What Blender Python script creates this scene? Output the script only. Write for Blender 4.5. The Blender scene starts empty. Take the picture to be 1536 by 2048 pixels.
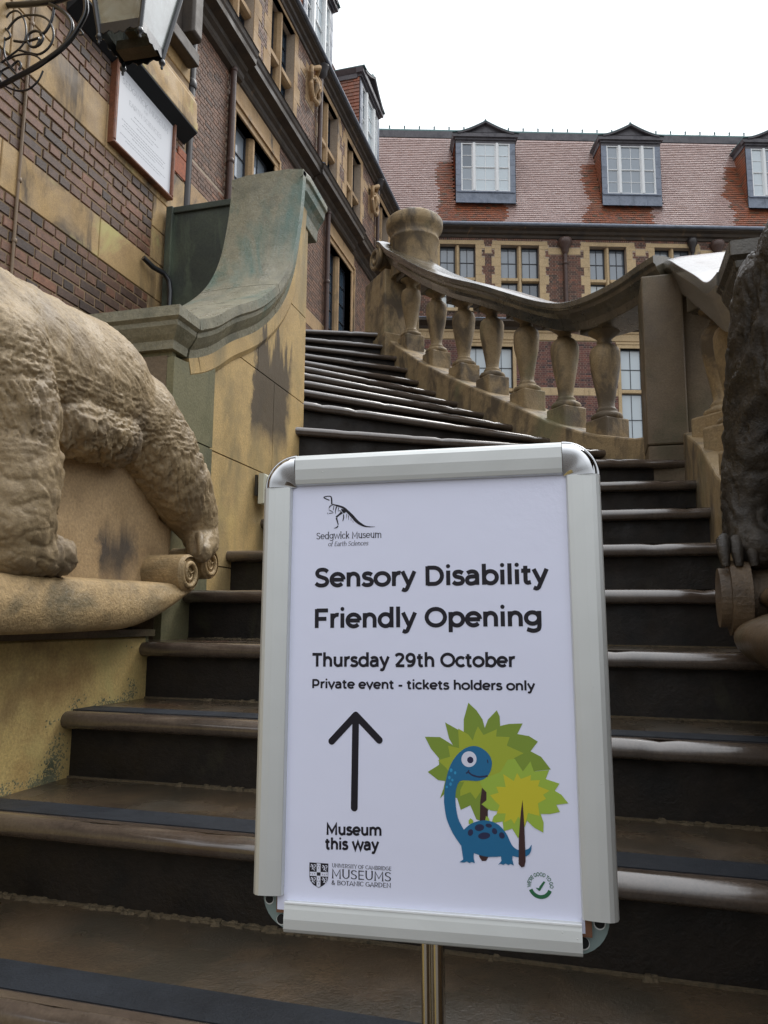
import bpy, bmesh, math, random
import numpy as np
from math import radians as R, sin, cos, pi
from mathutils import Vector, Matrix, noise
random.seed(7)
SC = bpy.context.scene
COL = SC.collection

# ------------------------------------------------------------------ camera
# The camera stands at the origin at eye height; Y runs up the stairs, X to the right.
cam_d = bpy.data.cameras.new('camera'); cam = bpy.data.objects.new('camera', cam_d); COL.objects.link(cam)
YAW, PIT, ROL = 0.27340622, 0.14025445, 0.00885371
_f = Vector((-sin(YAW)*cos(PIT), cos(YAW)*cos(PIT), sin(PIT)))
_r = Vector((cos(YAW), sin(YAW), 0)); _u = _r.cross(_f)
_rr = _r*cos(ROL)+_u*sin(ROL); _uu = -_r*sin(ROL)+_u*cos(ROL)
cam.matrix_world = Matrix(((_rr.x,_uu.x,-_f.x,0),(_rr.y,_uu.y,-_f.y,0),(_rr.z,_uu.z,-_f.z,0),(0,0,0,1)))
cam_d.sensor_fit = 'HORIZONTAL'; cam_d.sensor_width = 36; cam_d.lens = 1515.19/1536*36
cam_d.clip_start = 0.05; cam_d.clip_end = 400
SC.camera = cam
# ------------------------------------------------------------------ sky and sun (overcast, after rain)
W = bpy.data.worlds.new('World'); SC.world = W; W.use_nodes = True
nt = W.node_tree; nt.nodes.clear()
wo = nt.nodes.new('ShaderNodeOutputWorld'); bg = nt.nodes.new('ShaderNodeBackground')
sky = nt.nodes.new('ShaderNodeTexSky'); sky.sky_type = 'NISHITA'; sky.sun_disc = False
sky.sun_elevation = R(52); sky.sun_rotation = R(35); sky.dust_density = 3.0
mixc = nt.nodes.new('ShaderNodeMix'); mixc.data_type = 'RGBA'; mixc.inputs[0].default_value = 0.96
mixc.inputs[7].default_value = (9.0, 9.5, 10.6, 1)       # the closed cloud layer
# an overcast sky is about three times as bright overhead as at the horizon
tc = nt.nodes.new('ShaderNodeTexCoord'); sx = nt.nodes.new('ShaderNodeSeparateXYZ'); nt.links.new(tc.outputs['Generated'], sx.inputs[0])
ml = nt.nodes.new('ShaderNodeMath'); ml.operation = 'MULTIPLY_ADD'; ml.use_clamp = False; ml.inputs[1].default_value = .92; ml.inputs[2].default_value = .235
mx = nt.nodes.new('ShaderNodeMath'); mx.operation = 'MAXIMUM'; mx.inputs[1].default_value = 0; nt.links.new(sx.outputs['Z'], mx.inputs[0]); nt.links.new(mx.outputs[0], ml.inputs[0])
cn_ = nt.nodes.new('ShaderNodeTexNoise'); cn_.inputs['Scale'].default_value = 2.2; cn_.inputs['Detail'].default_value = 4; nt.links.new(tc.outputs['Generated'], cn_.inputs['Vector'])
m3 = nt.nodes.new('ShaderNodeMath'); m3.operation = 'MULTIPLY_ADD'; m3.inputs[1].default_value = .12; m3.inputs[2].default_value = .94; nt.links.new(cn_.outputs['Fac'], m3.inputs[0])
m4 = nt.nodes.new('ShaderNodeMath'); m4.operation = 'MULTIPLY'; nt.links.new(ml.outputs[0], m4.inputs[0]); nt.links.new(m3.outputs[0], m4.inputs[1])
cs_ = nt.nodes.new('ShaderNodeVectorMath'); cs_.operation = 'SCALE'; cs_.inputs[0].default_value = (10.9, 11.2, 11.7); nt.links.new(m4.outputs[0], cs_.inputs['Scale'])
nt.links.new(cs_.outputs[0], mixc.inputs[7])
nt.links.new(sky.outputs[0], mixc.inputs[6]); nt.links.new(mixc.outputs[2], bg.inputs[0])
bg.inputs[1].default_value = 0.10
nt.links.new(bg.outputs[0], wo.inputs[0])
sl = bpy.data.lights.new('sun', 'SUN'); sl.energy = 0.9; sl.angle = R(25); sl.color = (1, .97, .92)
so = bpy.data.objects.new('sun', sl); COL.objects.link(so)
_sd = Vector((sin(R(35))*cos(R(52)), cos(R(35))*cos(R(52)), sin(R(52))))
so.rotation_euler = _sd.to_track_quat('Z', 'Y').to_euler(); so.location = (6, 4, 20)
SC.view_settings.view_transform = 'Standard'; SC.view_settings.look = 'None'
SC.view_settings.exposure = 0.8; SC.view_settings.gamma = 1.0; SC.view_settings.use_curve_mapping = False

# ------------------------------------------------------------------ materials
def _new(name):
    m = bpy.data.materials.new(name); m.use_nodes = True
    return m, m.node_tree, m.node_tree.nodes['Principled BSDF']
def flat(name, c, rough=.5, metal=0, spec=.5, emit=None, coat=0):
    m, t, b = _new(name)
    b.inputs['Base Color'].default_value = (*c, 1); b.inputs['Roughness'].default_value = rough
    b.inputs['Metallic'].default_value = metal; b.inputs['Specular IOR Level'].default_value = spec
    b.inputs['Coat Weight'].default_value = coat; b.inputs['Coat Roughness'].default_value = .08
    return m
def N(t, typ, **kw):
    n = t.nodes.new(typ)
    for k, v in kw.items(): setattr(n, k, v)
    return n
def noise_node(t, vec, scale, detail=4, rough=.55, dist=0):
    n = N(t, 'ShaderNodeTexNoise'); n.inputs['Scale'].default_value = scale
    n.inputs['Detail'].default_value = detail; n.inputs['Roughness'].default_value = rough
    n.inputs['Distortion'].default_value = dist
    t.links.new(vec, n.inputs['Vector']); return n.outputs['Fac']
def ramp(t, fac, stops):
    n = N(t, 'ShaderNodeValToRGB'); e = n.color_ramp.elements
    while len(e) < len(stops): e.new(.5)
    for i, (p, c) in enumerate(stops):
        e[i].position = p; e[i].color = (*c, 1) if len(c) == 3 else c
    t.links.new(fac, n.inputs[0]); return n.outputs[0]
def mix(t, a, b, fac, mode='MIX'):
    n = N(t, 'ShaderNodeMix', data_type='RGBA', blend_type=mode)
    for s, v in ((6, a), (7, b)):
        if isinstance(v, tuple): n.inputs[s].default_value = (*v, 1)
        else: t.links.new(v, n.inputs[s])
    if isinstance(fac, float): n.inputs[0].default_value = fac
    else: t.links.new(fac, n.inputs[0])
    return n.outputs[2]
def posvec(t, scale=(1,1,1)):
    g = N(t, 'ShaderNodeNewGeometry'); m = N(t, 'ShaderNodeMapping')
    m.inputs['Scale'].default_value = scale
    t.links.new(g.outputs['Position'], m.inputs['Vector']); return m.outputs[0]
def bumpn(t, b, h, strength, dist=.01):
    n = N(t, 'ShaderNodeBump'); n.inputs['Strength'].default_value = strength; n.inputs['Distance'].default_value = dist
    t.links.new(h, n.inputs['Height']); t.links.new(n.outputs[0], b.inputs['Normal'])
def stone(name, cols, scale=3, rough=(.55,.85), bump=.4, grain=90, stain=None, stain_scale=(1.2,1.2,.5), stain_pos=(.52,.62), moss=None, moss_pos=(.55,.7), seed=0, bdist=.006, spec=.4):
    m, t, b = _new(name); v = posvec(t)
    base = ramp(t, noise_node(t, v, scale, 5, .6), [(.3, cols[0]), (.5, cols[1]), (.72, cols[2])])
    fine = noise_node(t, v, grain, 3, .7)
    base = mix(t, base, ramp(t, fine, [(.3, (.55,.55,.55)), (.7, (1.25,1.25,1.25))]), .55, 'MULTIPLY')
    if stain:
        sv = posvec(t, stain_scale); off = N(t, 'ShaderNodeVectorMath', operation='ADD'); off.inputs[1].default_value = (seed*3.1, seed*1.7, seed)
        t.links.new(sv, off.inputs[0])
        sf = ramp(t, noise_node(t, off.outputs[0], 2.2, 6, .62, .6), [(stain_pos[0], (0,0,0)), (stain_pos[1], (1,1,1))])
        base = mix(t, base, stain, sf)
    if moss:
        mf = ramp(t, noise_node(t, v, 1.6, 6, .65, .4), [(moss_pos[0], (0,0,0)), (moss_pos[1], (1,1,1))])
        base = mix(t, base, moss, mf)
    t.links.new(base, b.inputs['Base Color'])
    rr = ramp(t, noise_node(t, v, scale*1.7, 3), [(.35, (rough[0],)*3), (.65, (rough[1],)*3)])
    t.links.new(rr, b.inputs['Roughness']); b.inputs['Specular IOR Level'].default_value = spec
    if bump:
        h = mix(t, noise_node(t, v, grain, 4, .7), noise_node(t, v, grain*.22, 5, .6), .5)
        bumpn(t, b, h, bump, bdist)
    return m
def brickmat(name, stops, rough=.6, seed=0.0):
    """one colour per brick: per mesh island and per object"""
    m, t, b = _new(name)
    g = N(t, 'ShaderNodeNewGeometry'); oi = N(t, 'ShaderNodeObjectInfo')
    a = N(t, 'ShaderNodeMath', operation='ADD'); t.links.new(g.outputs['Random Per Island'], a.inputs[0]); t.links.new(oi.outputs['Random'], a.inputs[1])
    fr = N(t, 'ShaderNodeMath', operation='FRACT'); t.links.new(a.outputs[0], fr.inputs[0])
    base = ramp(t, fr.outputs[0], stops)
    v = posvec(t)
    base = mix(t, base, ramp(t, noise_node(t, v, 26, 5, .7), [(.3, (.45,.45,.5)), (.7, (1.45,1.4,1.35))]), .7, 'MULTIPLY')
    t.links.new(base, b.inputs['Base Color']); b.inputs['Roughness'].default_value = rough
    bumpn(t, b, noise_node(t, v, 120, 4, .7), .5, .004)
    return m

M = {}
M['sand'] = stone('sandstone', [(.42,.275,.125),(.52,.35,.16),(.34,.23,.12)], 2.5, (.5,.8), .35, 140, stain=(.13,.095,.06), stain_pos=(.50,.64), moss=(.55,.48,.19), moss_pos=(.54,.66))
M['sand_ped'] = stone('mottled_pedestal_stone', [(.45,.30,.11),(.56,.42,.17),(.36,.23,.09)], 5, (.45,.75), .55, 130, stain=(.24,.16,.075), stain_scale=(2,2,2), stain_pos=(.52,.66), moss=(.48,.42,.17), moss_pos=(.52,.66))
M['sand_far'] = stone('sandstone_facade', [(.38,.245,.125),(.47,.315,.165),(.33,.22,.12)], 1.2, (.6,.85), .15, 40, stain=(.12,.095,.07), stain_scale=(1,1,.35), stain_pos=(.56,.68))
M['sand_back'] = stone('sandstone_back_facade', [(.50,.37,.205),(.60,.45,.26),(.46,.345,.20)], .9, (.7,.9), .1, 30, stain=(.22,.16,.09), stain_pos=(.62,.75))
M['sand_cornice'] = stone('sooty_cornice_stone', [(.045,.037,.032),(.075,.058,.043),(.035,.03,.027)], 1.5, (.4,.7), .3, 40, stain=(.20,.13,.065), stain_pos=(.62,.72))
M['sand_dark'] = stone('weathered_dark_stone', [(.12,.088,.055),(.175,.13,.08),(.085,.064,.043)], 3, (.35,.65), .5, 120, moss=(.06,.062,.03), moss_pos=(.5,.7))
M['balu'] = stone('baluster_stone', [(.28,.20,.105),(.375,.275,.15),(.21,.155,.085)], 6, (.45,.75), .9, 110, stain=(.13,.10,.066), stain_scale=(2.5,2.5,1.4), stain_pos=(.48,.60), moss=(.20,.185,.10), moss_pos=(.55,.7))
M['coping'] = stone('green_grey_coping_stone', [(.18,.17,.11),(.27,.25,.17),(.12,.12,.08)], 7, (.22,.5), .7, 110, stain=(.095,.16,.125), stain_pos=(.5,.62), spec=.6)
M['rail'] = stone('wet_handrail_stone', [(.085,.072,.045),(.12,.10,.066),(.06,.052,.034)], 4, (.16,.34), .35, 110, stain=(.035,.034,.024), stain_pos=(.48,.62), bdist=.003, spec=1.0)
M['copingwet'] = stone('streaming_wet_coping', [(.11,.10,.08),(.15,.14,.11),(.08,.075,.06)], 4, (.12,.26), .3, 110, bdist=.003, spec=1.0)
for _k in ('rail', 'copingwet'):
    M[_k].node_tree.nodes['Principled BSDF'].inputs['Coat Weight'].default_value = .8
    M[_k].node_tree.nodes['Principled BSDF'].inputs['Coat Roughness'].default_value = .22
def patch_stain(m, y0, y1, z0, z1, col, spike=1.0):
    """a weathered patch with a ragged spiky top, at a fixed place on the stone"""
    t = m.node_tree; b = t.nodes['Principled BSDF']; src = b.inputs['Base Color'].links[0].from_socket
    g = N(t, 'ShaderNodeNewGeometry'); sp = N(t, 'ShaderNodeSeparateXYZ'); t.links.new(g.outputs['Position'], sp.inputs[0])
    def mth(op, a, b_, cl=False):
        n = N(t, 'ShaderNodeMath', operation=op); n.use_clamp = cl
        for i, v in enumerate((a, b_)):
            if isinstance(v, (int, float)): n.inputs[i].default_value = v
            else: t.links.new(v, n.inputs[i])
        return n.outputs[0]
    nv = noise_node(t, posvec(t, (14,14,1.4)), 1.0, 5, .7); nf = noise_node(t, posvec(t, (9,9,9)), 1.0, 5, .65)
    wz = mth('MULTIPLY', mth('SUBTRACT', nv, .5), spike); wf = mth('MULTIPLY', mth('SUBTRACT', nf, .5), .16)
    skew = mth('MULTIPLY', mth('SUBTRACT', sp.outputs['Z'], (z0+z1)/2), -.10)
    yy = mth('ADD', mth('ADD', sp.outputs['Y'], wf), skew)
    top = mth('MULTIPLY', mth('SUBTRACT', mth('SUBTRACT', z1, wz), sp.outputs['Z']), 14, True); bot = mth('MULTIPLY', mth('SUBTRACT', mth('ADD', sp.outputs['Z'], wf), z0), 9, True)
    l = mth('MULTIPLY', mth('SUBTRACT', yy, y0), 45, True); r = mth('MULTIPLY', mth('SUBTRACT', y1, yy), 20, True)
    mask = mth('MULTIPLY', mth('MULTIPLY', mth('MULTIPLY', top, bot), mth('MULTIPLY', l, r)), .93)
    n = N(t, 'ShaderNodeMix', data_type='RGBA'); t.links.new(mask, n.inputs[0]); t.links.new(src, n.inputs[6]); n.inputs[7].default_value = (*col, 1)
    t.links.new(n.outputs[2], b.inputs['Base Color'])
M['sand_par'] = stone('parapet_sandstone', [(.47,.325,.145),(.58,.405,.175),(.39,.28,.135)], 3.2, (.4,.75), .45, 140, stain=(.30,.23,.115), stain_scale=(1.8,1.8,.7), stain_pos=(.50,.68), moss=(.58,.43,.17), moss_pos=(.52,.72))
patch_stain(M['sand_par'], 2.74, 3.14, .70, 1.22, (.085,.066,.045))
M['sand_pil'] = stone('greenish_pilaster_stone', [(.15,.145,.075),(.20,.185,.10),(.125,.125,.075)], 4, (.5,.75), .45, 120, stain=(.075,.085,.05), stain_pos=(.5,.64))
M['copingdark'] = stone('wet_dark_coping_stone', [(.045,.038,.028),(.07,.058,.04),(.035,.03,.024)], 4, (.18,.42), .5, 110, moss=(.05,.052,.025), moss_pos=(.55,.7), spec=.65)
M['greenslab'] = stone('green_stained_slab', [(.085,.10,.068),(.055,.066,.054),(.042,.046,.042)], 1.4, (.4,.7), .3, 60, stain=(.12,.15,.10), stain_scale=(2,2,.4), stain_pos=(.55,.7))
M['stepstone'] = stone('wet_step_stone', [(.055,.040,.027),(.080,.056,.034),(.036,.028,.021)], 4, (.10,.40), .5, 160, stain=(.045,.037,.026), stain_scale=(1.6,1.6,1.5), stain_pos=(.46,.62), moss=(.07,.035,.022), moss_pos=(.6,.72), spec=.6)
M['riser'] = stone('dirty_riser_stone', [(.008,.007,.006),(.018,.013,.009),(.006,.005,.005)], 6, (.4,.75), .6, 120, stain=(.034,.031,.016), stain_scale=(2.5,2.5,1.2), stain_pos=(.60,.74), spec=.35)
M['nosing'] = stone('wet_nosing_stone', [(.070,.052,.040),(.098,.074,.057),(.050,.039,.031)], 7, (.10,.22), .22, 160, stain=(.06,.038,.026), stain_pos=(.52,.68), bdist=.0015, spec=1.0)
M['nosing'].node_tree.nodes['Principled BSDF'].inputs['Coat Weight'].default_value = .5
M['nosing'].node_tree.nodes['Principled BSDF'].inputs['Coat Roughness'].default_value = .13
M['grip'] = stone('anti_slip_strip', [(.009,.012,.018),(.015,.019,.026),(.006,.008,.012)], 6, (.45,.7), .6, 260, spec=.3)
M['mortar_dirt'] = stone('crumbly_joint_dirt', [(.065,.05,.03),(.12,.09,.052),(.035,.032,.02)], 60, (.8,.95), .8, 200)
M['bear'] = stone('carved_bear_stone', [(.29,.205,.105),(.40,.295,.165),(.23,.165,.085)], 5, (.35,.6), .7, 150, stain=(.20,.15,.095), stain_scale=(2,2,1), stain_pos=(.5,.68), bdist=.006, spec=.5)
M['slab'] = stone('ochre_base_stone', [(.37,.25,.115),(.47,.33,.165),(.29,.205,.105)], 6, (.4,.7), .9, 120, stain=(.17,.135,.075), stain_scale=(2,2,2.5), stain_pos=(.5,.66), bdist=.009)
M['bison'] = stone('blackened_bison_stone', [(.020,.016,.011),(.044,.033,.021),(.011,.009,.008)], 9, (.22,.5), 1.0, 190, stain=(.09,.07,.042), stain_pos=(.6,.72), bdist=.006, spec=.5)
M['scroll_r'] = stone('brown_scroll_stone', [(.08,.052,.028),(.135,.09,.05),(.055,.038,.024)], 6, (.35,.55), .6, 130, moss=(.075,.07,.035), moss_pos=(.55,.7), spec=.5)
M['mortar'] = stone('pale_mortar', [(.28,.195,.11),(.34,.24,.14),(.21,.15,.09)], 9, (.85,.95), .3, 150)
M['mortar_far'] = stone('grey_mortar', [(.42,.33,.25),(.48,.39,.30),(.36,.28,.21)], 2, (.85,.95), 0, 40)
M['brick_near'] = brickmat('near_brick', [(0,(.065,.045,.036)),(.22,(.12,.070,.048)),(.5,(.185,.098,.060)),(.75,(.22,.105,.060)),(.92,(.10,.066,.048)),(1,(.27,.12,.065))], .55)
M['brick_far'] = brickmat('left_facade_brick', [(0,(.10,.065,.048)),(.3,(.17,.10,.07)),(.6,(.23,.13,.085)),(.85,(.14,.09,.066)),(1,(.28,.145,.09))], .65)
M['brick_back'] = brickmat('back_facade_brick', [(0,(.055,.034,.026)),(.3,(.12,.058,.038)),(.6,(.19,.080,.048)),(.85,(.09,.048,.035)),(1,(.26,.10,.055))], .65)
M['brick_low'] = brickmat('pink_brick', [(0,(.05,.03,.032)),(.3,(.15,.06,.048)),(.6,(.21,.085,.062)),(.85,(.11,.05,.045)),(1,(.26,.09,.06))], .65)
M['orange_brick'] = brickmat('orange_brick', [(0,(.35,.095,.035)),(1,(.30,.08,.03))], .7)
M['tile'] = brickmat('lichened_sheen_roof_tile', [(0,(.40,.285,.255)),(.35,(.46,.335,.30)),(.7,(.42,.30,.27)),(.92,(.50,.385,.35)),(1,(.37,.24,.20))], .3)  # lichen tone, lightened so the colour carries the wet tiles' sky reflection
M['tile_or'] = brickmat('clean_orange_roof_tile', [(0,(.25,.085,.04)),(.35,(.31,.10,.045)),(.6,(.17,.075,.045)),(.8,(.27,.105,.055)),(.93,(.12,.09,.06)),(1,(.31,.11,.05))], .45)
M['underroof'] = flat('roof_gap', (.03,.022,.02), .9)
M['lead'] = stone('lead_sheet', [(.15,.18,.235),(.22,.255,.32),(.125,.15,.19)], 2.5, (.35,.6), .15, 30, spec=.5)
M['leaddark'] = stone('dark_lead', [(.085,.08,.09),(.12,.115,.125),(.06,.058,.068)], 3, (.4,.65), .2, 30)
M['verdigris'] = flat('green_copper_ridge', (.08,.17,.17), .5)
M['white'] = flat('white_window_paint', (.78,.80,.80), .35)
M['blind'] = flat('pale_blind', (.70,.76,.78), .8)
M['iron'] = flat('black_iron', (.012,.014,.018), .28, 0, .6, coat=.5)
M['iron_far'] = flat('glazing_lead', (.03,.035,.045), .4)
M['pipe'] = stone('brown_downpipe', [(.075,.045,.038),(.10,.062,.05),(.06,.038,.034)], 8, (.35,.5), 0, 60)
M['pipe_dark'] = flat('dark_downpipe', (.03,.025,.025), .4)
M['conduit'] = flat('tan_conduit', (.24,.165,.10), .4)
def glass(name, c, rough=.06, alpha=1.0):
    m, t, b = _new(name)
    b.inputs['Base Color'].default_value = (*c, 1); b.inputs['Roughness'].default_value = rough
    b.inputs['Specular IOR Level'].default_value = 1.0; b.inputs['IOR'].default_value = 1.6
    bumpn(t, b, noise_node(t, posvec(t), 3.0, 2), .12, .02)
    return m
M['glass'] = glass('window_glass_over_dark_room', (.055,.085,.12))
M['glass_lo'] = glass('window_glass_over_pale_blind', (.56,.62,.62))
M['glass_mid'] = glass('window_glass_over_grey_blind', (.20,.245,.29))
M['glass_pale'] = glass('dormer_glass_over_blind', (.50,.58,.62))
M['glass_sky'] = glass('leaded_glass_facing_sky', (.28,.33,.38), .03)
M['dark'] = flat('dark_room_hood_shade', (.01,.012,.015), .8)  # unlit rooms behind windows, and the painted shade under the hood
M['bulb'] = flat('strip_light_seen_inside', (.8,.75,.5), .5)
def lampglass():
    m, t, b = _new('dirty_lantern_glass')
    v = posvec(t)
    base = ramp(t, noise_node(t, v, 9, 5, .6, .5), [(.35, (.10,.11,.08)), (.55, (.20,.23,.20)), (.7, (.28,.33,.31))])
    t.links.new(base, b.inputs['Base Color']); b.inputs['Roughness'].default_value = .25
    b.inputs['Transmission Weight'].default_value = .35
    return m
M['lampglass'] = lampglass()
M['alu'] = None
def alu():
    m, t, b = _new('satin_anodised_aluminium'); v = posvec(t, (40, 40, 1500))
    b.inputs['Base Color'].default_value = (.66,.68,.665,1); b.inputs['Metallic'].default_value = .55
    rr = ramp(t, noise_node(t, v, 1, 2), [(.3, (.36,)*3), (.7, (.46,)*3)])
    t.links.new(rr, b.inputs['Roughness'])
    # rain drops
    vo = N(t, 'ShaderNodeTexVoronoi'); vo.inputs['Scale'].default_value = 170
    t.links.new(posvec(t), vo.inputs['Vector'])
    h = ramp(t, vo.outputs['Distance'], [(.0, (1,1,1)), (.12, (0,0,0))])
    gate = ramp(t, noise_node(t, posvec(t), 45, 2), [(.60, (0,0,0)), (.66, (1,1,1))])
    hm = mix(t, (0.,0.,0.), h, gate)
    bumpn(t, b, hm, .6, .001)
    return m
M['alu'] = alu()
M['chrome'] = flat('chrome_corner', (.62,.63,.64), .07, 1)
M['pole'] = flat('chromed_pole', (.66,.61,.52), .10, 1)
M['plate'] = flat('grey_backing_plate', (.20,.26,.25), .45, .2)
M['print'] = flat('black_print', (.012,.010,.016), .45, spec=.3)
M['hole'] = flat('screw_hole', (.004,.004,.004), .8)
def paper():
    m, t, b = _new('laminated_paper'); v = posvec(t)
    b.inputs['Base Color'].default_value = (.74,.765,.93,1)
    b.inputs['Roughness'].default_value = .32; b.inputs['Specular IOR Level'].default_value = .5
    b.inputs['Coat Weight'].default_value = .6; b.inputs['Coat Roughness'].default_value = .12
    sp = N(t, 'ShaderNodeSeparateXYZ'); t.links.new(v, sp.inputs[0])
    mr = N(t, 'ShaderNodeMapRange'); mr.inputs['From Min'].default_value = -.14; mr.inputs['From Max'].default_value = -.03; t.links.new(sp.outputs['X'], mr.inputs['Value'])
    mz = N(t, 'ShaderNodeMapRange'); mz.inputs['From Min'].default_value = .05; mz.inputs['From Max'].default_value = .13; t.links.new(sp.outputs['Z'], mz.inputs['Value'])
    mm_ = N(t, 'ShaderNodeMath', operation='MULTIPLY'); t.links.new(mr.outputs[0], mm_.inputs[0]); t.links.new(mz.outputs[0], mm_.inputs[1])
    m2_ = N(t, 'ShaderNodeMath', operation='MULTIPLY_ADD'); m2_.inputs[1].default_value = .5; m2_.inputs[2].default_value = .06; t.links.new(mm_.outputs[0], m2_.inputs[0])
    h = mix(t, noise_node(t, v, 9, 3), noise_node(t, v, 70, 4, .7), m2_.outputs[0])   # the laminate has cockled near its upper right corner
    bumpn(t, b, h, .35, .004)
    return m
M['paper'] = paper()
M['ply'] = flat('brown_board', (.16,.07,.035), .7)
M['plaque'] = flat('white_plaque', (.70,.72,.76), .3)
M['plaque_ink'] = flat('faded_plaque_lettering', (.42,.44,.48), .6)
M['redwood'] = stone('red_varnished_wood', [(.20,.075,.04),(.26,.105,.055),(.14,.06,.038)], 12, (.35,.6), .2, 90, stain=(.09,.055,.04), stain_pos=(.58,.7))
M['plastic'] = flat('cream_plastic', (.62,.62,.50), .4)
M['ground'] = stone('wet_paving', [(.05,.045,.04),(.07,.06,.05),(.04,.036,.034)], 3, (.2,.5), .3, 80)

# ------------------------------------------------------------------ mesh helpers
class MB:
    def __init__(s): s.v = []; s.f = []; s.mi = []; s.sm = []
    def add(s, vs, fs, mi=0, smooth=False):
        o = len(s.v); s.v += [tuple(p) for p in vs]; s.f += [tuple(i+o for i in f) for f in fs]
        s.mi += [mi]*len(fs); s.sm += [smooth]*len(fs); return s
    def box(s, x0, x1, y0, y1, z0, z1, mi=0, back=True):
        vs = [(x0,y0,z0),(x1,y0,z0),(x1,y1,z0),(x0,y1,z0),(x0,y0,z1),(x1,y0,z1),(x1,y1,z1),(x0,y1,z1)]
        fs = [(0,1,5,4),(1,2,6,5),(3,0,4,7),(4,5,6,7),(3,2,1,0)]
        if back: fs.append((2,3,7,6))
        return s.add(vs, fs, mi)
    def cbox(s, x0, x1, y0, y1, z0, z1, c=.01, mi=0):
        """box with chamfered edges on the front (y0) face"""
        vs = [(x0,y1,z0),(x1,y1,z0),(x1,y1,z1),(x0,y1,z1),(x0,y0+c,z0),(x1,y0+c,z0),(x1,y0+c,z1),(x0,y0+c,z1),
              (x0+c,y0,z0+c),(x1-c,y0,z0+c),(x1-c,y0,z1-c),(x0+c,y0,z1-c)]
        fs = [(8,9,10,11),(4,5,9,8),(5,6,10,9),(6,7,11,10),(7,4,8,11),(0,1,5,4),(1,2,6,5),(2,3,7,6),(3,0,4,7),(3,2,1,0)]
        return s.add(vs, fs, mi)
    def prism(s, poly, axis, a0, a1, mi=0, smooth=False):
        """poly: 2-D points; axis 'x': (y,z), 'y': (x,z), 'z': (x,y)"""
        def P(p, a): return {'x':(a,p[0],p[1]), 'y':(p[0],a,p[1]), 'z':(p[0],p[1],a)}[axis]
        n = len(poly); vs = [P(p,a0) for p in poly]+[P(p,a1) for p in poly]
        s.add(vs, [tuple(range(n))[::-1], tuple(range(n,2*n))], mi)
        s.add(vs, [(i,(i+1)%n,n+(i+1)%n,n+i) for i in range(n)], mi, smooth); return s
    def lathe(s, prof, c=(0,0,0), n=20, mi=0, smooth=True):
        vs = []; fs = []
        for r, z in prof:
            for k in range(n):
                a = 2*pi*k/n; vs.append((c[0]+r*cos(a), c[1]+r*sin(a), c[2]+z))
        for i in range(len(prof)-1):
            for k in range(n): fs.append((i*n+k, i*n+(k+1)%n, (i+1)*n+(k+1)%n, (i+1)*n+k))
        s.add(vs, fs, mi, smooth)
        s.add(vs[:n], [tuple(range(n))[::-1]], mi); s.add(vs[-n:], [tuple(range(n))], mi); return s
    def tube(s, pts, r, n=8, mi=0, closed=False, flatten=1.0):
        pts = [Vector(p) for p in pts]; m = len(pts); rs = r if isinstance(r, (list,tuple)) else [r]*m
        vs = []; fs = []; ref = Vector((.3,.2,1)).normalized(); prev = None
        for i, p in enumerate(pts):
            a = pts[(i-1)%m] if (closed or i) else p; b = pts[(i+1)%m] if (closed or i < m-1) else p
            t = (b-a).normalized()
            if prev is None:
                u = t.cross(ref); u = u.normalized() if u.length > 1e-4 else Vector((1,0,0))
            else: u = (prev-t*prev.dot(t)).normalized()
            prev = u; w = t.cross(u)
            for k in range(n):
                an = 2*pi*k/n; vs.append(p+u*cos(an)*rs[i]+w*sin(an)*rs[i]*flatten)
        for i in range(m if closed else m-1):
            j = (i+1)%m
            for k in range(n): fs.append((i*n+k, i*n+(k+1)%n, j*n+(k+1)%n, j*n+k))
        s.add(vs, fs, mi, True)
        if not closed:
            s.add(vs[:n], [tuple(range(n))[::-1]], mi); s.add(vs[-n:], [tuple(range(n))], mi)
        return s
    def sweep(s, path, sect, lat, mi=0, smooth=False, caps=True, vertical=False):
        """sect: list of (a,h): a along the horizontal lateral vector, h along the normal of the path"""
        path = [Vector(p) for p in path]; m = len(path); n = len(sect); vs = []
        for i, p in enumerate(path):
            t = (path[min(i+1,m-1)]-path[max(i-1,0)]).normalized()
            L = Vector(lat[i] if isinstance(lat, list) else lat).normalized()
            nn = Vector((0,0,1)) if vertical else L.cross(t)
            if not vertical and nn.length > 0: nn.normalize()
            if nn.z < -.01 and not vertical: nn = -nn
            for a, h in sect: vs.append(p+L*a+nn*h)
        fs = [(i*n+k, i*n+(k+1)%n, (i+1)*n+(k+1)%n, (i+1)*n+k) for i in range(m-1) for k in range(n)]
        s.add(vs, fs, mi, smooth)
        if caps: s.add(vs[:n], [tuple(range(n))[::-1]], mi); s.add(vs[-n:], [tuple(range(n))], mi)
        return s
    def build(s, name, mats, parent=None, matrix=None, bevel=0, auto=None):
        me = bpy.data.meshes.new(name); me.from_pydata(s.v, [], s.f)
        for m in (mats if isinstance(mats, (list,tuple)) else [mats]): me.materials.append(m)
        me.polygons.foreach_set('material_index', s.mi); me.polygons.foreach_set('use_smooth', s.sm)
        bm = bmesh.new(); bm.from_mesh(me); bmesh.ops.recalc_face_normals(bm, faces=bm.faces); bm.to_mesh(me); bm.free()
        me.update()
        o = bpy.data.objects.new(name, me); COL.objects.link(o)
        if parent: o.parent = parent
        if matrix is not None: o.matrix_world = matrix
        if bevel:
            b = o.modifiers.new('bevel', 'BEVEL'); b.width = bevel; b.segments = 2; b.limit_method = 'ANGLE'; b.angle_limit = R(40)
        return o
def tag(o, label=None, cat=None, group=None, kind=None):
    for k, v in (('label',label),('category',cat),('group',group),('kind',kind)):
        if v: o[k] = v
    return o
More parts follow.
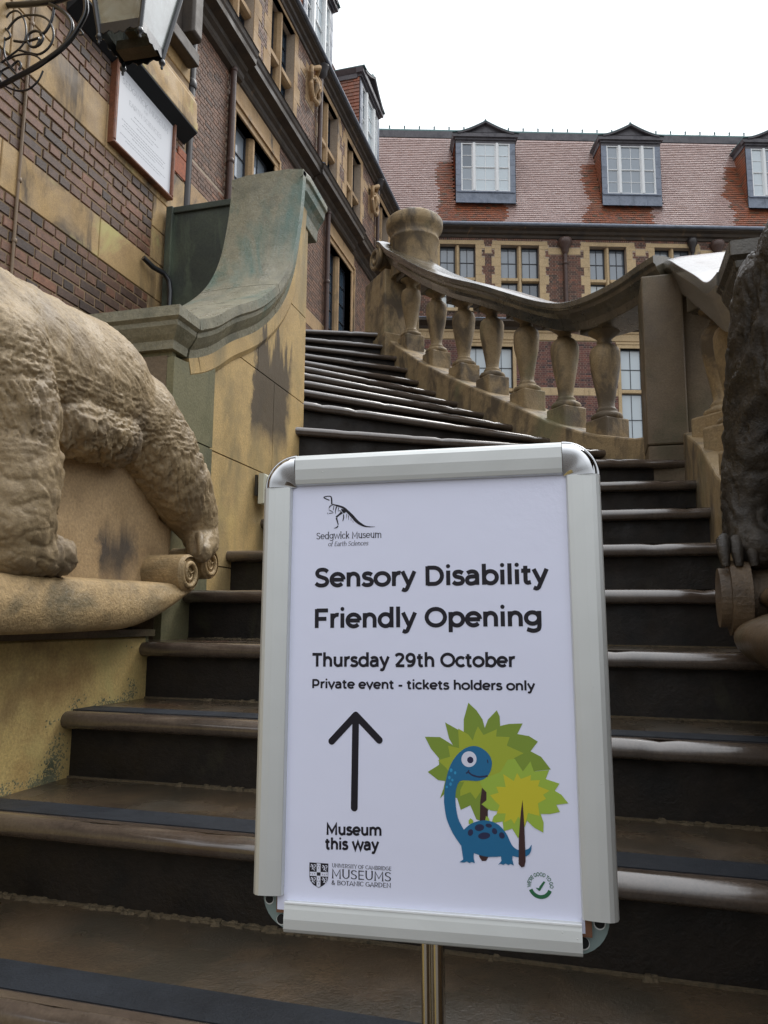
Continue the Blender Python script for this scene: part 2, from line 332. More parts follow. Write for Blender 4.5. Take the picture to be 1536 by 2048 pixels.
def empty(name, loc=(0,0,0), rz=0, label=None, cat=None, group=None, kind=None):
    o = bpy.data.objects.new(name, None); COL.objects.link(o); o.location = loc; o.rotation_euler = (0,0,rz)
    o.empty_display_size = .2
    return tag(o, label, cat, group, kind)
def copy_tree(o, parent=None):
    c = o.copy(); COL.objects.link(c)
    if parent is not None: c.parent = parent
    for ch in list(o.children): copy_tree(ch, c)
    return c
def catmull(pts, n=6, closed=False):
    out = []; K = len(pts); P = [Vector(p) for p in pts]
    for i in range(K if closed else K-1):
        g = lambda j: P[(i+j)%K] if closed else P[min(max(i+j,0),K-1)]
        a, b, c, d = g(-1), g(0), g(1), g(2)
        for k in range(n):
            t = k/n; out.append(.5*((2*b)+(c-a)*t+(2*a-5*b+4*c-d)*t*t+(3*b-a-3*c+d)*t**3))
    if not closed: out.append(P[-1])
    return out
def lengths(path, cuts, gap=.0018):
    """cut a path into lengths at the given fractions, leaving a narrow joint"""
    P = [Vector(p) for p in path]; L = [0]
    for a, b in zip(P, P[1:]): L.append(L[-1]+(b-a).length)
    def at(s):
        s = min(max(s, 0), L[-1])
        for i in range(len(P)-1):
            if s <= L[i+1]: return P[i].lerp(P[i+1], (s-L[i])/max(L[i+1]-L[i], 1e-9))
        return P[-1]
    out = []; c = [0]+[q*L[-1] for q in cuts]+[L[-1]]
    for a, b in zip(c, c[1:]):
        a_ = a+(gap if a > 0 else 0); b_ = b-(gap if b < L[-1] else 0)
        out.append([at(a_)]+[P[i] for i in range(len(P)) if a_+.0008 < L[i] < b_-.0008]+[at(b_)])
    return out
def lerp_table(tab, x):
    xs = [a for a, _ in tab]; ys = [b for _, b in tab]
    return float(np.interp(x, xs, ys))
# ------------------------------------------------------------------ ground
EY = .391; SH = .16; TR = .3166; Y0 = 1.293
GZ = -EY-6*SH
g = MB(); g.add([(-60,-60,GZ),(60,-60,GZ),(60,80,GZ),(-60,80,GZ)], [(0,1,2,3)])
tag(g.build('ground', M['ground']), kind='structure')

# ------------------------------------------------------------------ the staircase
stair = empty('staircase', (0,1.3,GZ), kind='structure')
stair.location = (0,0,0)
def nose_mesh(P, Q, z, P2, Q2, name='step', grip=None, thick=.042, setback=.045, extra=False):
    """one stone step: nose line P->Q (left to right), the next step's nose line P2->Q2"""
    P, Q, P2, Q2 = [Vector((a[0],a[1],0)) for a in (P,Q,P2,Q2)]
    d = (Q-P).normalized(); back = Vector((-d.y, d.x, 0))
    mb = MB()
    # tread slab with bull nose
    r = thick/2; sect = []
    for k in range(9):
        a = -pi/2 + pi*k/8; sect.append((-cos(a)*r*1.15 + r*1.15, sin(a)*r - r))     # (depth behind nose front, z)
    L = (Q-P).length; nseg = max(2, int(L/.035)); vs = []; fs = []
    rng = random.Random(int(z*1000)+5)
    chips = [(rng.uniform(0, L), rng.uniform(.008,.022), rng.uniform(.003,.009)) for _ in range(5)]
    for i in range(nseg+1):
        x = L*i/nseg; wob = .0025*noise.noise(Vector((x*1.6, z*7, 1.7))) + .0006*noise.noise(Vector((x*9, z*7, 4.2)))
        chip = sum(dp*math.exp(-((x-cx)/w)**2) for cx, w, dp in chips)
        for dep, zz in sect:
            q = P+d*x+back*(dep+wob+chip*(.6 if zz>-.03 else .2)); vs.append((q.x, q.y, z+zz-chip*.6*(1 if zz>-r else .3)+wob*.5))
    n = len(sect)
    fs = [(i*n+k, i*n+k+1, (i+1)*n+k+1, (i+1)*n+k) for i in range(nseg) for k in range(n-1)]
    mb.add(vs, fs, 2, True)
    mb.add(vs[:n], [tuple(range(n))], 2); mb.add(vs[-n:], [tuple(range(n))[::-1]], 2)
    a0 = P+back*(r*1.15); a1 = Q+back*(r*1.15)
    b2 = (Q2-P2).normalized(); bk2 = Vector((-b2.y,b2.x,0))
    e0 = P2+bk2*(setback+.01); e1 = Q2+bk2*(setback+.01)
    # tread top: narrow nosing strip of the same stone, then the tread
    c0 = a0+back*.03; c1 = a1+back*.03
    mb.add([(a0.x,a0.y,z),(a1.x,a1.y,z),(c1.x,c1.y,z),(c0.x,c0.y,z)], [(0,1,2,3)], 2)
    mb.add([(c0.x,c0.y,z),(c1.x,c1.y,z),(e1.x,e1.y,z),(e0.x,e0.y,z)], [(0,1,2,3)], 0)
    # underside of the nosing and riser
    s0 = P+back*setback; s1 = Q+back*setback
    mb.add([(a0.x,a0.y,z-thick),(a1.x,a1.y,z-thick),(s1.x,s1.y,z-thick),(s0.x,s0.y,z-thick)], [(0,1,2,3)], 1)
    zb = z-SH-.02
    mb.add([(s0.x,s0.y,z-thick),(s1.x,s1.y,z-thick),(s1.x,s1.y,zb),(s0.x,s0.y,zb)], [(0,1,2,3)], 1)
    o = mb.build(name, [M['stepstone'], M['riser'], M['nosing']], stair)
    if grip:
        g0, g1 = grip; gm = MB(); p0 = P+back*g0; p1 = Q+back*g0; q0 = P+back*g1; q1 = Q+back*g1
        gm.box(p0.x+.18, p1.x-.02, p0.y, q0.y, z-.001, z+.002)
        gm.build('grip_strip', M['grip'], o)
    return o
XL, XR = -1.50, .46
lines = {}
for k in range(-6, 5): lines[k] = ((XL, Y0+TR*k), (XR, Y0+TR*k))
lines[5] = ((XL,2.850),(XR,2.892)); lines[6] = ((XL,3.005),(XR,3.235)); lines[7] = ((XL,3.085),(XR,3.61))
lines[8] = ((-1.50,3.098),(.30,4.172)); lines[9] = ((-1.55,3.13),(-.10,4.50)); 
vis = {10:((-1.461,3.627),(-.542,4.559)),11:((-1.591,3.945),(-.681,4.894)),12:((-1.721,4.266),(-.908,5.134)),13:((-1.851,4.585),(-1.132,5.344)),
       14:((-1.982,4.908),(-1.312,5.538)),15:((-2.095,5.185),(-1.45,5.681)),16:((-2.194,5.425),(-1.591,5.816)),17:((-2.287,5.651),(-1.738,5.946)),18:((-2.375,5.863),(-1.801,6.081))}
for k, (a, b) in vis.items():
    a = Vector(a); b = Vector(b); d = (b-a).normalized(); ext = .35 if k < 12 else .6
    lines[k] = (tuple(a-d*ext), tuple(b+d*(.10 if k<16 else .22)))
for k in range(-6, 19):
    P, Q = lines[k]
    if k < 18: P2, Q2 = lines[k+1]
    else: P2, Q2 = (P[0]-.5, P[1]+1.6), (Q[0]-.1, Q[1]+1.6)
    nose_mesh(P, Q, k*SH-EY, P2, Q2, grip=((.045,.125) if k in (-1,0,1) else None))
# crumbling dirt gathered where each riser meets the tread below
dm = MB(); rng = random.Random(3)
for k in range(0, 8):
    z = (k-1)*SH-EY; (xa, ya), (xb, yb) = lines[k]
    for i in range(520):
        t = rng.random(); x = xa+(xb-xa)*t; 
        if noise.noise(Vector((x*2.2, k*3.1, .5)))+.5*noise.noise(Vector((x*13, k*3.1, 7.5))) < .02: continue
        y = ya+(yb-ya)*t+.045; s = rng.uniform(.003,.010); h = s*rng.uniform(.6,1.6)
        y -= rng.random()**2*.012
        h *= .5; s *= 1.0; q1, q2 = rng.uniform(.3,.7), rng.uniform(.3,.7)
        dm.add([(x-s,y-s,z-.001),(x+s,y-s*.8,z-.001),(x+s*.8,y+.012,z-.001),(x-s*.9,y+.012,z-.001),(x-s*q1,y-s*q2*.5,z+h),(x+s*q2,y-s*q1*.4,z+h*.9),(x+s*q1,y+.012,z+h*1.1),(x-s*q2,y+.012,z+h)], [(0,1,5,4),(1,2,6,5),(2,3,7,6),(3,0,4,7),(4,5,6,7)])
    dm.box(xa, xb, ya+.037, ya+.047, z, z+.004) if abs(ya-yb)<.01 else None
o = dm.build('crumbled_mortar', M['mortar_dirt'], stair); o['kind'] = 'stuff'
# solid mass under the upper flight and landing
lm = MB()
pl = [lines[k][0] for k in range(9,19)]; pr = [lines[k][1] for k in range(9,19)]
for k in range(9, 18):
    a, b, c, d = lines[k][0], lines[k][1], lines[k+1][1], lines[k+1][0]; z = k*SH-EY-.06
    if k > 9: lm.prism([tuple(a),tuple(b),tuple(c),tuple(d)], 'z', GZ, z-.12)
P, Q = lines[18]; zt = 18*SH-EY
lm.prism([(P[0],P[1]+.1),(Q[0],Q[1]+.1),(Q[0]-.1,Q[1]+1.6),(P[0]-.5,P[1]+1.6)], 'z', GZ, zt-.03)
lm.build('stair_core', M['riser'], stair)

# ------------------------------------------------------------------ left pedestal (carries the bear)
def jitter_block(mb, x0, x1, y0, y1, z0, z1, mi=0, c=.006): mb.cbox(x0, x1, y0, y1, z0, z1, c, mi)
def slabface(root, x, dirx, blocks, depth, mat, name='ashlar_block', c=.004):
    """stone blocks whose visible face lies at x, looking along dirx (+1/-1); blocks: (y0,y1,z0,z1)"""
    for (y0, y1, z0, z1) in blocks:
        g = .0025
        mb = MB(); mb.cbox(y0+g, y1-g, 0, depth, z0+g, z1-g, c)
        vs = [((x - dirx*v[1]), v[0], v[2]) for v in mb.v]; mb.v = vs
        mb.build(name, mat, root)
def pedestal(name, X, dirx, width, label):
    root = empty(name, (X-dirx*width/2, .7, GZ), 0, label, 'pedestal')
    core = MB(); x0, x1 = sorted((X-dirx*.01, X-dirx*width))
    core.box(x0, x1, -.7, 1.965, GZ, -.055)
    inv = Matrix.Translation((-root.location.x, -root.location.y, -root.location.z))
    core.build('core', M['sand'] if dirx>0 else M['scroll_r'], root)
    mat = M['sand_ped'] if dirx>0 else M['scroll_r']
    bl = []
    ys = [-.7,-.1,.62,1.30,1.975]
    for (za, zb), off in (((-.055,-.50),0),((-.50,-.95),.3),((-.95,GZ),0)):
        e = [ys[0]]+[y-off for y in ys[1:-1]]+[ys[-1]]
        for a, b in zip(e, e[1:]): bl.append((a, b, zb, za))
    slabface(root, X, dirx, bl, .05, mat)
    # capping course under the statue base
    cp = MB(); a0, a1 = sorted((X+dirx*.012, X-dirx*width)); cp.box(a0, a1, -.7, 1.985, -.055, -.036)
    cp.build('capping_course', M['sand_dark'], root)
    for ch in root.children: ch.matrix_parent_inverse = Matrix.Identity(4); ch.location = (-root.location.x, -root.location.y, -root.location.z)
    return root
pedestal('statue_pedestal', -1.262, 1, .85, 'ochre sandstone pedestal with mossy stepped edge carrying the carved bear left of the stairs')
pedestal('statue_pedestal', .425, -1, .85, 'dark brown stone pedestal at the right edge carrying the blackened bison')
# moss line growing along the pedestal foot where the steps meet it
ms = MB(); rng = random.Random(8)
M['moss'] = stone('grey_green_moss', [(.15,.155,.085),(.21,.205,.12),(.085,.10,.06)], 25, (.8,.95), .8, 160)
for k in range(-1, 3):
    z0 = k*SH-EY; y0 = Y0+TR*k
    for i in range(2600):
        if rng.random() < .55: yy = y0+TR+rng.gauss(-.016,.017); zz = z0+rng.uniform(0, SH-.01)
        else: yy = y0+rng.uniform(.03, TR); zz = z0+abs(rng.gauss(0,.013))
        if yy > 1.97 or noise.noise(Vector((yy*9, zz*9, 3.3)))+rng.uniform(-.25,.25) < -.02: continue
        s = rng.uniform(.0015,.0045)
        ms.add([(-1.2625,yy-s,zz-s),(-1.2625,yy+s,zz-s*.7),(-1.2625,yy+s*.8,zz+s),(-1.2625,yy-s,zz+s*.8),(-1.2625+s*.3,yy+s*.2,zz)], [(0,1,4),(1,2,4),(2,3,4),(3,0,4)])
o = ms.build('moss', M['moss']); tag(o, 'grey green moss along the foot of the bear pedestal beside the steps', 'moss', kind='stuff')

# ------------------------------------------------------------------ left parapet wall with the swept coping
par = empty('parapet_wall', (0,0,0), 0, 'sandstone parapet left of the stairs with coping sweeping up to a tall pier', 'parapet')
wx0, wx1 = -1.60, -1.33
prof_top = [(2.14,.86),(2.24,.885),(2.44,.99),(2.66,1.13),(2.84,1.30),(2.95,1.47),(3.02,1.66),(3.06,1.86),(3.07,1.98)]
w0, w1 = -1.635, -1.268
cps = [(v.x, v.y) for v in catmull([(2.19,1.0,0),(2.30,1.055,0),(2.44,1.15,0),(2.67,1.285,0),(2.86,1.45,0),(2.975,1.63,0),(3.035,1.83,0),(3.06,1.98,0),(3.07,2.09,0)], 5)]
cps = [(2.1955,1.0),(2.1975,1.0002)]+cps[1:]
cpth = [(0,a,b) for a, b in cps]
def offs(d):
    out = []
    for i, (y, z) in enumerate(cps):
        a = cps[max(i-1,0)]; b = cps[min(i+1,len(cps)-1)]; t = Vector((b[0]-a[0], b[1]-a[1])).normalized()
        out.append((y+t.y*d, z-t.x*d))
    return out
prof_top = [(2.12,.855),(2.20,.86)]+[p for p in offs(.135) if p[0] > 2.22]
core = MB(); core.prism([(2.12,GZ),(3.30,GZ),(3.30,prof_top[-1][1])]+prof_top[::-1], 'x', wx0, wx1-.012); core.build('core', M['sand_dark'], par)
def topz(y): return lerp_table([(a,b) for a,b in prof_top]+[(3.3,1.98)], y)
rows = [(GZ,-.62),(-.62,-.20),(-.20,.185),(.185,.60),(.60,1.02),(1.02,1.45),(1.45,1.98)]
for ri, (za, zb) in enumerate(rows):
    cuts = [2.12, 2.40, 2.78 if ri%2 else 2.95, 3.30]
    if ri in (3,): cuts = [2.12, 2.40, 3.30]
    for ya, yb in zip(cuts, cuts[1:]):
        n = 10; ysam = [ya+.002+(yb-ya-.004)*i/n for i in range(n+1)]
        tops = [min(zb-.0025, topz(y)-.004) for y in ysam]
        pts = [(y,t) for y, t in zip(ysam, tops) if t > za+.01]
        if len(pts) < 2: continue
        proud = .014 if ya < 2.3 else 0
        mb = MB(); mb.prism([(pts[0][0], za+.0025)]+[(pts[-1][0], za+.0025)]+pts[::-1], 'x', wx1-.03, wx1+proud)
        mb.build('ashlar_block', M['sand_par'] if ya > 2.3 else M['sand_pil'], par, bevel=.003)
st = MB(); st.sweep([(0,a,b) for a, b in offs(.125)], [(wx0-.012,.0),(wx1+.016,.0),(wx1+.016,-.055),(wx1+.004,-.075),(wx0-.004,-.075),(wx0-.012,-.055)], (1,0,0), 0)
st.build('string_moulding', M['sand_par'], par)
PROF = [(0,0),(0,-.035),(.012,-.045),(.014,-.06),(.03,-.085),(.042,-.10),(.046,-.128)]
sect = [(w0,0),(w0+.1,.006),(w1-.1,.006)]+[(w1-d,h) for d, h in PROF]+[(w0+d,h) for d, h in PROF[::-1]]
sect = sect[:-1]
for seg in lengths(cpth, (.50,)):
    cm = MB(); cm.sweep(seg, sect, (1,0,0), 0); cm.build('coping', M['coping'], par)
# level coping with a mitred corner, continuing left behind the bear
lv = MB(); rings = []
for d, h in PROF: rings.append([(-2.7,2.06+d,1.0+h),(w1-d,2.06+d,1.0+h),(w1-d,2.195,1.0+h)])
for a, b in zip(rings, rings[1:]): lv.add(a+b, [(0,1,4,3),(1,2,5,4)])
lv.add([(-2.7,2.06,1.0),(w1,2.06,1.0),(w1,2.195,1.0),(w0,2.195,1.0),(w0,2.40,1.0),(-2.7,2.40,1.0)], [(0,1,2,3,4,5)])
d, h = PROF[-1]; lv.add([(-2.7,2.06+d,1+h),(w1-d,2.06+d,1+h),(w1-d,2.195,1+h),(-2.7,2.195,1+h)], [(0,1,2,3)])
lv.build('level_coping', M['coping'], par)
# rounded crown and the moulded cap running back along the pier
cap = MB()
cap.sweep([(0,3.062,2.085),(0,3.16,2.105),(0,3.40,2.085)], [(w0,0),(w0+.08,.012),(w1-.08,.012),(w1,0),(w1,-.03),(w1-.012,-.04),(w1-.016,-.075),(w1-.035,-.10),(w1-.05,-.13),(w1-.055,-.19),(w0+.06,-.19),(w0+.05,-.13),(w0+.035,-.10),(w0+.012,-.04),(w0,-.03)], (1,0,0), 0, vertical=True)
cap.build('pier_cap', M['coping'], par, bevel=.004)
# the cross piece of the parapet running left behind the bear
cr = MB(); cr.box(-2.6, wx1-.03, 2.15, 2.40, GZ, .86); cr.build('return_wall', M['sand_dark'], par)
cr2 = MB(); cr2.box(-2.6, wx1+.002, 2.128, 2.15, .45, .872); cr2.build('pier_front', M['sand_pil'], par)
# recess wall between pedestal and parapet
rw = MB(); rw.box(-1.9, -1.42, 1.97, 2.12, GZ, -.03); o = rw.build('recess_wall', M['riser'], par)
# cream switch box on the parapet
bx = empty('switch_box', (-1.33,2.84,.52), 0, 'small cream plastic switch box fixed to the parapet behind the sign', 'switch box')
b = MB(); b.cbox(-.06,.06,0,.03,-.062,.062,.008); b.v = [(-v[1]+.05, v[0], v[2]) for v in b.v]; b.build('back_box', M['plastic'], bx)
b = MB(); b.cbox(-.045,.045,0,.02,-.04,-.012,.004); b.cbox(-.045,.045,0,.02,.010,.05,.004); b.v = [(-v[1]+.07, v[0], v[2]) for v in b.v]; b.build('cover', M['plastic'], bx)
b = MB(); b.box(-.07,-.055,-.004,.004,-.03,.055); b.v = [(v[1]+.012, v[0], v[2]) for v in b.v]; b.build('hinge_bar', M['iron'], bx)

# ------------------------------------------------------------------ the raking balustrade
P0 = Vector((.52,3.75,0)); P1 = Vector((-1.65,6.2,0)); BU = (P1-P0).normalized(); BN = Vector((BU.y,-BU.x,0))   # BN points away from the stairs
def bp(s, off=0, z=0): p = P0+BU*s+BN*off; return (p.x, p.y, z)
bal = empty('stone_balustrade', (0,0,0), 0, 'raking stone balustrade with swan neck handrail right of the upper steps', 'balustrade')
curbz = [(-.2,.86),(.3,.90),(.66,1.005),(1.0,1.155),(1.375,1.36),(1.768,1.565),(2.136,1.76),(2.54,1.99),(2.97,2.27),(3.3,2.50)]
cu = MB(); path = [bp(s,0,lerp_table(curbz,s)) for s in np.linspace(.02,3.25,34)]
cu.sweep(path, [(-.15,0),(.16,0),(.16,-1.9),(-.15,-1.9)], tuple(BN), 0, vertical=True)
cu.build('curb', M['balu'], bal, bevel=.012)
rail = [(.10,1.775),(.19,1.77),(.38,1.753),(.605,1.763),(.81,1.806),(1.03,1.906),(1.33,2.078),(1.66,2.272),(2.11,2.518),(2.565,2.807),(2.907,3.054),(3.10,3.19),(3.22,3.30),(3.29,3.345)]
rp = [bp(v.x,0,v.y) for v in catmull([(a,b,0) for a,b in rail], 4)]
rs = [(-.19,-.01),(-.12,.004),(.12,.004),(.19,-.01),(.19,-.045),(.175,-.055),(.17,-.075),(.145,-.10),(.13,-.125),(.12,-.165),(-.12,-.165),(-.13,-.125),(-.145,-.10),(-.17,-.075),(-.175,-.055),(-.19,-.045)]
for seg in lengths(rp, (.21,.47,.70,.9)):
    rm = MB(); rm.sweep(seg, rs, tuple(BN), 0, vertical=True); rm.build('handrail', M['rail'], bal, bevel=.003)
def baluster_mesh():
    mb = MB(); H = .62
    mb.lathe([(.066,.070),(.078,.078),(.082,.092),(.076,.106),(.060,.116),(.052,.122),(.055,.130),(.049,.138),(.041,.150),(.042,.18),(.052,.24),(.064,.31),(.073,.37),(.078,.42),(.078,.455),(.071,.482),(.053,.502),(.038,.512),(.033,.518),(.041,.525),(.034,.533),(.042,.548),(.062,.565),(.078,.578),(.082,.585)], n=24)
    return mb
bl = baluster_mesh(); bobj = None
bl.v = [(v[0]*(1+.05*noise.noise(Vector(v)*26)), v[1]*(1+.05*noise.noise(Vector(v)*26+Vector((5,0,0)))), v[2]+.003*noise.noise(Vector(v)*18)) for v in bl.v]
for i, s in enumerate((.66,1.0,1.375,1.768,2.136,2.542,2.974)):
    z = lerp_table(curbz, s)+.012
    if bobj is None: o = bobj = bl.build('baluster', M['balu'], bal)
    else: o = bobj.copy(); COL.objects.link(o)
    k_ = random.uniform(1.06,1.14); o.scale = (k_, k_*random.uniform(.97,1.03), 1)
    o.location = bp(s, 0, z); o.rotation_euler = (0,0,random.uniform(0,6))
    pm = MB(); pm.box(-.078,.078,-.078,.078,-.10,.078); p = pm.build('plinth', M['balu'], o, bevel=.010)
    p.rotation_euler = (0,0,math.atan2(BU.y,BU.x)-o.rotation_euler.z)
    am = MB(); am.box(-.088,.088,-.088,.088,.585,.68); a = am.build('abacus', M['copingdark'], o, bevel=.006)
    a.rotation_euler = p.rotation_euler
# newel pedestal with volute and drum
nw = empty('newel_post', (0,0,0), 0, 'round topped stone newel drum at the upper end of the balustrade', 'newel post')
ang = math.atan2(BU.y, BU.x)
nb = MB(); nb.box(3.14,3.56,-.17,.17,1.6,3.02); nb.box(3.08,3.60,-.19,.19,1.6,2.42); nb.box(3.16,3.54,-.05,.05,3.02,3.1)
def tofr(mb):
    mb.v = [bp(v[0], v[1], v[2]) for v in mb.v]; return mb
tofr(nb).build('pedestal', M['balu'], nw, bevel=.01)
dr = MB(); dc = (-1.455,6.10,0)
dr.lathe([(.205,2.93),(.203,3.26),(.216,3.272),(.218,3.29),(.205,3.30),(.207,3.33),(.225,3.365),(.246,3.39),(.250,3.41),(.250,3.455),(.236,3.475),(.20,3.50),(.12,3.52),(0.01,3.53)], (dc[0],dc[1],0), 36)
dr.build('drum', M['balu2'] if 'balu2' in M else M['balu'], nw)
vo = MB(); vc = (3.33, 3.19)
pts = []
for i in range(40):
    a = i/39*2*pi*1.75; r = .115*(1-.72*i/39); pts.append(bp(vc[0]+r*cos(a+1.9), -.17, vc[1]+r*sin(a+1.9)))
vo.tube(pts, [.022]*40, 8); 
vo.prism([ (vc[0]+.10*cos(2*pi*k/20), vc[1]+.10*sin(2*pi*k/20)) for k in range(20)], 'y', -.17, .17)
vo.v = [v if i < 40*8+16 else bp(v[0], v[1], v[2]) for i, v in enumerate(vo.v)]
vo.build('volute', M['balu'], nw, bevel=.004)
# ------------------------------------------------------------------ lower right flight: pier, curb, balusters, coping
lr = empty('lower_balustrade', (0,0,0), 0, 'short stone balustrade with broad wet coping between corner pier and bison', 'balustrade')
pr_ = MB(); pr_.box(.245,.425,3.60,3.90,.80,1.62); pr_.box(.425,.66,3.66,3.90,.80,1.62); pr_.box(.247,.70,3.605,3.92,.0,.799)
pr_.build('corner_pier', M['sand_dark'], lr, bevel=.008)
ca = MB(); cp_ = [(0,y,lerp_table([(1.9,.30),(2.3,.34),(2.75,.50),(3.1,.68),(3.62,.86)],y)) for y in np.linspace(1.95,3.64,16)]
ca.sweep(cp_, [(.40,0),(.68,0),(.68,-1.2),(.40,-1.2)], (1,0,0), 0, vertical=True); ca.build('curb', M['slab2'] if 'slab2' in M else M['balu'], lr, bevel=.01)
first = None
for y in (3.38,3.05,2.72,2.42):
    z = lerp_table([(1.9,.30),(2.3,.34),(2.75,.50),(3.1,.68),(3.62,.86)],y)+.01
    o = bobj.copy(); COL.objects.link(o); o.parent = lr; o.location = (.54,y,z)
    o.scale = (1,1,.93)
    pm = MB(); pm.box(-.095,.095,-.095,.095,-.10,.078); pm.build('plinth', M['balu'], o, bevel=.010)
    am = MB(); am.box(-.09,.09,-.09,.09,.585,.72); am.build('abacus', M['copingdark'], o, bevel=.006)
c4 = MB(); cz = [(0,v.x,v.y) for v in catmull([(2.25,1.0,0),(2.45,1.06,0),(2.7,1.20,0),(3.1,1.42,0),(3.5,1.64,0),(3.75,1.745,0),(3.92,1.775,0)],4)]
c4.sweep(cz, [(.36,0),(.42,.008),(.66,.008),(.72,0),(.72,-.035),(.70,-.06),(.68,-.10),(.66,-.16),(.42,-.16),(.40,-.10),(.38,-.06),(.36,-.035)], (1,0,0), 0)
c4.build('coping', M['copingwet'] if 'copingwet' in M else M['coping'], lr, bevel=.004)
c5 = MB(); rings = []
for d, h in PROF: rings.append([(2.2,2.06+d,1.0+h*1.15),(.365+d,2.06+d,1.0+h*1.15),(.365+d,2.30,1.0+h*1.15)])
for a, b in zip(rings, rings[1:]): c5.add(a+b, [(0,1,4,3),(1,2,5,4)])
c5.add([(2.2,2.06,1.0),(.365,2.06,1.0),(.365,2.30,1.0),(.73,2.30,1.0),(.73,2.5,1.0),(2.2,2.5,1.0)], [(0,1,2,3,4,5)])
c5.box(.42,2.2,2.115,2.42,-.3,.86)
c5.build('end_block', M['copingdark'], lr, bevel=.006)
# ------------------------------------------------------------------ brick laying
def free(x0, x1, z0, z1, holes):
    iv = [(x0, x1)]
    for a, b, c, d in holes:
        if d <= z0+.01 or c >= z1-.01: continue
        nv = []
        for p, q in iv:
            if b <= p or a >= q: nv.append((p, q)); continue
            if a > p+.02: nv.append((p, a))
            if b < q-.02: nv.append((b, q))
        iv = nv
    return iv
def lay(x0, x1, z0, z1, holes, rng, gauge=.075, ln=.225, j=.013):
    """English bond: returns bricks (xa,xb,za,zb)"""
    out = []; nc = int(round((z1-z0)/gauge))
    for c in range(nc):
        za = z0+c*gauge; zb = za+gauge
        unit = ln if c % 2 else ln/2
        for p, q in free(x0, x1, za, zb, holes):
            off = (ln/4 if c % 2 else 0)
            k = math.floor((p-x0-off)/unit); x = x0+off+k*unit
            while x < q-.02:
                a = max(x, p)+j/2; b = min(x+unit, q)-j/2
                if b-a > .03: out.append((a, b, za+j/2, zb-j/2))
                x += unit
    return out
def brick_stuff(name, bricks, mat, root, rng, depth=.02, proud=.008):
    mb = MB()
    for a, b, c, d in bricks:
        y = -proud+rng.uniform(-.003,.003); e = rng.uniform(-.001,.001)
        mb.box(a+e, b+e, y, depth, c, d, back=False)
    o = mb.build(name, mat, root); o['kind'] = 'stuff'; return o
_bm = {}
def brick_objs(bricks, mat, root, rng, depth=.03, c=.004, proud=.008):
    for a, b, z0, z1 in bricks:
        w = round((b-a)/.02)*.02; key = (w, mat.name)
        if key not in _bm:
            v = MB(); v.cbox(-.5,.5,0,depth,-(z1-z0)/2,(z1-z0)/2,c)
            # chamfer scaled for width
            v.v = [((p[0]+(0 if abs(p[0])>=.5 else 0))*w if abs(p[0])>=.5 else math.copysign(w/2-c, p[0]), p[1]*w/w, p[2]) for p in v.v]
            v.v = [(p[0], p[1], p[2]) for p in v.v]
            o = v.build('brick', mat, root); _bm[key] = o.data
        else:
            o = bpy.data.objects.new('brick', _bm[key]); COL.objects.link(o); o.parent = root
        o.location = ((a+b)/2, -proud+rng.uniform(-.003,.003), (z0+z1)/2)
        o.scale = ((b-a)/max(w,.02), 1, 1)
        o.rotation_euler = (0, rng.uniform(-.006,.006), rng.uniform(-.01,.01))
def wallslab(name, x0, x1, z0, z1, holes, mat, root, y0=0, y1=.35):
    xs = sorted({x0, x1, *[min(max(h[i],x0),x1) for h in holes for i in (0,1)]}); zs = sorted({z0, z1, *[min(max(h[i],z0),z1) for h in holes for i in (2,3)]})
    mb = MB()
    for a, b in zip(xs, xs[1:]):
        for c, d in zip(zs, zs[1:]):
            if b-a < 1e-4 or d-c < 1e-4: continue
            mx, mz = (a+b)/2, (c+d)/2
            if any(h[0] < mx < h[1] and h[2] < mz < h[3] for h in holes): continue
            mb.box(a, b, y0, y1, c, d)
    return mb.build(name, mat, root)
def quoins(root, x, z0, z1, side, mat, w0=.20, w1=.30, h=.34, proud=.012, y1=.06, start=0):
    """alternating long and short surround stones beside an opening; returns their rectangles"""
    rects = []; z = z0; i = start
    while z < z1-.02:
        zb = min(z+h, z1); w = w1 if i % 2 else w0
        a, b = (x-w, x) if side < 0 else (x, x+w)
        mb = MB(); mb.cbox(a+.001, b-.001, -proud, y1, z+.0015, zb-.0015, .004); mb.build('quoin_block', mat, root)
        rects.append((a, b, z, zb)); z = zb; i += 1
    return rects
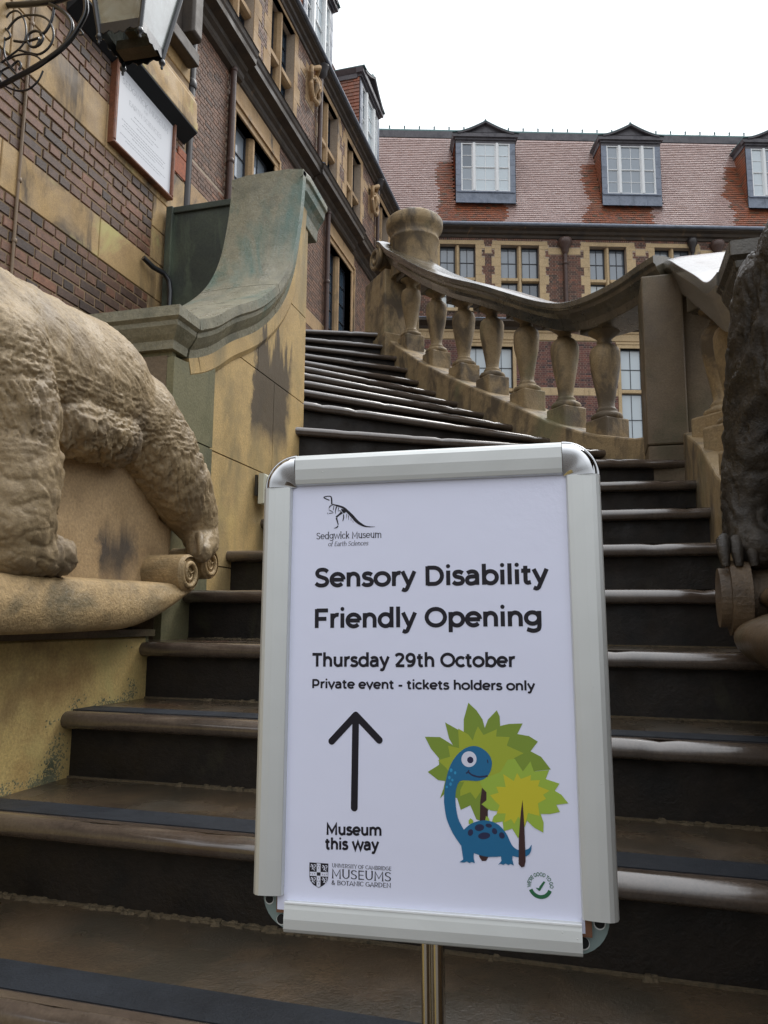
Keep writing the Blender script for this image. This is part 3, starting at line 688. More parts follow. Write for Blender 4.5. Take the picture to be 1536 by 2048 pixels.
def window(root, x0, x1, z0, z1, trans=None, nl=2, mull=.13, depth=.16, smat=None, glassm=None, grid=(2,2), frame=.035, fmat=None, bar=.012, barmat=None, head=.0, skipglass=False):
    """stone mullioned window: one mesh for mullion and transom, glass and glazing bars per light"""
    smat = smat or M['sand_far']; fmat = fmat or M['iron_far']; barmat = barmat or M['iron_far']
    w = MB(); W_ = x1-x0; lw = (W_-mull*(nl-1))/nl; y = depth*.45
    for i in range(1, nl):
        xm = x0+i*lw+(i-1)*mull
        w.prism([(xm, y+.03),(xm+mull*.3, depth*.2),(xm+mull*.7, depth*.2),(xm+mull, y+.03),(xm+mull,.30),(xm,.30)], 'z', z0, z1)
    trs = trans or []
    for zt in trs: 
        for i in range(nl):
            xa = x0+i*(lw+mull)
            w.prism([(y+.03, zt-.075),(depth*.25, zt-.05),(depth*.25, zt+.05),(y+.03, zt+.075),(.30, zt+.075),(.30, zt-.075)], 'x', xa, xa+lw)
    w.box(x0-.02, x1+.02, .302, .34, z0-.02, z1+.02, 1)
    wo = w.build('window', [smat, M['dark']], root)
    zs = [z0]+[t for t in trs]+[z1]
    for i in range(nl):
        xa = x0+i*(lw+mull)
        for k in range(len(zs)-1):
            za = zs[k]+(.075 if k else 0); zb = zs[k+1]-(.075 if k < len(zs)-2 else 0)
            gm = glassm[(i+k*nl) % len(glassm)] if isinstance(glassm, list) else glassm
            p = MB(); yy = depth+.03
            nx, nz = grid if k or len(zs) == 2 else grid
            cw = (lw-2*frame)/nx; ch = (zb-za-2*frame)/nz
            for ix in range(nx):
                for iz in range(nz):
                    tl = random.uniform(-.0025,.0025); a = xa+frame+ix*cw; c = za+frame+iz*ch
                    p.add([(a,yy+tl,c),(a+cw,yy-tl,c),(a+cw,yy-tl+.001,c+ch),(a,yy+tl+.001,c+ch)], [(0,1,2,3)])
            po = p.build('pane', gm, wo)
            f = MB(); yf = depth-.005
            f.box(xa, xa+frame, yf, yf+.05, za, zb); f.box(xa+lw-frame, xa+lw, yf, yf+.05, za, zb)
            f.box(xa+frame, xa+lw-frame, yf+.001, yf+.05, za, za+frame); f.box(xa+frame, xa+lw-frame, yf+.001, yf+.05, zb-frame, zb)
            for ix in range(1, nx): f.box(xa+frame+ix*cw-bar/2, xa+frame+ix*cw+bar/2, yf+.015, yf+.04, za+frame, zb-frame)
            for iz in range(1, nz): f.box(xa+frame, xa+lw-frame, yf+.012, yf+.038, za+frame+iz*ch-bar/2, za+frame+iz*ch+bar/2)
            f.build('glazing_bars', barmat, wo)
    return wo

# ------------------------------------------------------------------ near block on the left (banded brick and stone, with the plaque)
rng = random.Random(11)
nb = empty('banded_wall', (-3.4,0,0), pi/2, 'brick and ochre stone banded wall of the left building with white plaque', 'building')
XE = 5.5
wallslab('wall', -1.2, XE, GZ, 7.0, [], M['mortar'], nb, 0, 2.7)
bands = [(-.2,.30),(1.02,1.38),(2.56,2.87),(3.42,3.78),(4.75,5.1),(5.7,6.1)]
holes = [(-2, XE, a, b) for a, b in bands]
holes += [(-2,3.62,3.78,4.75), (5.04,XE,2.3,2.56),(5.04,XE,2.87,3.42),(5.04,XE,1.38,2.56),(5.0,XE,GZ,1.2), (3.62,3.95,4.2,4.75), (3.62,3.82,3.78,4.0), (5.16,5.36,3.9,4.05)]
for za, zb in bands:
    x = -1.2; i = 0
    while x < XE-.01:
        w = min([.86,.62,.95,.74][i%4], XE-x)
        if XE-x-w < .25: w = XE-x
        mb = MB(); mb.cbox(x+.003, x+w-.003, -.010, .05, za+.003, zb-.003, .005); mb.build('band_stone', M['sand'], nb); x += w; i += 1
for a, b, c, d in [(-1.2,3.62,3.78,4.25),(-1.2,3.62,4.25,4.75),(3.62,3.95,4.2,4.75),(3.62,3.82,3.78,4.0),(5.04,5.27,2.87,3.15),(5.27,XE,2.87,3.15),(5.04,XE,3.15,3.42),(5.04,XE,2.2,2.56),(5.04,XE,1.8,2.2),(5.04,XE,1.38,1.8)]:
    mb = MB(); mb.cbox(a+.003, b-.003, -.010, .05, c+.003, d-.003, .005); mb.build('quoin_block', M['sand'], nb)
vis_b = lay(3.28, 5.04, 2.035-.15, 2.56, holes, rng)+lay(3.28, 5.04, 2.87, 3.42, holes, rng, gauge=.0786)+lay(3.62, 5.04, 3.78, 4.75, holes, rng, gauge=.0746)
brick_objs(vis_b, M['brick_near'], nb, rng)
brick_objs(lay(5.04+.21, XE, 3.78, 4.4, [], rng, gauge=.0775), M['brick_near'], nb, rng)
ob = MB(); ob.cbox(5.27,5.495,-.012,.02,3.80,3.98,.004); ob.cbox(5.36,5.495,-.012,.02,3.985,4.06,.004); ob.cbox(5.30,5.495,-.012,.02,4.22,4.36,.004)
ob.v = [(v[0], v[1]-.003, v[2]) for v in ob.v]; ob.build('render_patch', M['orange_brick'], nb)
o = brick_stuff('bricks', lay(-1.2, 3.28, GZ, 4.75, holes, rng)+lay(3.28,5.04,GZ,1.88,holes,rng)+lay(-1.2,XE,4.75,7.0,holes,rng)+lay(5.04,XE,4.4,7.0,holes,rng), M['brick_near'], nb, rng)
# projecting hood over the plaque
hd = MB(); hd.prism([(-.012,4.225),(-.140,4.222),(-.140,4.30),(-.128,4.315),(-.122,4.49),(-.10,4.53),(-.10,4.56),(-.012,4.64)], 'x', 3.9, 5.45); hd.build('hood_stone', M['sand_hood'] if 'sand_hood' in M else M['sand'], nb, bevel=.006)
hb = MB(); hb.prism([(-.012,4.12),(-.138,4.208),(-.138,4.2215),(-.012,4.2245)], 'x', 3.9, 5.449); hb.build('hood_soffit_shade', M['dark'], nb)  # near-black wedge: the shadow under the hood put into its colour
wd = MB(); wd.box(4.6,5.46,-.12,-.012,4.86,4.98); wd.cbox(5.30,5.46,-.145,-.012,5.09,5.95,.02); wd.box(4.6,5.30,-.03,-.012,4.98,5.95); wd.build('sill_bracket', M['sand_cornice'], nb, bevel=.01)
# conduit and downpipe
cn = empty('conduit_pipe', (-3.385,3.60,GZ), 0, 'thin tan conduit running up the banded wall', 'pipe')
mb = MB(); mb.tube([(0,0,0),(0,0,3.2),(0,-.006,3.9),(0,0,6.5)], .011, 8); mb.build('tube', M['conduit'], cn)
for z in (3.35,3.62,4.02,4.75,5.1): mb = MB(); mb.lathe([(.0145,z),(.0165,z+.004),(.0165,z+.022),(.0145,z+.026)], n=10); mb.box(-.02,0,-.018,.018,z+.004,z+.02); mb.build('clip', M['conduit'], cn)
dpn = empty('corner_downpipe', (-3.42,XE+.06,GZ), 0, 'dark downpipe at the far corner of the banded wall', 'pipe')
mb = MB(); mb.tube([(0,0,0),(0,0,8.3)], .045, 12); mb.build('tube', M['pipe_dark'], dpn)
for z in (4.2,6.1): mb = MB(); mb.lathe([(.05,z),(.056,z+.01),(.056,z+.07),(.05,z+.08)], n=12); mb.build('collar', M['pipe_dark'], dpn)
# plaque
plq = empty('wall_plaque', (-3.39,4.83,3.83), pi/2, 'white lettered plaque in a red varnished wooden frame on the banded wall', 'plaque')
hw, hh = .415, .355
mb = MB(); mb.box(-hw+.02,hw-.02,-.03,.01,-hh+.02,hh-.02); mb.build('panel', M['plaque'], plq)
for nm, bxs in (('frame_rail',[(-hw,hw,-hh,-hh+.026),(-hw,hw,hh-.026,hh)]),('frame_stile',[(-hw,-hw+.036,-hh+.026,hh-.026),(hw-.028,hw,-hh+.026,hh-.026)])):
    for a, b, c, d in bxs: mb = MB(); mb.cbox(a,b,-.055,.01,c,d,.008); mb.build(nm, M['redwood'], plq)
# green stained slab closing the gap between wall and parapet
gs = MB(); gs.box(-3.35,-2.2,5.22,5.34,GZ,3.37); gs.box(-3.36,-3.30,5.18,5.30,GZ,3.385); gs.box(-3.35,-2.2,5.20,5.22,3.33,3.385)
o = gs.build('stone_screen', M['greenslab'], bevel=.006); tag(o, 'tall green stained stone screen between the banded wall and parapet', 'screen wall')
bc = MB(); bc.tube([(-3.36,4.90,2.80),(-3.33,4.99,2.76),(-3.30,5.10,2.755),(-3.28,5.15,2.71),(-3.27,5.16,2.62),(-3.27,5.16,2.4),(-3.27,5.16,GZ)], .022, 8)
o = bc.build('cable', M['iron']); tag(o, 'thick black cable bending down beside the green stained screen', 'cable')

# ------------------------------------------------------------------ far left facade
rng = random.Random(21)
LB = empty('left_facade_building', (-6.1,0,0), pi/2, 'long brick and sandstone museum building along the left with heavy dark cornice', 'building')
XA, XB = 5.5, 24.62
gw = [(6.5,8.25,6.2,9.16),(11.45,13.2,6.2,9.16),(16.5,18.25,6.2,9.20),(21.5,23.3,6.2,9.2)]
uw = [(7.9,9.1,10.95,12.86),(9.6,10.8,10.95,12.86),(10.95+.0,12.05,10.95,12.86),(12.85,14.07,10.95,12.86),(15.75,16.97,10.95,12.80),(17.75,18.98,10.95,12.78),(20.75,21.95,10.95,12.78),(22.6,23.8,10.95,12.78)]
uw = [u for u in uw if u[0] > 10.5]
holes = gw+uw
wallslab('wall', XA, XB, GZ, 13.2, holes, M['mortar_far'], LB)
hs = list(holes)
for (a, b, c, d) in gw:
    # moulded architrave and plain frieze panel
    for nm, xx in (('jamb',(a-.22,a)),('jamb',(b,b+.22))):
        mb = MB(); mb.cbox(xx[0],xx[1],-.03,.18,c-.25,d,.01); mb.box(xx[0]+(.0 if xx[0]<a else .15), xx[0]+(.07 if xx[0]<a else .22), -.06,-.03,c-.25,d+.20); mb.build(nm, M['sand_far'], LB)
    mb = MB(); mb.cbox(a-.149,b+.149,-.03,.18,d,d+.15,.01); mb.box(a-.15,b+.15,-.065,-.03,d+.13,d+.20); mb.cbox(a-.219,b+.219,-.02,.05,d+.2,9.74,.008); mb.build('window_head', M['sand_far'], LB)
    mb = MB(); mb.cbox(a-.3,b+.3,-.10,.2,c-.18,c,.01); mb.build('sill', M['sand_far'], LB)
    window(LB, a, b, c, d, [], 2, .16, .17, glassm=M['glass_sky'] if a < 15 else M['glass'], grid=(2,6), bar=.02)
    hs += [(a-.22,b+.22,c-.25,9.9)]
for i, (a, b, c, d) in enumerate(uw):
    hs += quoins(LB, a, c-.0, d+.0, -1, M['sand_far'], .20, .34, .38, start=i)
    hs += quoins(LB, b, c-.0, d+.0, 1, M['sand_far'], .20, .34, .38, start=i+1)
    mb = MB(); mb.cbox(a-.2,b+.2,-.012,.10,d,d+.16,.004); mb.build('lintel', M['sand_far'], LB); hs += [(a-.2,b+.2,d,d+.16)]
    window(LB, a, b, c, d, [11.62], 2, .15, .20, glassm=M['glass'], grid=(2,3), bar=.016)
for z0, z1 in ((6.55,6.90),(12.30,12.52)):
    for (p, q) in free(XA, XB, z0, z1, hs):
        if q-p > .1: mb = MB(); mb.cbox(p+.001,q-.001,-.012,.04,z0,z1,.004); mb.build('band_stone', M['sand_far'], LB); hs.append((p,q,z0,z1))
crests = [(15.05,12.28),(20.02,12.22)]
for cx, cz in crests: hs.append((cx-.30,cx+.25,cz-.5,cz+.45))
nearb = lay(9.9, 11.15, 7.35, 9.8, hs, rng)[:290]
brick_objs(nearb, M['brick_far'], LB, rng, c=.003)
hs2 = hs+[(9.9,11.15,7.35,9.825)]
brick_stuff('bricks', lay(XA, XB, 4.0, 9.9, hs2, rng)+lay(XA, XB, 10.3, 13.0, hs, rng), M['brick_far'], LB, rng)
# main cornice in separate lengths that break forward
e = [5.5,8.6,11.5,15.02,18.2,21.3,24.3]
for i, (a, b) in enumerate(zip(e, e[1:])):
    o_ = .05 if i % 2 else 0
    pr = [(.0,9.72),(-.05-o_,9.75),(-.08-o_,9.80),(-.08-o_,9.88),(-.14-o_,9.93),(-.16-o_,9.99),(-.30-o_,10.03),(-.32-o_,10.04),(-.32-o_,10.15),(-.345-o_,10.19),(-.37-o_,10.28),(-.0,10.42)]
    mb = MB(); mb.prism(pr, 'x', a, b); mb.build('cornice_length', M['sand_cornice'], LB)
    mb = MB(); mb.prism([(-.385-o_,10.275),(-.365-o_,10.305),(0,10.45),(0,10.425)], 'x', a, b-.004); mb.build('lead_flashing', M['lead'], LB)
mb = MB(); mb.prism([(0,12.93),(-.04,12.95),(-.06,13.0),(-.12,13.04),(-.14,13.09),(-.22,13.13),(-.24,13.20),(0,13.22)], 'x', XA, XB-.35); mb.build('eaves_cornice', M['sand_cornice'], LB)
mb = MB(); mb.tube([(XA,-.26,13.21),(XB-.4,-.26,13.21)], .045, 8); mb.box(XA,XB-.4,-.25,0.05,13.225,13.245); mb.build('gutter', M['lead'], LB)
def tiles(name, root, regs, mat_fn, x0, x1, zb, zt, off_fn, rng, holes, gauge=.1, w=.165):
    """plain tiles: rows lying on the slope; off_fn(z) = how far behind the wall face"""
    groups = {}
    nr = int((zt-zb)/gauge/.94)
    for r in range(nr):
        z = zb+r*gauge*.94; zz = z+gauge*.94*1.25
        x = x0-(w/2 if r % 2 else 0)
        while x < x1:
            xc = x+w/2
            if not any(h[0] < xc < h[1] and h[2]-.02 < z < h[3] for h in holes):
                m = mat_fn(xc, z); mb = groups.setdefault(m, MB())
                j = rng.uniform(-.002,.002); o0 = off_fn(z)-.042+rng.uniform(-.003,.003); o1 = off_fn(zz)-.010
                a, b = x+.002, x+w-.002
                mb.add([(a,o0,z+j),(b,o0,z+j*.5),(b,o1,zz),(a,o1,zz),(a,o0+.03,z+j),(b,o0+.03,z+j*.5)], [(0,1,2,3),(4,5,1,0)])
            x += w
    for m, mb in groups.items():
        o = mb.build(name, M[m], root); o['kind'] = 'stuff'
def roof_core(root, x0, x1, z0, z1, off, mat, xcut=None):
    mb = MB(); mb.prism([(off(z0)+.01,z0-.1),(off(z1)+.01,z1),(off(z1)+3,z1),(off(z0)+6,z0-.1)], 'x', x0, x1); return mb.build('roof', mat, root)
roff = lambda z: .10+.33*(z-13.87)
lroff = lambda z: .05+.36*(z-13.25)
roof_core(LB, XA, XB+1, 13.25, 17.9, lroff, M['underroof'])
mb = MB(); mb.tube([(XA,lroff(17.9)+.05,17.92),(XB+1.5,lroff(17.9)+.05,17.92)], .08, 8); mb.build('ridge_roll', M['verdigris'], LB)
def dormer(root, cx, hw, zb, zw0, zw1, off, wmat, lights, roofoff, deep=1.5, opening=None, mold=True):
    """pedimented lead dormer with white sashes; front plane at y=off"""
    D = empty('dormer', (cx,off,zb)); D.parent = root
    f = MB(); zc = zw1-zb
    hwin = hw-.2
    f.box(-hw,-hwin,0,.10,0.45,zc); f.box(hwin,hw,0,.10,.45,zc)
    f.box(-hw,hw,0,.10,zc,zc+.12); f.box(-hw-.03,hw+.03,-.05,.10,zc+.12,zc+.20)
    f.prism([(-hw-.10,zc+.2),(hw+.10,zc+.2),(hw+.14,zc+.34),(-hw-.14,zc+.34)], 'y', -.12, .10)
    # curved pediment
    top = [(-hw-.14,zc+.34)]+[(x, zc+.36+.44*(max(0,1-abs(x)/(hw*.92)))**1.35) for x in np.linspace(-hw*.95,hw*.95,17)]+[(hw+.14,zc+.34)]
    f.prism(top, 'y', -.02, .2)
    inn = [(x*.86, z+.0) for x, z in top]
    f.build('lead_front', M['leaddark'], D)
    t2 = MB()
    for (xa, za), (xb, zb_) in zip(top[1:-1], top[2:-1]): t2.prism([(xa,za-.055),(xb,zb_-.055),(xb,zb_+.0),(xa,za+.0)], 'y', -.16, -.02)
    t2.prism([(-.55,zc+.42),(.55,zc+.42),(0,zc+.60)], 'y', -.035, -.02)
    t2.build('pediment_moulding', M['leaddark'], D)
    t3 = MB()
    for (xa, za), (xb, zb_) in zip(top[0:], top[1:]): t3.prism([(xa,za),(xb,zb_),(xb,zb_+.03),(xa,za+.03)], 'y', -.17, deep+.4)
    t3.lathe([(.04,0),(.03,.05),(.045,.07),(.01,.14)], (0,-.08,zc+.80), 8)
    t3.build('copper_roof', M['verdigris'], D)
    ap = MB(); ap.box(-hw,hw,-.02,.08,0,.44); ap.box(-hw+.02,hw-.02,-.06,0,.40,.45)
    for x in (-hw*.45,.05,hw*.5): ap.box(x,x+.02,-.03,-.02,0,.40)
    ap.add([(-hw-.05,-.20,-.10),(hw+.05,-.20,-.10),(hw+.02,0,.02),(-hw-.02,0,.02)], [(0,1,2,3)])
    ap.build('lead_apron', M['lead'], D)
    for s in (-1,1):
        sd = MB()
        x = s*(hw-.1); n = 9
        for k in range(n): 
            za = .46+(zc-.46)*k/n; zb_ = .46+(zc-.46)*(k+1)/n
            sd.box(min(x-.1*1,x+.1),max(x-.1,x+.1),-.012-.004*(k%2),0,za,zb_-.004)
        sd.build('lead_stile', M['lead'], D)
    # tile hung cheeks
    for s in (-1,1):
        ck = MB(); nrow = 22
        yb = lambda z: roofoff(z+zb)-off
        for k in range(nrow):
            za = (zc+.1)*k/nrow; zb_ = za+(zc+.1)/nrow; y1 = max(yb(zb_),.10)
            x = s*hw; nt_ = max(1, int(y1/.165))
            for q in range(nt_):
                ya = .02+(y1-.02)*q/nt_; yc = .02+(y1-.02)*(q+1)/nt_
                ck.add([(x+s*.028,ya+.002,za),(x+s*.028,yc-.002,za),(x+s*.008,yc-.002,zb_+.015),(x+s*.008,ya+.002,zb_+.015),(x,ya,za),(x,yc,za)], [(0,1,2,3),(4,5,1,0)])
        ck.add([(s*(hw-.02),.05,0),(s*(hw-.02),yb(zc+.3),zc+.3),(s*(hw-.02),.05,zc+.3)], [(0,1,2)])
        o = ck.build('tiled_cheek', M['tile_or'], D); o['kind'] = 'stuff'
        # sloping lead soffit/verge
        vg = MB(); y2 = yb(zc+.34)+.1
        vg.prism([(s*(hw+.0),zc+.2),(s*(hw+.14),zc+.34),(s*(hw+.0),zc+.34)], 'y', .1, y2); vg.box(min(s*hw,s*(hw+.05)),max(s*hw,s*(hw+.05)),.08,y2,zc+.06,zc+.2); vg.build('verge', M['leaddark'], D)
    bk = MB(); bk.box(-hw+.03,hw-.03,.30,.34,.1,zc+.3); bk.build('room_back', M['dark'], D)
    # window
    w = MB(); z0 = zw0-zb; z1 = zw1-zb
    ww = 2*hwin; mu = .13; cw = ww*.40; sw = (ww-cw-2*mu)/2
    w.box(-hwin,hwin,-.03,.08,z0-.08,z0); w.box(-hwin,-hwin+.035,-.01,.08,z0,z1); w.box(hwin-.035,hwin,-.01,.08,z0,z1); w.box(-hwin+.035,hwin-.035,0,.08,z1-.03,z1)
    for s in (-1,1):
        xm = s*(cw/2+mu/2); w.prism([(xm-mu/2,.0),(xm-mu*.3,-.05),(xm+mu*.3,-.05),(xm+mu/2,.0),(xm+mu/2,.08),(xm-mu/2,.08)], 'z', z0, z1)
    W_ = w.build('window', M['white'], D)
    spans = [(-hwin+.035,-cw/2-mu,1),(-cw/2,cw/2,2),(cw/2+mu,hwin-.035,1)]
    for li, (a, b, nx) in enumerate(spans):
        for half in (0,1):
            za = z0+(z1-z0)*.5*half; zb_ = z0+(z1-z0)*.5*(half+1); yy = .045 if half else .065
            p = MB(); fr = .02; nzz = 2
            ccw = (b-a-2*fr)/nx; cch = (zb_-za-2*fr)/nzz
            for ix in range(nx):
                for iz in range(nzz):
                    tl = random.uniform(-.002,.002); A = a+fr+ix*ccw; C = za+fr+iz*cch
                    p.add([(A,yy+tl,C),(A+ccw,yy-tl,C),(A+ccw,yy-tl,C+cch),(A,yy+tl,C+cch)], [(0,1,2,3)])
            pass
            gm = lights[li] if isinstance(lights[li], str) else lights[li][half]
            p.build('pane', M[gm], W_)
            f = MB(); y = yy-.02
            f.box(a,a+fr,y,y+.03,za,zb_); f.box(b-fr,b,y,y+.03,za,zb_); f.box(a+fr,b-fr,y+.001,y+.03,za,za+fr*1.3); f.box(a+fr,b-fr,y+.001,y+.03,zb_-fr,zb_)
            for ix in range(1,nx): f.box(a+fr+ix*ccw-.010,a+fr+ix*ccw+.010,y+.004,y+.03,za+fr,zb_-fr)
            f.box(a+fr,b-fr,y+.005,y+.03,za+fr+cch-.010,za+fr+cch+.010)
            f.build('sash', M['white'], W_)
    return D
LD = [dict(cx=c, hw=1.1) for c in (11.55,16.0,20.45)]
dhol = []
for d_ in LD: 
    if d_['cx'] < 23:
        dormer(LB, d_['cx'], 1.0, 13.35, 13.8, 15.80, .20, None, ['glass','glass_pale','glass_pale'], lroff); dhol.append((d_['cx']-1.0,d_['cx']+1.0,13.3,16.5))
tiles('roof_tiles', LB, None, lambda x, z: 'tile', 9.0, XB+1, 13.28, 17.9, lroff, rng, dhol)
# carved crests with the pipes beside them
for ci, (cx, cz) in enumerate(crests):
    cr = MB(); cr.prism([(cx-.16,cz+.30),(cx+.16,cz+.30),(cx+.20,cz+.05),(cx+.12,cz-.22),(cx,cz-.36),(cx-.12,cz-.22),(cx-.20,cz+.05)], 'y', -.10, 0)
    for s in (-1,1):
        cr.tube([(cx+s*.12,-.10,cz+.38),(cx+s*.27,-.13,cz+.30),(cx+s*.30,-.14,cz+.12),(cx+s*.22,-.12,cz+.0),(cx+s*.28,-.13,cz-.14),(cx+s*.20,-.13,cz-.30),(cx+s*.05,-.14,cz-.42)], [.03,.055,.05,.04,.055,.05,.035], 7)
        cr.tube([(cx+s*.22,-.13,cz+.02),(cx+s*.14,-.18,cz+.07),(cx+s*.12,-.18,cz+.0)], [.045,.035,.03], 7)
    cr.tube([(cx-.14,-.10,cz+.36),(cx,-.20,cz+.46),(cx+.14,-.10,cz+.36)], [.05,.08,.05], 8)
    cr.tube([(cx-.12,-.12,cz-.38),(cx,-.18,cz-.44),(cx+.12,-.12,cz-.38)], [.05,.06,.05], 8)
    cr.tube([(cx,-.11,cz+.26),(cx+.02,-.16,cz+.10),(cx-.02,-.16,cz-.06),(cx,-.11,cz-.25)], [.04,.08,.08,.03], 8)
    cr.prism([(cx-.30,cz+.44),(cx+.25,cz+.44),(cx+.25,cz-.5),(cx-.30,cz-.5)], 'y', -.012, .0)
    o = cr.build('carved_crest', M['sand_far'], LB, bevel=.01)
for i, (px, za, zb) in enumerate([(11.18,GZ,9.8),(16.2,GZ,9.8),(20.95,GZ,9.8),(15.50,10.4,12.85),(20.45,10.4,12.85)]):
    mb = MB(); mb.tube([(0,0,za),(0,0,zb)], .055, 10)
    P = empty('downpipe', (-6.1+.09,px,0), 0, ['brown downpipe left of the nearer leaded window of the left building','brown downpipe left of the farther leaded window of the left building','dark downpipe beside the far corner of the left building','brown upper downpipe with hopper right of the nearer carved crest','brown upper downpipe with hopper right of the farther carved crest'][i], 'pipe', 'downpipes on the left building')
    mb.build('tube', M['pipe'], P)
    if zb < 10:
        for z in (7.95,9.72,6.3): mb = MB(); mb.lathe([(.06,z),(.068,z+.01),(.068,z+.07),(.06,z+.08)], n=12); mb.build('collar', M['pipe'], P)
    else:
        mb = MB(); mb.lathe([(.06,zb-.05),(.10,zb+.02),(.15,zb+.10),(.16,zb+.22),(.19,zb+.26),(.19,zb+.30),(.03,zb+.31)], n=10); mb.build('hopper', M['pipe_dark'], P)

# ------------------------------------------------------------------ back facade
rng = random.Random(31)
BB = empty('back_building', (-6.1,24.63,0), R(16.7), 'brick and sandstone building closing the courtyard under a tiled mansard roof with dormers', 'building')
SX0, SX1 = -.6, 15.5
bu = [(1.13,2.40,10.85,13.25),(3.30,4.67,10.85,13.25),(6.48,7.80,10.85,13.25),(8.82,10.14,10.85,13.25),(11.9,13.2,10.85,13.25)]
blw = [(2.02,3.67,6.0,9.46),(7.45,9.10,6.0,9.46),(12.4,14.05,6.0,9.46)]
holes = bu+blw
wallslab('wall', SX0, SX1, GZ, 13.5, holes, M['mortar_far'], BB)
hs = list(holes)
for i, (a, b, c, d) in enumerate(bu):
    h_ = .33
    hs += quoins(BB, a, c-.06, d, -1, M['sand_back'], .22, .33, h_, start=0); hs += quoins(BB, b, c-.06, d, 1, M['sand_back'], .22, .33, h_, start=0)
    mb = MB(); mb.cbox(a-.3,b+.3,-.014,.12,d+.001,d+.15,.004); mb.build('lintel', M['sand_back'], BB); hs.append((a-.3,b+.3,d,d+.15))
    mb = MB(); mb.cbox(a-.3,b+.3,-.07,.2,c-.12,c-.001,.006); mb.build('sill', M['sand_back'], BB); hs.append((a-.3,b+.3,c-.12,c))
    window(BB, a, b, c, d-.0, [11.98], 2, .15, .22, smat=M['sand_back'], glassm=[[M['glass_lo'],M['dark'],M['glass_mid'],M['glass_mid']],[M['glass_mid'],M['glass'],M['glass_mid'],M['glass_mid']],[M['glass_lo'],M['glass'],M['glass_mid'],M['glass_mid']]][i%3], grid=(2,2), bar=.022, frame=.045)
    # brick flat arch
    va = MB(); xc = (a+b)/2; n = 21
    for k in range(n):
        t = (k-(n-1)/2)/((n-1)/2); x = xc+t*(b-a)*.56; dx = t*.10
        va.add([(x-.030,-.012,d+.16),(x+.030,-.012,d+.16),(x+.034+dx,-.012,d+.40-.05*t*t),(x-.034+dx,-.012,d+.40-.05*t*t),(x-.030,.02,d+.16),(x+.030,.02,d+.16),(x+.034+dx,.02,d+.40-.05*t*t),(x-.034+dx,.02,d+.40-.05*t*t)], [(0,1,2,3),(0,4,7,3),(1,5,6,2),(2,3,7,6),(0,1,5,4)])
    o = va.build('brick_arch', M['brick_back'], BB); o['kind'] = 'stuff'; hs.append((a-.12,b+.12,d+.15,d+.40))
for (a, b, c, d) in blw:
    mb = MB()
    for (p, q) in ((a-.12,a),(b,b+.12)): mb.cbox(p,q,-.03,.2,c,d,.01)
    mb.cbox(a-.119,b+.119,-.03,.2,d,d+.14,.01); mb.build('stone_surround', M['sand_back'], BB); hs.append((a-.12,b+.12,c,d+.24))
    mb = MB(); mb.box(a-.16,b+.16,-.05,-.002,d+.14,d+.22); mb.build('label_mould', M['sand_back'], BB)
    window(BB, a, b, c, d, [7.92], 2, .13, .12, smat=M['sand_back'], glassm=M['glass_pale'], grid=(2,2) , bar=.018, frame=.03)
for z0, z1, hh_ in ((12.92,13.16,hs),(7.74,8.0,hs)):
    for (p, q) in free(SX0, SX1, z0, z1, hh_):
        if q-p < .05: continue
        n = max(1, int((q-p)/1.1))
        for k in range(n): mb = MB(); mb.cbox(p+(q-p)*k/n+.002,p+(q-p)*(k+1)/n-.002,-.014,.04,z0,z1,.004); mb.build('band_stone', M['sand_back'], BB)
        hs = hs+[(p,q,z0,z1)]
brick_stuff('bricks', lay(SX0, SX1, 10.5, 13.5, hs, rng), M['brick_back'], BB, rng, proud=.01)
brick_stuff('bricks', lay(SX0, SX1, 4.5, 9.68, hs, rng), M['brick_low'], BB, rng, proud=.01)
# string course with lead top, mouldings and frieze
mb = MB(); mb.prism([(0,10.06),(-.06,10.08),(-.10,10.16),(-.28,10.26),(-.32,10.28),(-.32,10.38),(0,10.50)], 'x', SX0, SX1); mb.build('string_course', M['sand_cornice'], BB)
mb = MB(); mb.prism([(-.34,10.365),(-.33,10.40),(0,10.52),(0,10.505)], 'x', SX0, SX1); mb.build('lead_flashing', M['lead'], BB)
x = SX0
while x < SX1: mb = MB(); mb.cbox(x+.002,min(x+1.3,SX1)-.002,-.03,.03,9.70,10.06,.006); mb.build('frieze_stone', M['sand_back'], BB); x += 1.3
mb = MB(); mb.box(SX0,SX1,-.06,-.031,9.98,10.055); mb.box(SX0,SX1,-.045,-.031,9.72,9.77); mb.build('frieze_moulding', M['sand_back'], BB)
mb = MB(); mb.prism([(0,13.48),(-.05,13.50),(-.08,13.58),(-.16,13.62),(-.20,13.70),(-.32,13.76),(-.34,13.84),(0,13.86)], 'x', SX0, SX1); mb.build('eaves_cornice', M['sand_cornice'], BB)
mb = MB(); mb.tube([(SX0,-.36,13.86),(SX1,-.36,13.86)], .065, 8); mb.box(SX0,SX1,-.36,.1,13.86,13.90); mb.build('gutter', M['leadgut'] if 'leadgut' in M else M['lead'], BB)
roff = lambda z: .10+.345*(z-13.87)
roof_core(BB, SX0-2, SX1, 13.87, 18.75, roff, M['underroof'])
mb = MB(); mb.box(SX0-2,SX1,roff(18.6)-.05,roff(18.6)+.1,18.50,18.78); mb.build('ridge_lead', M['leaddark'], BB)
mb = MB(); yy = roff(18.7); mb.tube([(SX0-2,yy,18.80),(SX1,yy,18.80)], .085, 8)
for k in range(28): xx = SX0-1.8+k*.58; mb.lathe([(.025,0),(.03,.12),(.035,.13),(.005,.19)], (xx,yy,18.87), 6)
mb.build('ridge_roll', M['verdigris'], BB)
dcs = [2.87,8.28,13.7]; dh = []
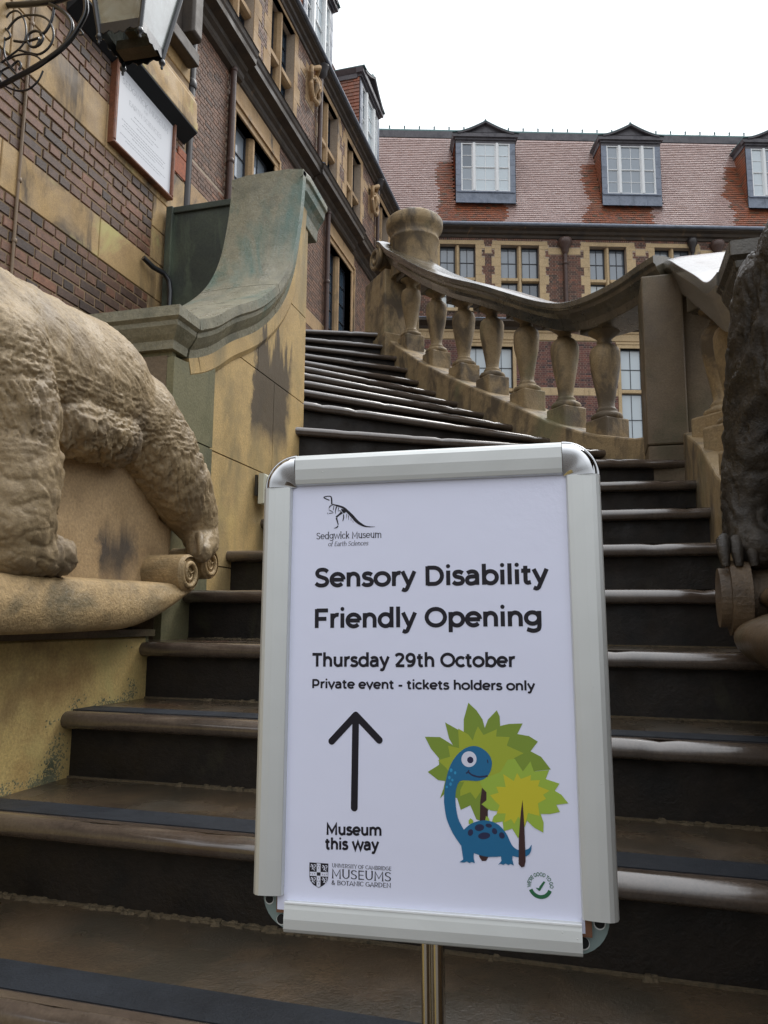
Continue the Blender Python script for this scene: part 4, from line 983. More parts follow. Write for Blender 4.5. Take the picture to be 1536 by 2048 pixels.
gl = [[('glass_mid','glass'),'glass_pale','glass_pale'],[('glass_mid','glass_mid'),('glass_mid','glass_mid'),('glass_mid','glass_mid')],[('glass_pale','glass_pale'),'glass_mid','glass_mid']]
gl[1] = ['glass_mid','glass_mid','glass_mid']
for i, c in enumerate(dcs):
    dormer(BB, c, 1.10, 15.13, 15.62, 17.50, .50, None, gl[i], roff); dh.append((c-1.1,c+1.1,15.15,18.2))
def tmat(x, z):
    w = .35*noise.noise(Vector((x*1.3,z*1.1,2.0)))+.12*noise.noise(Vector((x*5,z*5,7.0)))
    for c in dcs:
        left = c-1.1-.42-.10*(17.4-z)+w; 
        if z < 17.2 and left < x < c-1.0: return 'tile_or'
        if z < 15.3 and left < x < c+.75+w*1.3: return 'tile_or'
    return 'tile'
tiles('roof_tiles', BB, None, tmat, SX0-1.5, SX1, 13.92, 18.5, roff, rng, dh)
for i, (px, dk) in enumerate([(5.58,0),(10.15,1),(11.05,0)]):
    P = empty('downpipe', (0,0,0), 0, ['brown downpipe with flared hopper between second and third upper windows of the back building','small dark hopper head at the eaves of the back building above the corner pier','brown hopper pipe at the eaves near the right edge of the back building'][i], 'pipe', 'downpipes on the back building')
    u_ = Vector((cos(R(16.7)),sin(R(16.7)),0)); n_ = Vector((sin(R(16.7)),-cos(R(16.7)),0)); p = Vector((-6.1,24.63,0))+u_*px+n_*.10; P.location = p; P.rotation_euler = (0,0,R(16.7))
    z1 = 13.0 if not dk else 13.1; s = .7 if dk else 1
    mb = MB(); mb.tube([(0,0,GZ),(0,0,z1)], .075*s, 10); mb.build('tube', M['pipe_dark'] if dk else M['pipe'], P)
    mb = MB(); mb.lathe([(.075*s,z1-.12),(.13*s,z1-.02),(.14*s,z1+.10),(.24*s,z1+.24),(.26*s,z1+.38),(.22*s,z1+.46),(.02,z1+.47)], n=10); mb.build('hopper', M['pipe_dark'] if dk else M['pipe'], P)
    mb = MB(); mb.lathe([(.085,z1-.5),(.095,z1-.49),(.095,z1-.40),(.085,z1-.39)], n=10); mb.build('collar', M['pipe_dark'] if dk else M['pipe'], P)
# poster artwork outlines, millimetres from the centre of the frame
ART = {
 'leaf_dark': [[43.2,-10.63],[50.91,-17.67],[56.58,-26.12],[58.63,-34.14],[61.93,-26.0],[70.57,-17.27],[73.14,-22.91],[73.39,-31.89],[81.61,-29.8],[94.73,-29.02],[89.48,-39.0],[100.36,-40.58],[108.51,-45.48],[101.35,-54.52],[111.07,-59.3],[119.74,-70.51],[105.95,-72.38],[91.68,-77.51],[72.44,-87.49],[54.46,-120.51],[48.74,-118.95],[43.23,-106.3],[33.95,-110.89],[30.74,-100.36],[18.08,-97.16],[14.09,-101.26],[17.68,-91.56],[19.25,-84.93],[12.37,-84.25],[2.36,-77.07],[13.56,-70.05],[13.65,-63.88],[5.82,-55.09],[-0.04,-43.97],[14.93,-43.85],[27.48,-51.11],[23.84,-45.03],[20.11,-29.83],[32.37,-36.23],[38.22,-38.93],[38.46,-26.53]],
 'leaf_mid': [[52.04,-32.88],[57.22,-40.8],[70.13,-35.08],[69.28,-41.89],[82.24,-42.01],[79.15,-50.06],[94.95,-56.57],[85.51,-61.52],[88.16,-68.4],[78.5,-74.3],[62.98,-83.23],[56.21,-85.36],[53.13,-93.83],[48.37,-100.34],[43.47,-94.24],[33.69,-98.37],[33.79,-92.77],[37.83,-85.14],[30.03,-85.45],[20.43,-72.64],[12.63,-65.82],[24.54,-62.11],[22.74,-51.73],[33.53,-53.78],[32.88,-35.26],[42.6,-40.72],[46.88,-46.29],[48.97,-39.6]],
 'leaf_light': [[86.45,-61.96],[93.7,-73.29],[101.06,-63.79],[103.78,-72.92],[118.14,-71.03],[114.6,-79.4],[127.18,-83.02],[122.6,-89.58],[128.48,-92.96],[134.64,-100.38],[123.54,-102.23],[126.72,-108.41],[117.71,-110.64],[108.9,-111.05],[111.43,-118.61],[110.85,-127.64],[102.46,-123.57],[96.12,-117.56],[94.09,-123.09],[87.41,-133.83],[82.3,-125.5],[74.22,-128.19],[73.5,-119.57],[63.02,-121.46],[65.07,-115.41],[70.89,-110.56],[62.34,-110.04],[53.85,-104.9],[58.73,-100.99],[58.9,-93.59],[55.14,-90.04],[52.4,-83.18],[59.22,-80.13],[72.77,-74.51],[79.75,-63.11]],
 'leaf_yellow': [[88.26,-74.87],[91.6,-80.28],[101.14,-76.24],[100.51,-81.32],[109.43,-80.52],[107.38,-86.09],[117.96,-89.77],[111.8,-93.67],[114.46,-97.19],[106.88,-101.62],[107.91,-112.91],[97.27,-110.69],[94.11,-122.18],[88.26,-114.3],[84.3,-121.31],[81.6,-116.9],[74.9,-120.42],[76.54,-112.12],[68.0,-112.53],[71.04,-105.05],[67.31,-102.0],[62.19,-96.23],[70.38,-93.58],[68.13,-88.13],[77.18,-88.22],[75.11,-76.28],[84.92,-82.38]],
 'trunk_back': [[54.98,-88.66],[59.36,-94.5],[59.2,-101.43],[54.04,-104.89],[59.69,-109.24],[59.44,-152.11],[56.98,-155.87],[53.18,-156.1],[50.69,-152.62],[52.76,-102.18]],
 'trunk_front': [[92.65,-99.05],[93.62,-123.11],[93.82,-153.69],[92.55,-158.68],[89.74,-159.48],[87.31,-156.76],[88.2,-132.44],[90.74,-109.63]],
 'dino': [[18.05,-99.04],[18.28,-96.72],[18.6,-93.4],[19.06,-89.6],[19.73,-85.85],[20.63,-82.08],[21.73,-78.08],[22.99,-74.15],[24.4,-70.62],[25.95,-67.55],[27.66,-64.78],[29.5,-62.28],[31.46,-59.99],[33.54,-57.89],[35.76,-55.99],[38.06,-54.37],[40.4,-53.1],[42.79,-52.15],[45.25,-51.51],[47.73,-51.23],[50.18,-51.39],[52.71,-52.07],[55.29,-53.21],[57.71,-54.66],[59.77,-56.27],[61.45,-58.08],[62.86,-60.13],[63.93,-62.32],[64.58,-64.55],[64.76,-66.88],[64.51,-69.34],[63.95,-71.75],[63.21,-73.93],[62.28,-75.88],[61.12,-77.68],[59.76,-79.28],[58.24,-80.63],[56.63,-81.69],[54.89,-82.5],[52.88,-83.1],[50.46,-83.53],[47.28,-83.67],[43.51,-83.52],[39.82,-83.38],[36.89,-83.5],[34.99,-83.87],[33.74,-84.37],[32.83,-85.14],[31.96,-86.31],[31.09,-87.97],[30.37,-90.04],[29.8,-92.37],[29.37,-94.82],[29.1,-97.39],[28.97,-100.14],[29.0,-103.03],[29.18,-106.01],[29.49,-109.18],[29.94,-112.52],[30.56,-115.83],[31.38,-118.88],[32.58,-121.79],[34.08,-124.62],[35.52,-127.05],[36.51,-128.75],[36.51,-128.75],[37.93,-127.53],[39.95,-125.75],[42.32,-123.88],[44.83,-122.36],[47.5,-121.24],[50.42,-120.29],[53.44,-119.62],[56.4,-119.32],[59.33,-119.4],[62.29,-119.82],[65.14,-120.58],[67.77,-121.68],[70.13,-123.18],[72.3,-125.06],[74.28,-127.19],[76.08,-129.45],[77.64,-132.06],[78.99,-134.99],[80.22,-137.8],[81.43,-140.03],[82.61,-141.53],[83.7,-142.55],[84.81,-143.26],[86.0,-143.83],[87.33,-144.26],[88.73,-144.49],[90.16,-144.53],[91.58,-144.41],[93.07,-144.1],[94.6,-143.6],[96.04,-142.97],[97.23,-142.3],[98.13,-141.36],[98.83,-140.19],[99.33,-139.26],[99.65,-139.02],[99.76,-139.8],[99.67,-141.27],[99.41,-142.97],[99.02,-144.44],[98.54,-145.62],[97.93,-146.74],[97.14,-147.76],[96.11,-148.64],[94.75,-149.39],[93.11,-150.04],[91.34,-150.53],[89.53,-150.81],[87.52,-150.78],[85.31,-150.49],[83.3,-150.14],[81.91,-149.91],[81.54,-153.07],[82.79,-158.38],[80.03,-157.02],[77.65,-158.24],[75.34,-157.03],[72.96,-158.34],[70.63,-157.58],[68.25,-158.62],[71.45,-155.01],[71.09,-150.98],[71.09,-150.98],[69.29,-151.2],[66.69,-151.52],[63.85,-151.83],[61.34,-152.0],[59.3,-152.03],[57.44,-151.96],[55.64,-151.8],[53.76,-151.54],[51.59,-151.08],[49.26,-150.47],[47.16,-149.87],[45.7,-149.46],[45.32,-153.84],[46.47,-158.49],[43.62,-157.57],[41.21,-158.62],[38.84,-157.4],[36.43,-158.45],[31.82,-158.45],[35.52,-155.78],[33.82,-143.56],[33.82,-143.56],[32.44,-141.73],[30.44,-139.11],[28.24,-136.07],[26.28,-132.96],[24.56,-129.81],[22.9,-126.45],[21.4,-122.96],[20.18,-119.42],[19.3,-115.47],[18.69,-111.19],[18.27,-107.33],[17.97,-104.64]],
 'spike': [[41.44,-123.45],[41.31,-120.24],[42.99,-118.13],[44.89,-119.14],[46.01,-120.93],[44.82,-122.82]],
 'spike2': [[57.16,-119.46],[57.92,-115.3],[60.28,-116.56],[61.16,-119.72]],
 'eye': [[50.12,-63.44],[49.9,-65.07],[49.33,-66.64],[48.44,-68.06],[47.26,-69.26],[45.86,-70.18],[44.31,-70.77],[42.68,-71.01],[41.06,-70.89],[39.52,-70.4],[38.15,-69.57],[37.01,-68.45],[36.17,-67.09],[35.65,-65.55],[35.5,-63.92],[35.71,-62.28],[36.29,-60.7],[37.19,-59.28],[38.37,-58.08],[39.78,-57.15],[41.34,-56.56],[42.97,-56.33],[44.6,-56.46],[46.13,-56.96],[47.5,-57.79],[48.63,-58.92],[49.47,-60.28],[49.97,-61.81]],
 'pupil': [[47.09,-64.29],[46.93,-65.25],[46.48,-66.13],[45.8,-66.84],[44.95,-67.31],[44.01,-67.49],[43.08,-67.37],[42.25,-66.96],[41.6,-66.3],[41.18,-65.45],[41.06,-64.49],[41.22,-63.53],[41.67,-62.64],[42.35,-61.94],[43.2,-61.47],[44.14,-61.28],[45.07,-61.41],[45.9,-61.82],[46.56,-62.48],[46.97,-63.34]],
 'spots': [[[45.32,-131.58],[44.92,-132.5],[44.33,-133.28],[43.6,-133.84],[42.8,-134.14],[42.01,-134.14],[41.31,-133.84],[40.77,-133.27],[40.44,-132.48],[40.35,-131.56],[40.51,-130.59],[40.91,-129.67],[41.51,-128.89],[42.24,-128.32],[43.04,-128.02],[43.83,-128.03],[44.52,-128.33],[45.06,-128.9],[45.39,-129.69],[45.48,-130.61]],[[55.93,-125.33],[55.83,-126.32],[55.3,-127.29],[54.4,-128.15],[53.21,-128.81],[51.85,-129.22],[50.45,-129.33],[49.14,-129.12],[48.07,-128.63],[47.32,-127.89],[46.98,-126.98],[47.08,-126.0],[47.61,-125.02],[48.52,-124.16],[49.71,-123.5],[51.07,-123.09],[52.48,-122.99],[53.78,-123.19],[54.85,-123.69],[55.59,-124.43]],[[63.26,-124.34],[62.98,-124.88],[62.44,-125.32],[61.69,-125.62],[60.8,-125.74],[59.86,-125.69],[58.96,-125.46],[58.19,-125.08],[57.63,-124.58],[57.33,-124.01],[57.32,-123.42],[57.6,-122.89],[58.15,-122.45],[58.9,-122.15],[59.8,-122.02],[60.74,-122.07],[61.63,-122.3],[62.4,-122.69],[62.96,-123.19],[63.26,-123.76]],[[67.87,-127.55],[68.14,-128.4],[68.17,-129.27],[67.96,-130.08],[67.53,-130.74],[66.91,-131.2],[66.18,-131.41],[65.4,-131.34],[64.65,-131.01],[64.0,-130.45],[63.52,-129.7],[63.25,-128.85],[63.22,-127.98],[63.43,-127.17],[63.86,-126.5],[64.48,-126.05],[65.21,-125.84],[65.99,-125.91],[66.74,-126.24],[67.39,-126.81]],[[61.49,-132.46],[61.29,-133.45],[60.56,-134.43],[59.36,-135.3],[57.81,-135.98],[56.06,-136.4],[54.28,-136.52],[52.65,-136.33],[51.33,-135.85],[50.44,-135.12],[50.07,-134.21],[50.27,-133.22],[51.01,-132.24],[52.21,-131.36],[53.77,-130.68],[55.52,-130.26],[57.3,-130.15],[58.93,-130.34],[60.25,-130.83],[61.13,-131.56]],[[74.76,-130.94],[75.03,-131.81],[75.05,-132.71],[74.81,-133.56],[74.33,-134.25],[73.67,-134.74],[72.89,-134.97],[72.06,-134.92],[71.26,-134.59],[70.58,-134.02],[70.08,-133.25],[69.81,-132.38],[69.79,-131.47],[70.03,-130.63],[70.51,-129.93],[71.17,-129.44],[71.96,-129.21],[72.79,-129.27],[73.58,-129.6],[74.26,-130.17]]],
 'freck': [[[26.79,-74.49],[26.49,-75.61],[25.74,-76.32],[24.83,-76.35],[24.11,-75.69],[23.84,-74.6],[24.14,-73.48],[24.89,-72.77],[25.8,-72.73],[26.53,-73.39]],[[30.37,-76.81],[30.13,-77.7],[29.54,-78.27],[28.81,-78.29],[28.23,-77.77],[28.02,-76.89],[28.26,-76.0],[28.86,-75.43],[29.59,-75.4],[30.17,-75.93]],[[24.81,-81.43],[24.55,-82.43],[23.9,-83.07],[23.11,-83.1],[22.48,-82.51],[22.26,-81.52],[22.52,-80.52],[23.16,-79.88],[23.95,-79.85],[24.58,-80.44]],[[27.51,-83.67],[27.28,-84.45],[26.68,-84.95],[25.95,-84.98],[25.37,-84.53],[25.16,-83.76],[25.4,-82.98],[26.0,-82.48],[26.72,-82.45],[27.3,-82.91]],[[25.88,-87.48],[25.62,-88.49],[24.98,-89.12],[24.19,-89.16],[23.56,-88.57],[23.33,-87.59],[23.59,-86.58],[24.24,-85.94],[25.03,-85.91],[25.66,-86.5]],[[22.11,-90.26],[21.88,-90.98],[21.28,-91.45],[20.55,-91.48],[19.97,-91.06],[19.76,-90.35],[19.99,-89.63],[20.59,-89.16],[21.32,-89.13],[21.9,-89.55]]],
 'nostril': [[61.29,-65.03],[61.35,-66.13],[61.17,-66.85],[60.82,-66.92],[60.43,-66.32],[60.15,-65.26],[60.08,-64.16],[60.26,-63.44],[60.62,-63.37],[61.01,-63.97]],
 'smile': [[41.71,-75.45],[42.37,-76.0],[43.3,-76.79],[44.44,-77.62],[45.74,-78.3],[47.2,-78.82],[48.86,-79.27],[50.65,-79.59],[52.48,-79.73],[54.56,-79.58],[56.87,-79.2],[58.96,-78.78],[60.41,-78.5]],
 'smile2': [[39.74,-76.84],[39.99,-76.75],[40.34,-76.62],[40.73,-76.43],[41.12,-76.13],[41.52,-75.63],[41.96,-74.98],[42.35,-74.35],[42.62,-73.92]],
 'bones': [[[-98.6,195.09],[-98.98,195.24],[-99.51,195.44],[-100.13,195.68],[-100.77,195.95],[-101.4,196.23],[-102.12,196.55],[-102.93,196.91],[-103.71,197.29],[-104.3,197.62],[-104.52,197.78],[-104.51,197.61],[-104.45,197.65],[-104.15,197.82],[-103.7,198.0],[-103.22,198.15],[-102.68,198.26],[-102.0,198.36],[-101.27,198.42],[-100.56,198.45],[-99.92,198.45],[-99.33,198.41],[-98.78,198.36],[-98.32,198.27],[-97.98,198.14],[-97.74,197.96],[-97.58,197.69],[-97.45,197.31],[-97.36,196.82],[-97.28,196.2],[-97.22,195.49],[-97.13,194.59],[-97.08,193.46],[-97.06,192.3],[-97.04,191.27],[-97.02,190.55],[-95.66,190.51],[-95.65,191.22],[-95.65,192.25],[-95.65,193.43],[-95.68,194.6],[-95.75,195.58],[-95.89,196.34],[-96.04,197.03],[-96.25,197.67],[-96.54,198.24],[-96.97,198.74],[-97.52,199.09],[-98.12,199.27],[-98.73,199.33],[-99.33,199.34],[-99.94,199.34],[-100.62,199.34],[-101.38,199.31],[-102.15,199.24],[-102.88,199.14],[-103.49,199.01],[-104.04,198.86],[-104.58,198.68],[-105.07,198.43],[-105.45,197.99],[-105.39,197.27],[-104.89,196.79],[-104.19,196.37],[-103.38,195.96],[-102.56,195.56],[-101.84,195.23],[-101.17,194.94],[-100.48,194.69],[-99.84,194.46],[-99.3,194.28],[-98.92,194.15]],[[-97.12,190.18],[-96.3,189.85],[-95.14,189.42],[-93.77,188.93],[-92.35,188.4],[-90.99,187.88],[-89.64,187.39],[-88.23,186.9],[-86.85,186.4],[-85.58,185.85],[-84.49,185.26],[-83.6,184.61],[-82.82,183.89],[-82.08,183.08],[-81.28,182.19],[-80.4,181.23],[-79.46,180.25],[-78.5,179.23],[-77.52,178.16],[-76.54,177.07],[-75.58,175.99],[-74.61,174.91],[-73.63,173.75],[-72.62,172.55],[-71.55,171.36],[-70.42,170.25],[-69.21,169.31],[-67.99,168.45],[-66.75,167.67],[-65.51,166.97],[-64.3,166.36],[-63.13,165.88],[-62.01,165.49],[-60.85,165.17],[-59.62,164.92],[-58.23,164.76],[-56.51,164.65],[-54.52,164.64],[-52.51,164.68],[-50.77,164.75],[-49.56,164.81],[-49.56,165.03],[-50.77,165.16],[-52.52,165.29],[-54.51,165.44],[-56.45,165.65],[-58.06,165.94],[-59.29,166.33],[-60.32,166.77],[-61.25,167.27],[-62.15,167.84],[-63.12,168.49],[-64.15,169.18],[-65.18,169.94],[-66.2,170.77],[-67.21,171.67],[-68.16,172.6],[-69.13,173.55],[-70.09,174.63],[-71.07,175.79],[-72.08,176.99],[-73.11,178.15],[-74.2,179.21],[-75.28,180.25],[-76.36,181.26],[-77.43,182.24],[-78.44,183.14],[-79.37,183.99],[-80.25,184.82],[-81.18,185.64],[-82.22,186.44],[-83.41,187.16],[-84.77,187.76],[-86.22,188.26],[-87.7,188.69],[-89.15,189.08],[-90.53,189.45],[-91.94,189.82],[-93.43,190.18],[-94.85,190.5],[-96.06,190.76],[-96.92,190.93]],[[-95.35,189.27],[-95.72,189.29],[-96.26,189.3],[-96.91,189.26],[-97.6,189.13],[-98.28,188.84],[-98.72,188.23],[-99.07,187.53],[-99.36,186.81],[-99.58,186.18],[-99.71,185.74],[-99.4,185.58],[-99.11,185.94],[-98.73,186.47],[-98.3,187.07],[-97.85,187.59],[-97.45,187.89],[-97.13,188.18],[-96.65,188.42],[-96.11,188.62],[-95.61,188.79],[-95.27,188.94]],[[-94.27,188.31],[-94.38,187.64],[-94.54,186.65],[-94.72,185.55],[-94.88,184.56],[-94.99,183.89],[-94.43,183.77],[-94.28,184.43],[-94.07,185.41],[-93.84,186.49],[-93.64,187.47],[-93.49,188.14]],[[-91.75,187.78],[-91.85,187.15],[-92.03,186.27],[-92.24,185.24],[-92.43,184.19],[-92.54,183.26],[-92.58,182.4],[-92.56,181.54],[-92.51,180.75],[-92.44,180.08],[-92.39,179.6],[-92.22,179.6],[-92.15,180.07],[-92.09,180.73],[-92.01,181.5],[-91.91,182.32],[-91.76,183.11],[-91.52,183.96],[-91.2,184.94],[-90.87,185.92],[-90.56,186.76],[-90.32,187.36]],[[-89.21,186.45],[-89.23,185.77],[-89.29,184.78],[-89.37,183.68],[-89.43,182.68],[-89.45,182.0],[-89.17,181.96],[-89.02,182.62],[-88.84,183.59],[-88.64,184.67],[-88.46,185.65],[-88.31,186.31]],[[-99.69,184.31],[-99.35,184.07],[-98.85,183.74],[-98.28,183.36],[-97.69,183.0],[-97.17,182.68],[-96.66,182.5],[-96.16,182.34],[-95.71,182.22],[-95.33,182.13],[-95.06,182.08],[-94.91,182.49],[-95.16,182.63],[-95.51,182.8],[-95.92,183.0],[-96.36,183.23],[-96.78,183.47],[-97.3,183.7],[-97.9,184.01],[-98.5,184.32],[-99.03,184.6],[-99.41,184.79]],[[-94.48,181.54],[-95.26,181.41],[-96.4,181.21],[-97.66,181.0],[-98.8,180.81],[-99.58,180.67],[-99.47,180.12],[-98.68,180.22],[-97.53,180.37],[-96.26,180.54],[-95.11,180.69],[-94.33,180.78]],[[-100.49,181.63],[-100.6,181.55],[-100.78,181.43],[-100.98,181.26],[-101.15,181.02],[-101.2,180.68],[-101.02,180.35],[-100.76,180.02],[-100.46,179.7],[-100.19,179.42],[-100.0,179.24],[-99.83,179.37],[-99.97,179.59],[-100.2,179.9],[-100.44,180.24],[-100.63,180.56],[-100.7,180.76],[-100.71,180.86],[-100.64,181.0],[-100.51,181.16],[-100.37,181.31],[-100.28,181.43]],[[-86.26,184.19],[-86.02,183.74],[-85.63,183.18],[-85.19,182.57],[-84.79,181.97],[-84.57,181.47],[-84.26,181.21],[-83.95,180.88],[-83.65,180.52],[-83.37,180.17],[-83.14,179.92],[-80.77,181.33],[-80.89,181.61],[-81.08,182.03],[-81.36,182.55],[-81.72,183.13],[-82.18,183.73],[-82.91,184.1],[-83.68,184.44],[-84.43,184.74],[-85.09,184.95],[-85.59,185.05]],[[-88.31,182.79],[-88.0,182.69],[-87.55,182.54],[-87.06,182.37],[-86.61,182.22],[-86.31,182.11],[-86.09,182.73],[-86.39,182.85],[-86.83,183.03],[-87.32,183.22],[-87.76,183.39],[-88.05,183.52]],[[-85.97,182.37],[-86.36,181.92],[-86.95,181.32],[-87.64,180.63],[-88.35,179.94],[-88.99,179.3],[-89.67,178.76],[-90.38,178.2],[-91.06,177.66],[-91.64,177.21],[-92.05,176.88],[-91.04,175.65],[-90.62,175.96],[-90.02,176.4],[-89.33,176.92],[-88.6,177.46],[-87.9,177.99],[-87.11,178.45],[-86.26,178.98],[-85.42,179.49],[-84.69,179.92],[-84.15,180.19]],[[-92.07,175.18],[-91.87,174.75],[-91.62,174.14],[-91.33,173.42],[-91.04,172.66],[-90.76,171.93],[-90.51,171.16],[-90.24,170.3],[-89.97,169.45],[-89.74,168.72],[-89.57,168.21],[-88.58,168.43],[-88.69,168.95],[-88.86,169.7],[-89.06,170.56],[-89.26,171.45],[-89.46,172.25],[-89.63,173.02],[-89.82,173.81],[-89.99,174.57],[-90.14,175.21],[-90.23,175.67]],[[-89.68,167.65],[-89.88,167.39],[-90.12,167.02],[-90.4,166.63],[-90.71,166.29],[-91.02,166.07],[-91.43,165.78],[-92.05,165.48],[-92.75,165.22],[-93.37,164.98],[-93.79,164.78],[-93.7,164.46],[-93.23,164.47],[-92.55,164.51],[-91.77,164.59],[-90.98,164.73],[-90.27,164.95],[-89.76,165.41],[-89.38,165.94],[-89.11,166.44],[-88.93,166.85],[-88.8,167.13]],[[-83.92,179.01],[-83.92,178.47],[-83.89,177.71],[-83.87,176.84],[-83.89,175.99],[-83.96,175.26],[-84.03,174.59],[-84.18,173.87],[-84.36,173.17],[-84.52,172.56],[-84.61,172.12],[-84.08,171.91],[-83.87,172.3],[-83.57,172.86],[-83.25,173.54],[-82.95,174.3],[-82.73,175.07],[-82.71,175.93],[-82.77,176.85],[-82.86,177.74],[-82.95,178.5],[-83.02,179.04]],[[-80.2,179.23],[-80.25,178.52],[-80.36,177.47],[-80.48,176.31],[-80.58,175.26],[-80.64,174.55],[-80.41,174.51],[-80.27,175.21],[-80.08,176.24],[-79.87,177.39],[-79.67,178.42],[-79.53,179.12]],[[-78.4,177.74],[-78.31,176.99],[-78.21,175.88],[-78.11,174.65],[-78.02,173.54],[-77.93,172.79],[-77.71,172.79],[-77.68,173.54],[-77.66,174.65],[-77.65,175.88],[-77.64,176.99],[-77.61,177.74]],[[-75.69,174.63],[-75.62,174.17],[-75.53,173.49],[-75.44,172.74],[-75.36,172.07],[-75.29,171.61],[-75.07,171.61],[-75.05,172.07],[-75.04,172.75],[-75.04,173.5],[-75.03,174.18],[-75.02,174.64]],[[-73.76,172.03],[-73.61,171.7],[-73.41,171.22],[-73.19,170.68],[-72.99,170.19],[-72.84,169.87],[-72.68,169.92],[-72.76,170.26],[-72.88,170.77],[-73.03,171.33],[-73.15,171.83],[-73.23,172.18]]],
 'arrow': [[[-69.98,-24.86],[-71.4,-113.82]],[[-69.98,-24.86],[-94.87,-50.85]],[[-69.98,-24.86],[-45.87,-48.5]]],
 'shield': [[-117.01,-167.52],[-97.6,-167.57],[-97.8,-181.91],[-98.95,-184.65],[-102.59,-188.2],[-107.34,-190.71],[-112.88,-188.21],[-116.24,-184.42],[-117.02,-180.46]],
 'shield_cross_v': [[-109.53,-167.94],[-105.47,-167.97],[-105.52,-189.06],[-107.34,-190.18],[-109.48,-189.32]],
 'shield_cross_h': [[-116.55,-176.22],[-97.99,-175.6],[-97.96,-179.79],[-116.51,-180.03]],
 'shield_c': [[-109.3,-176.3],[-105.47,-176.27],[-105.59,-179.41],[-109.28,-179.44]],
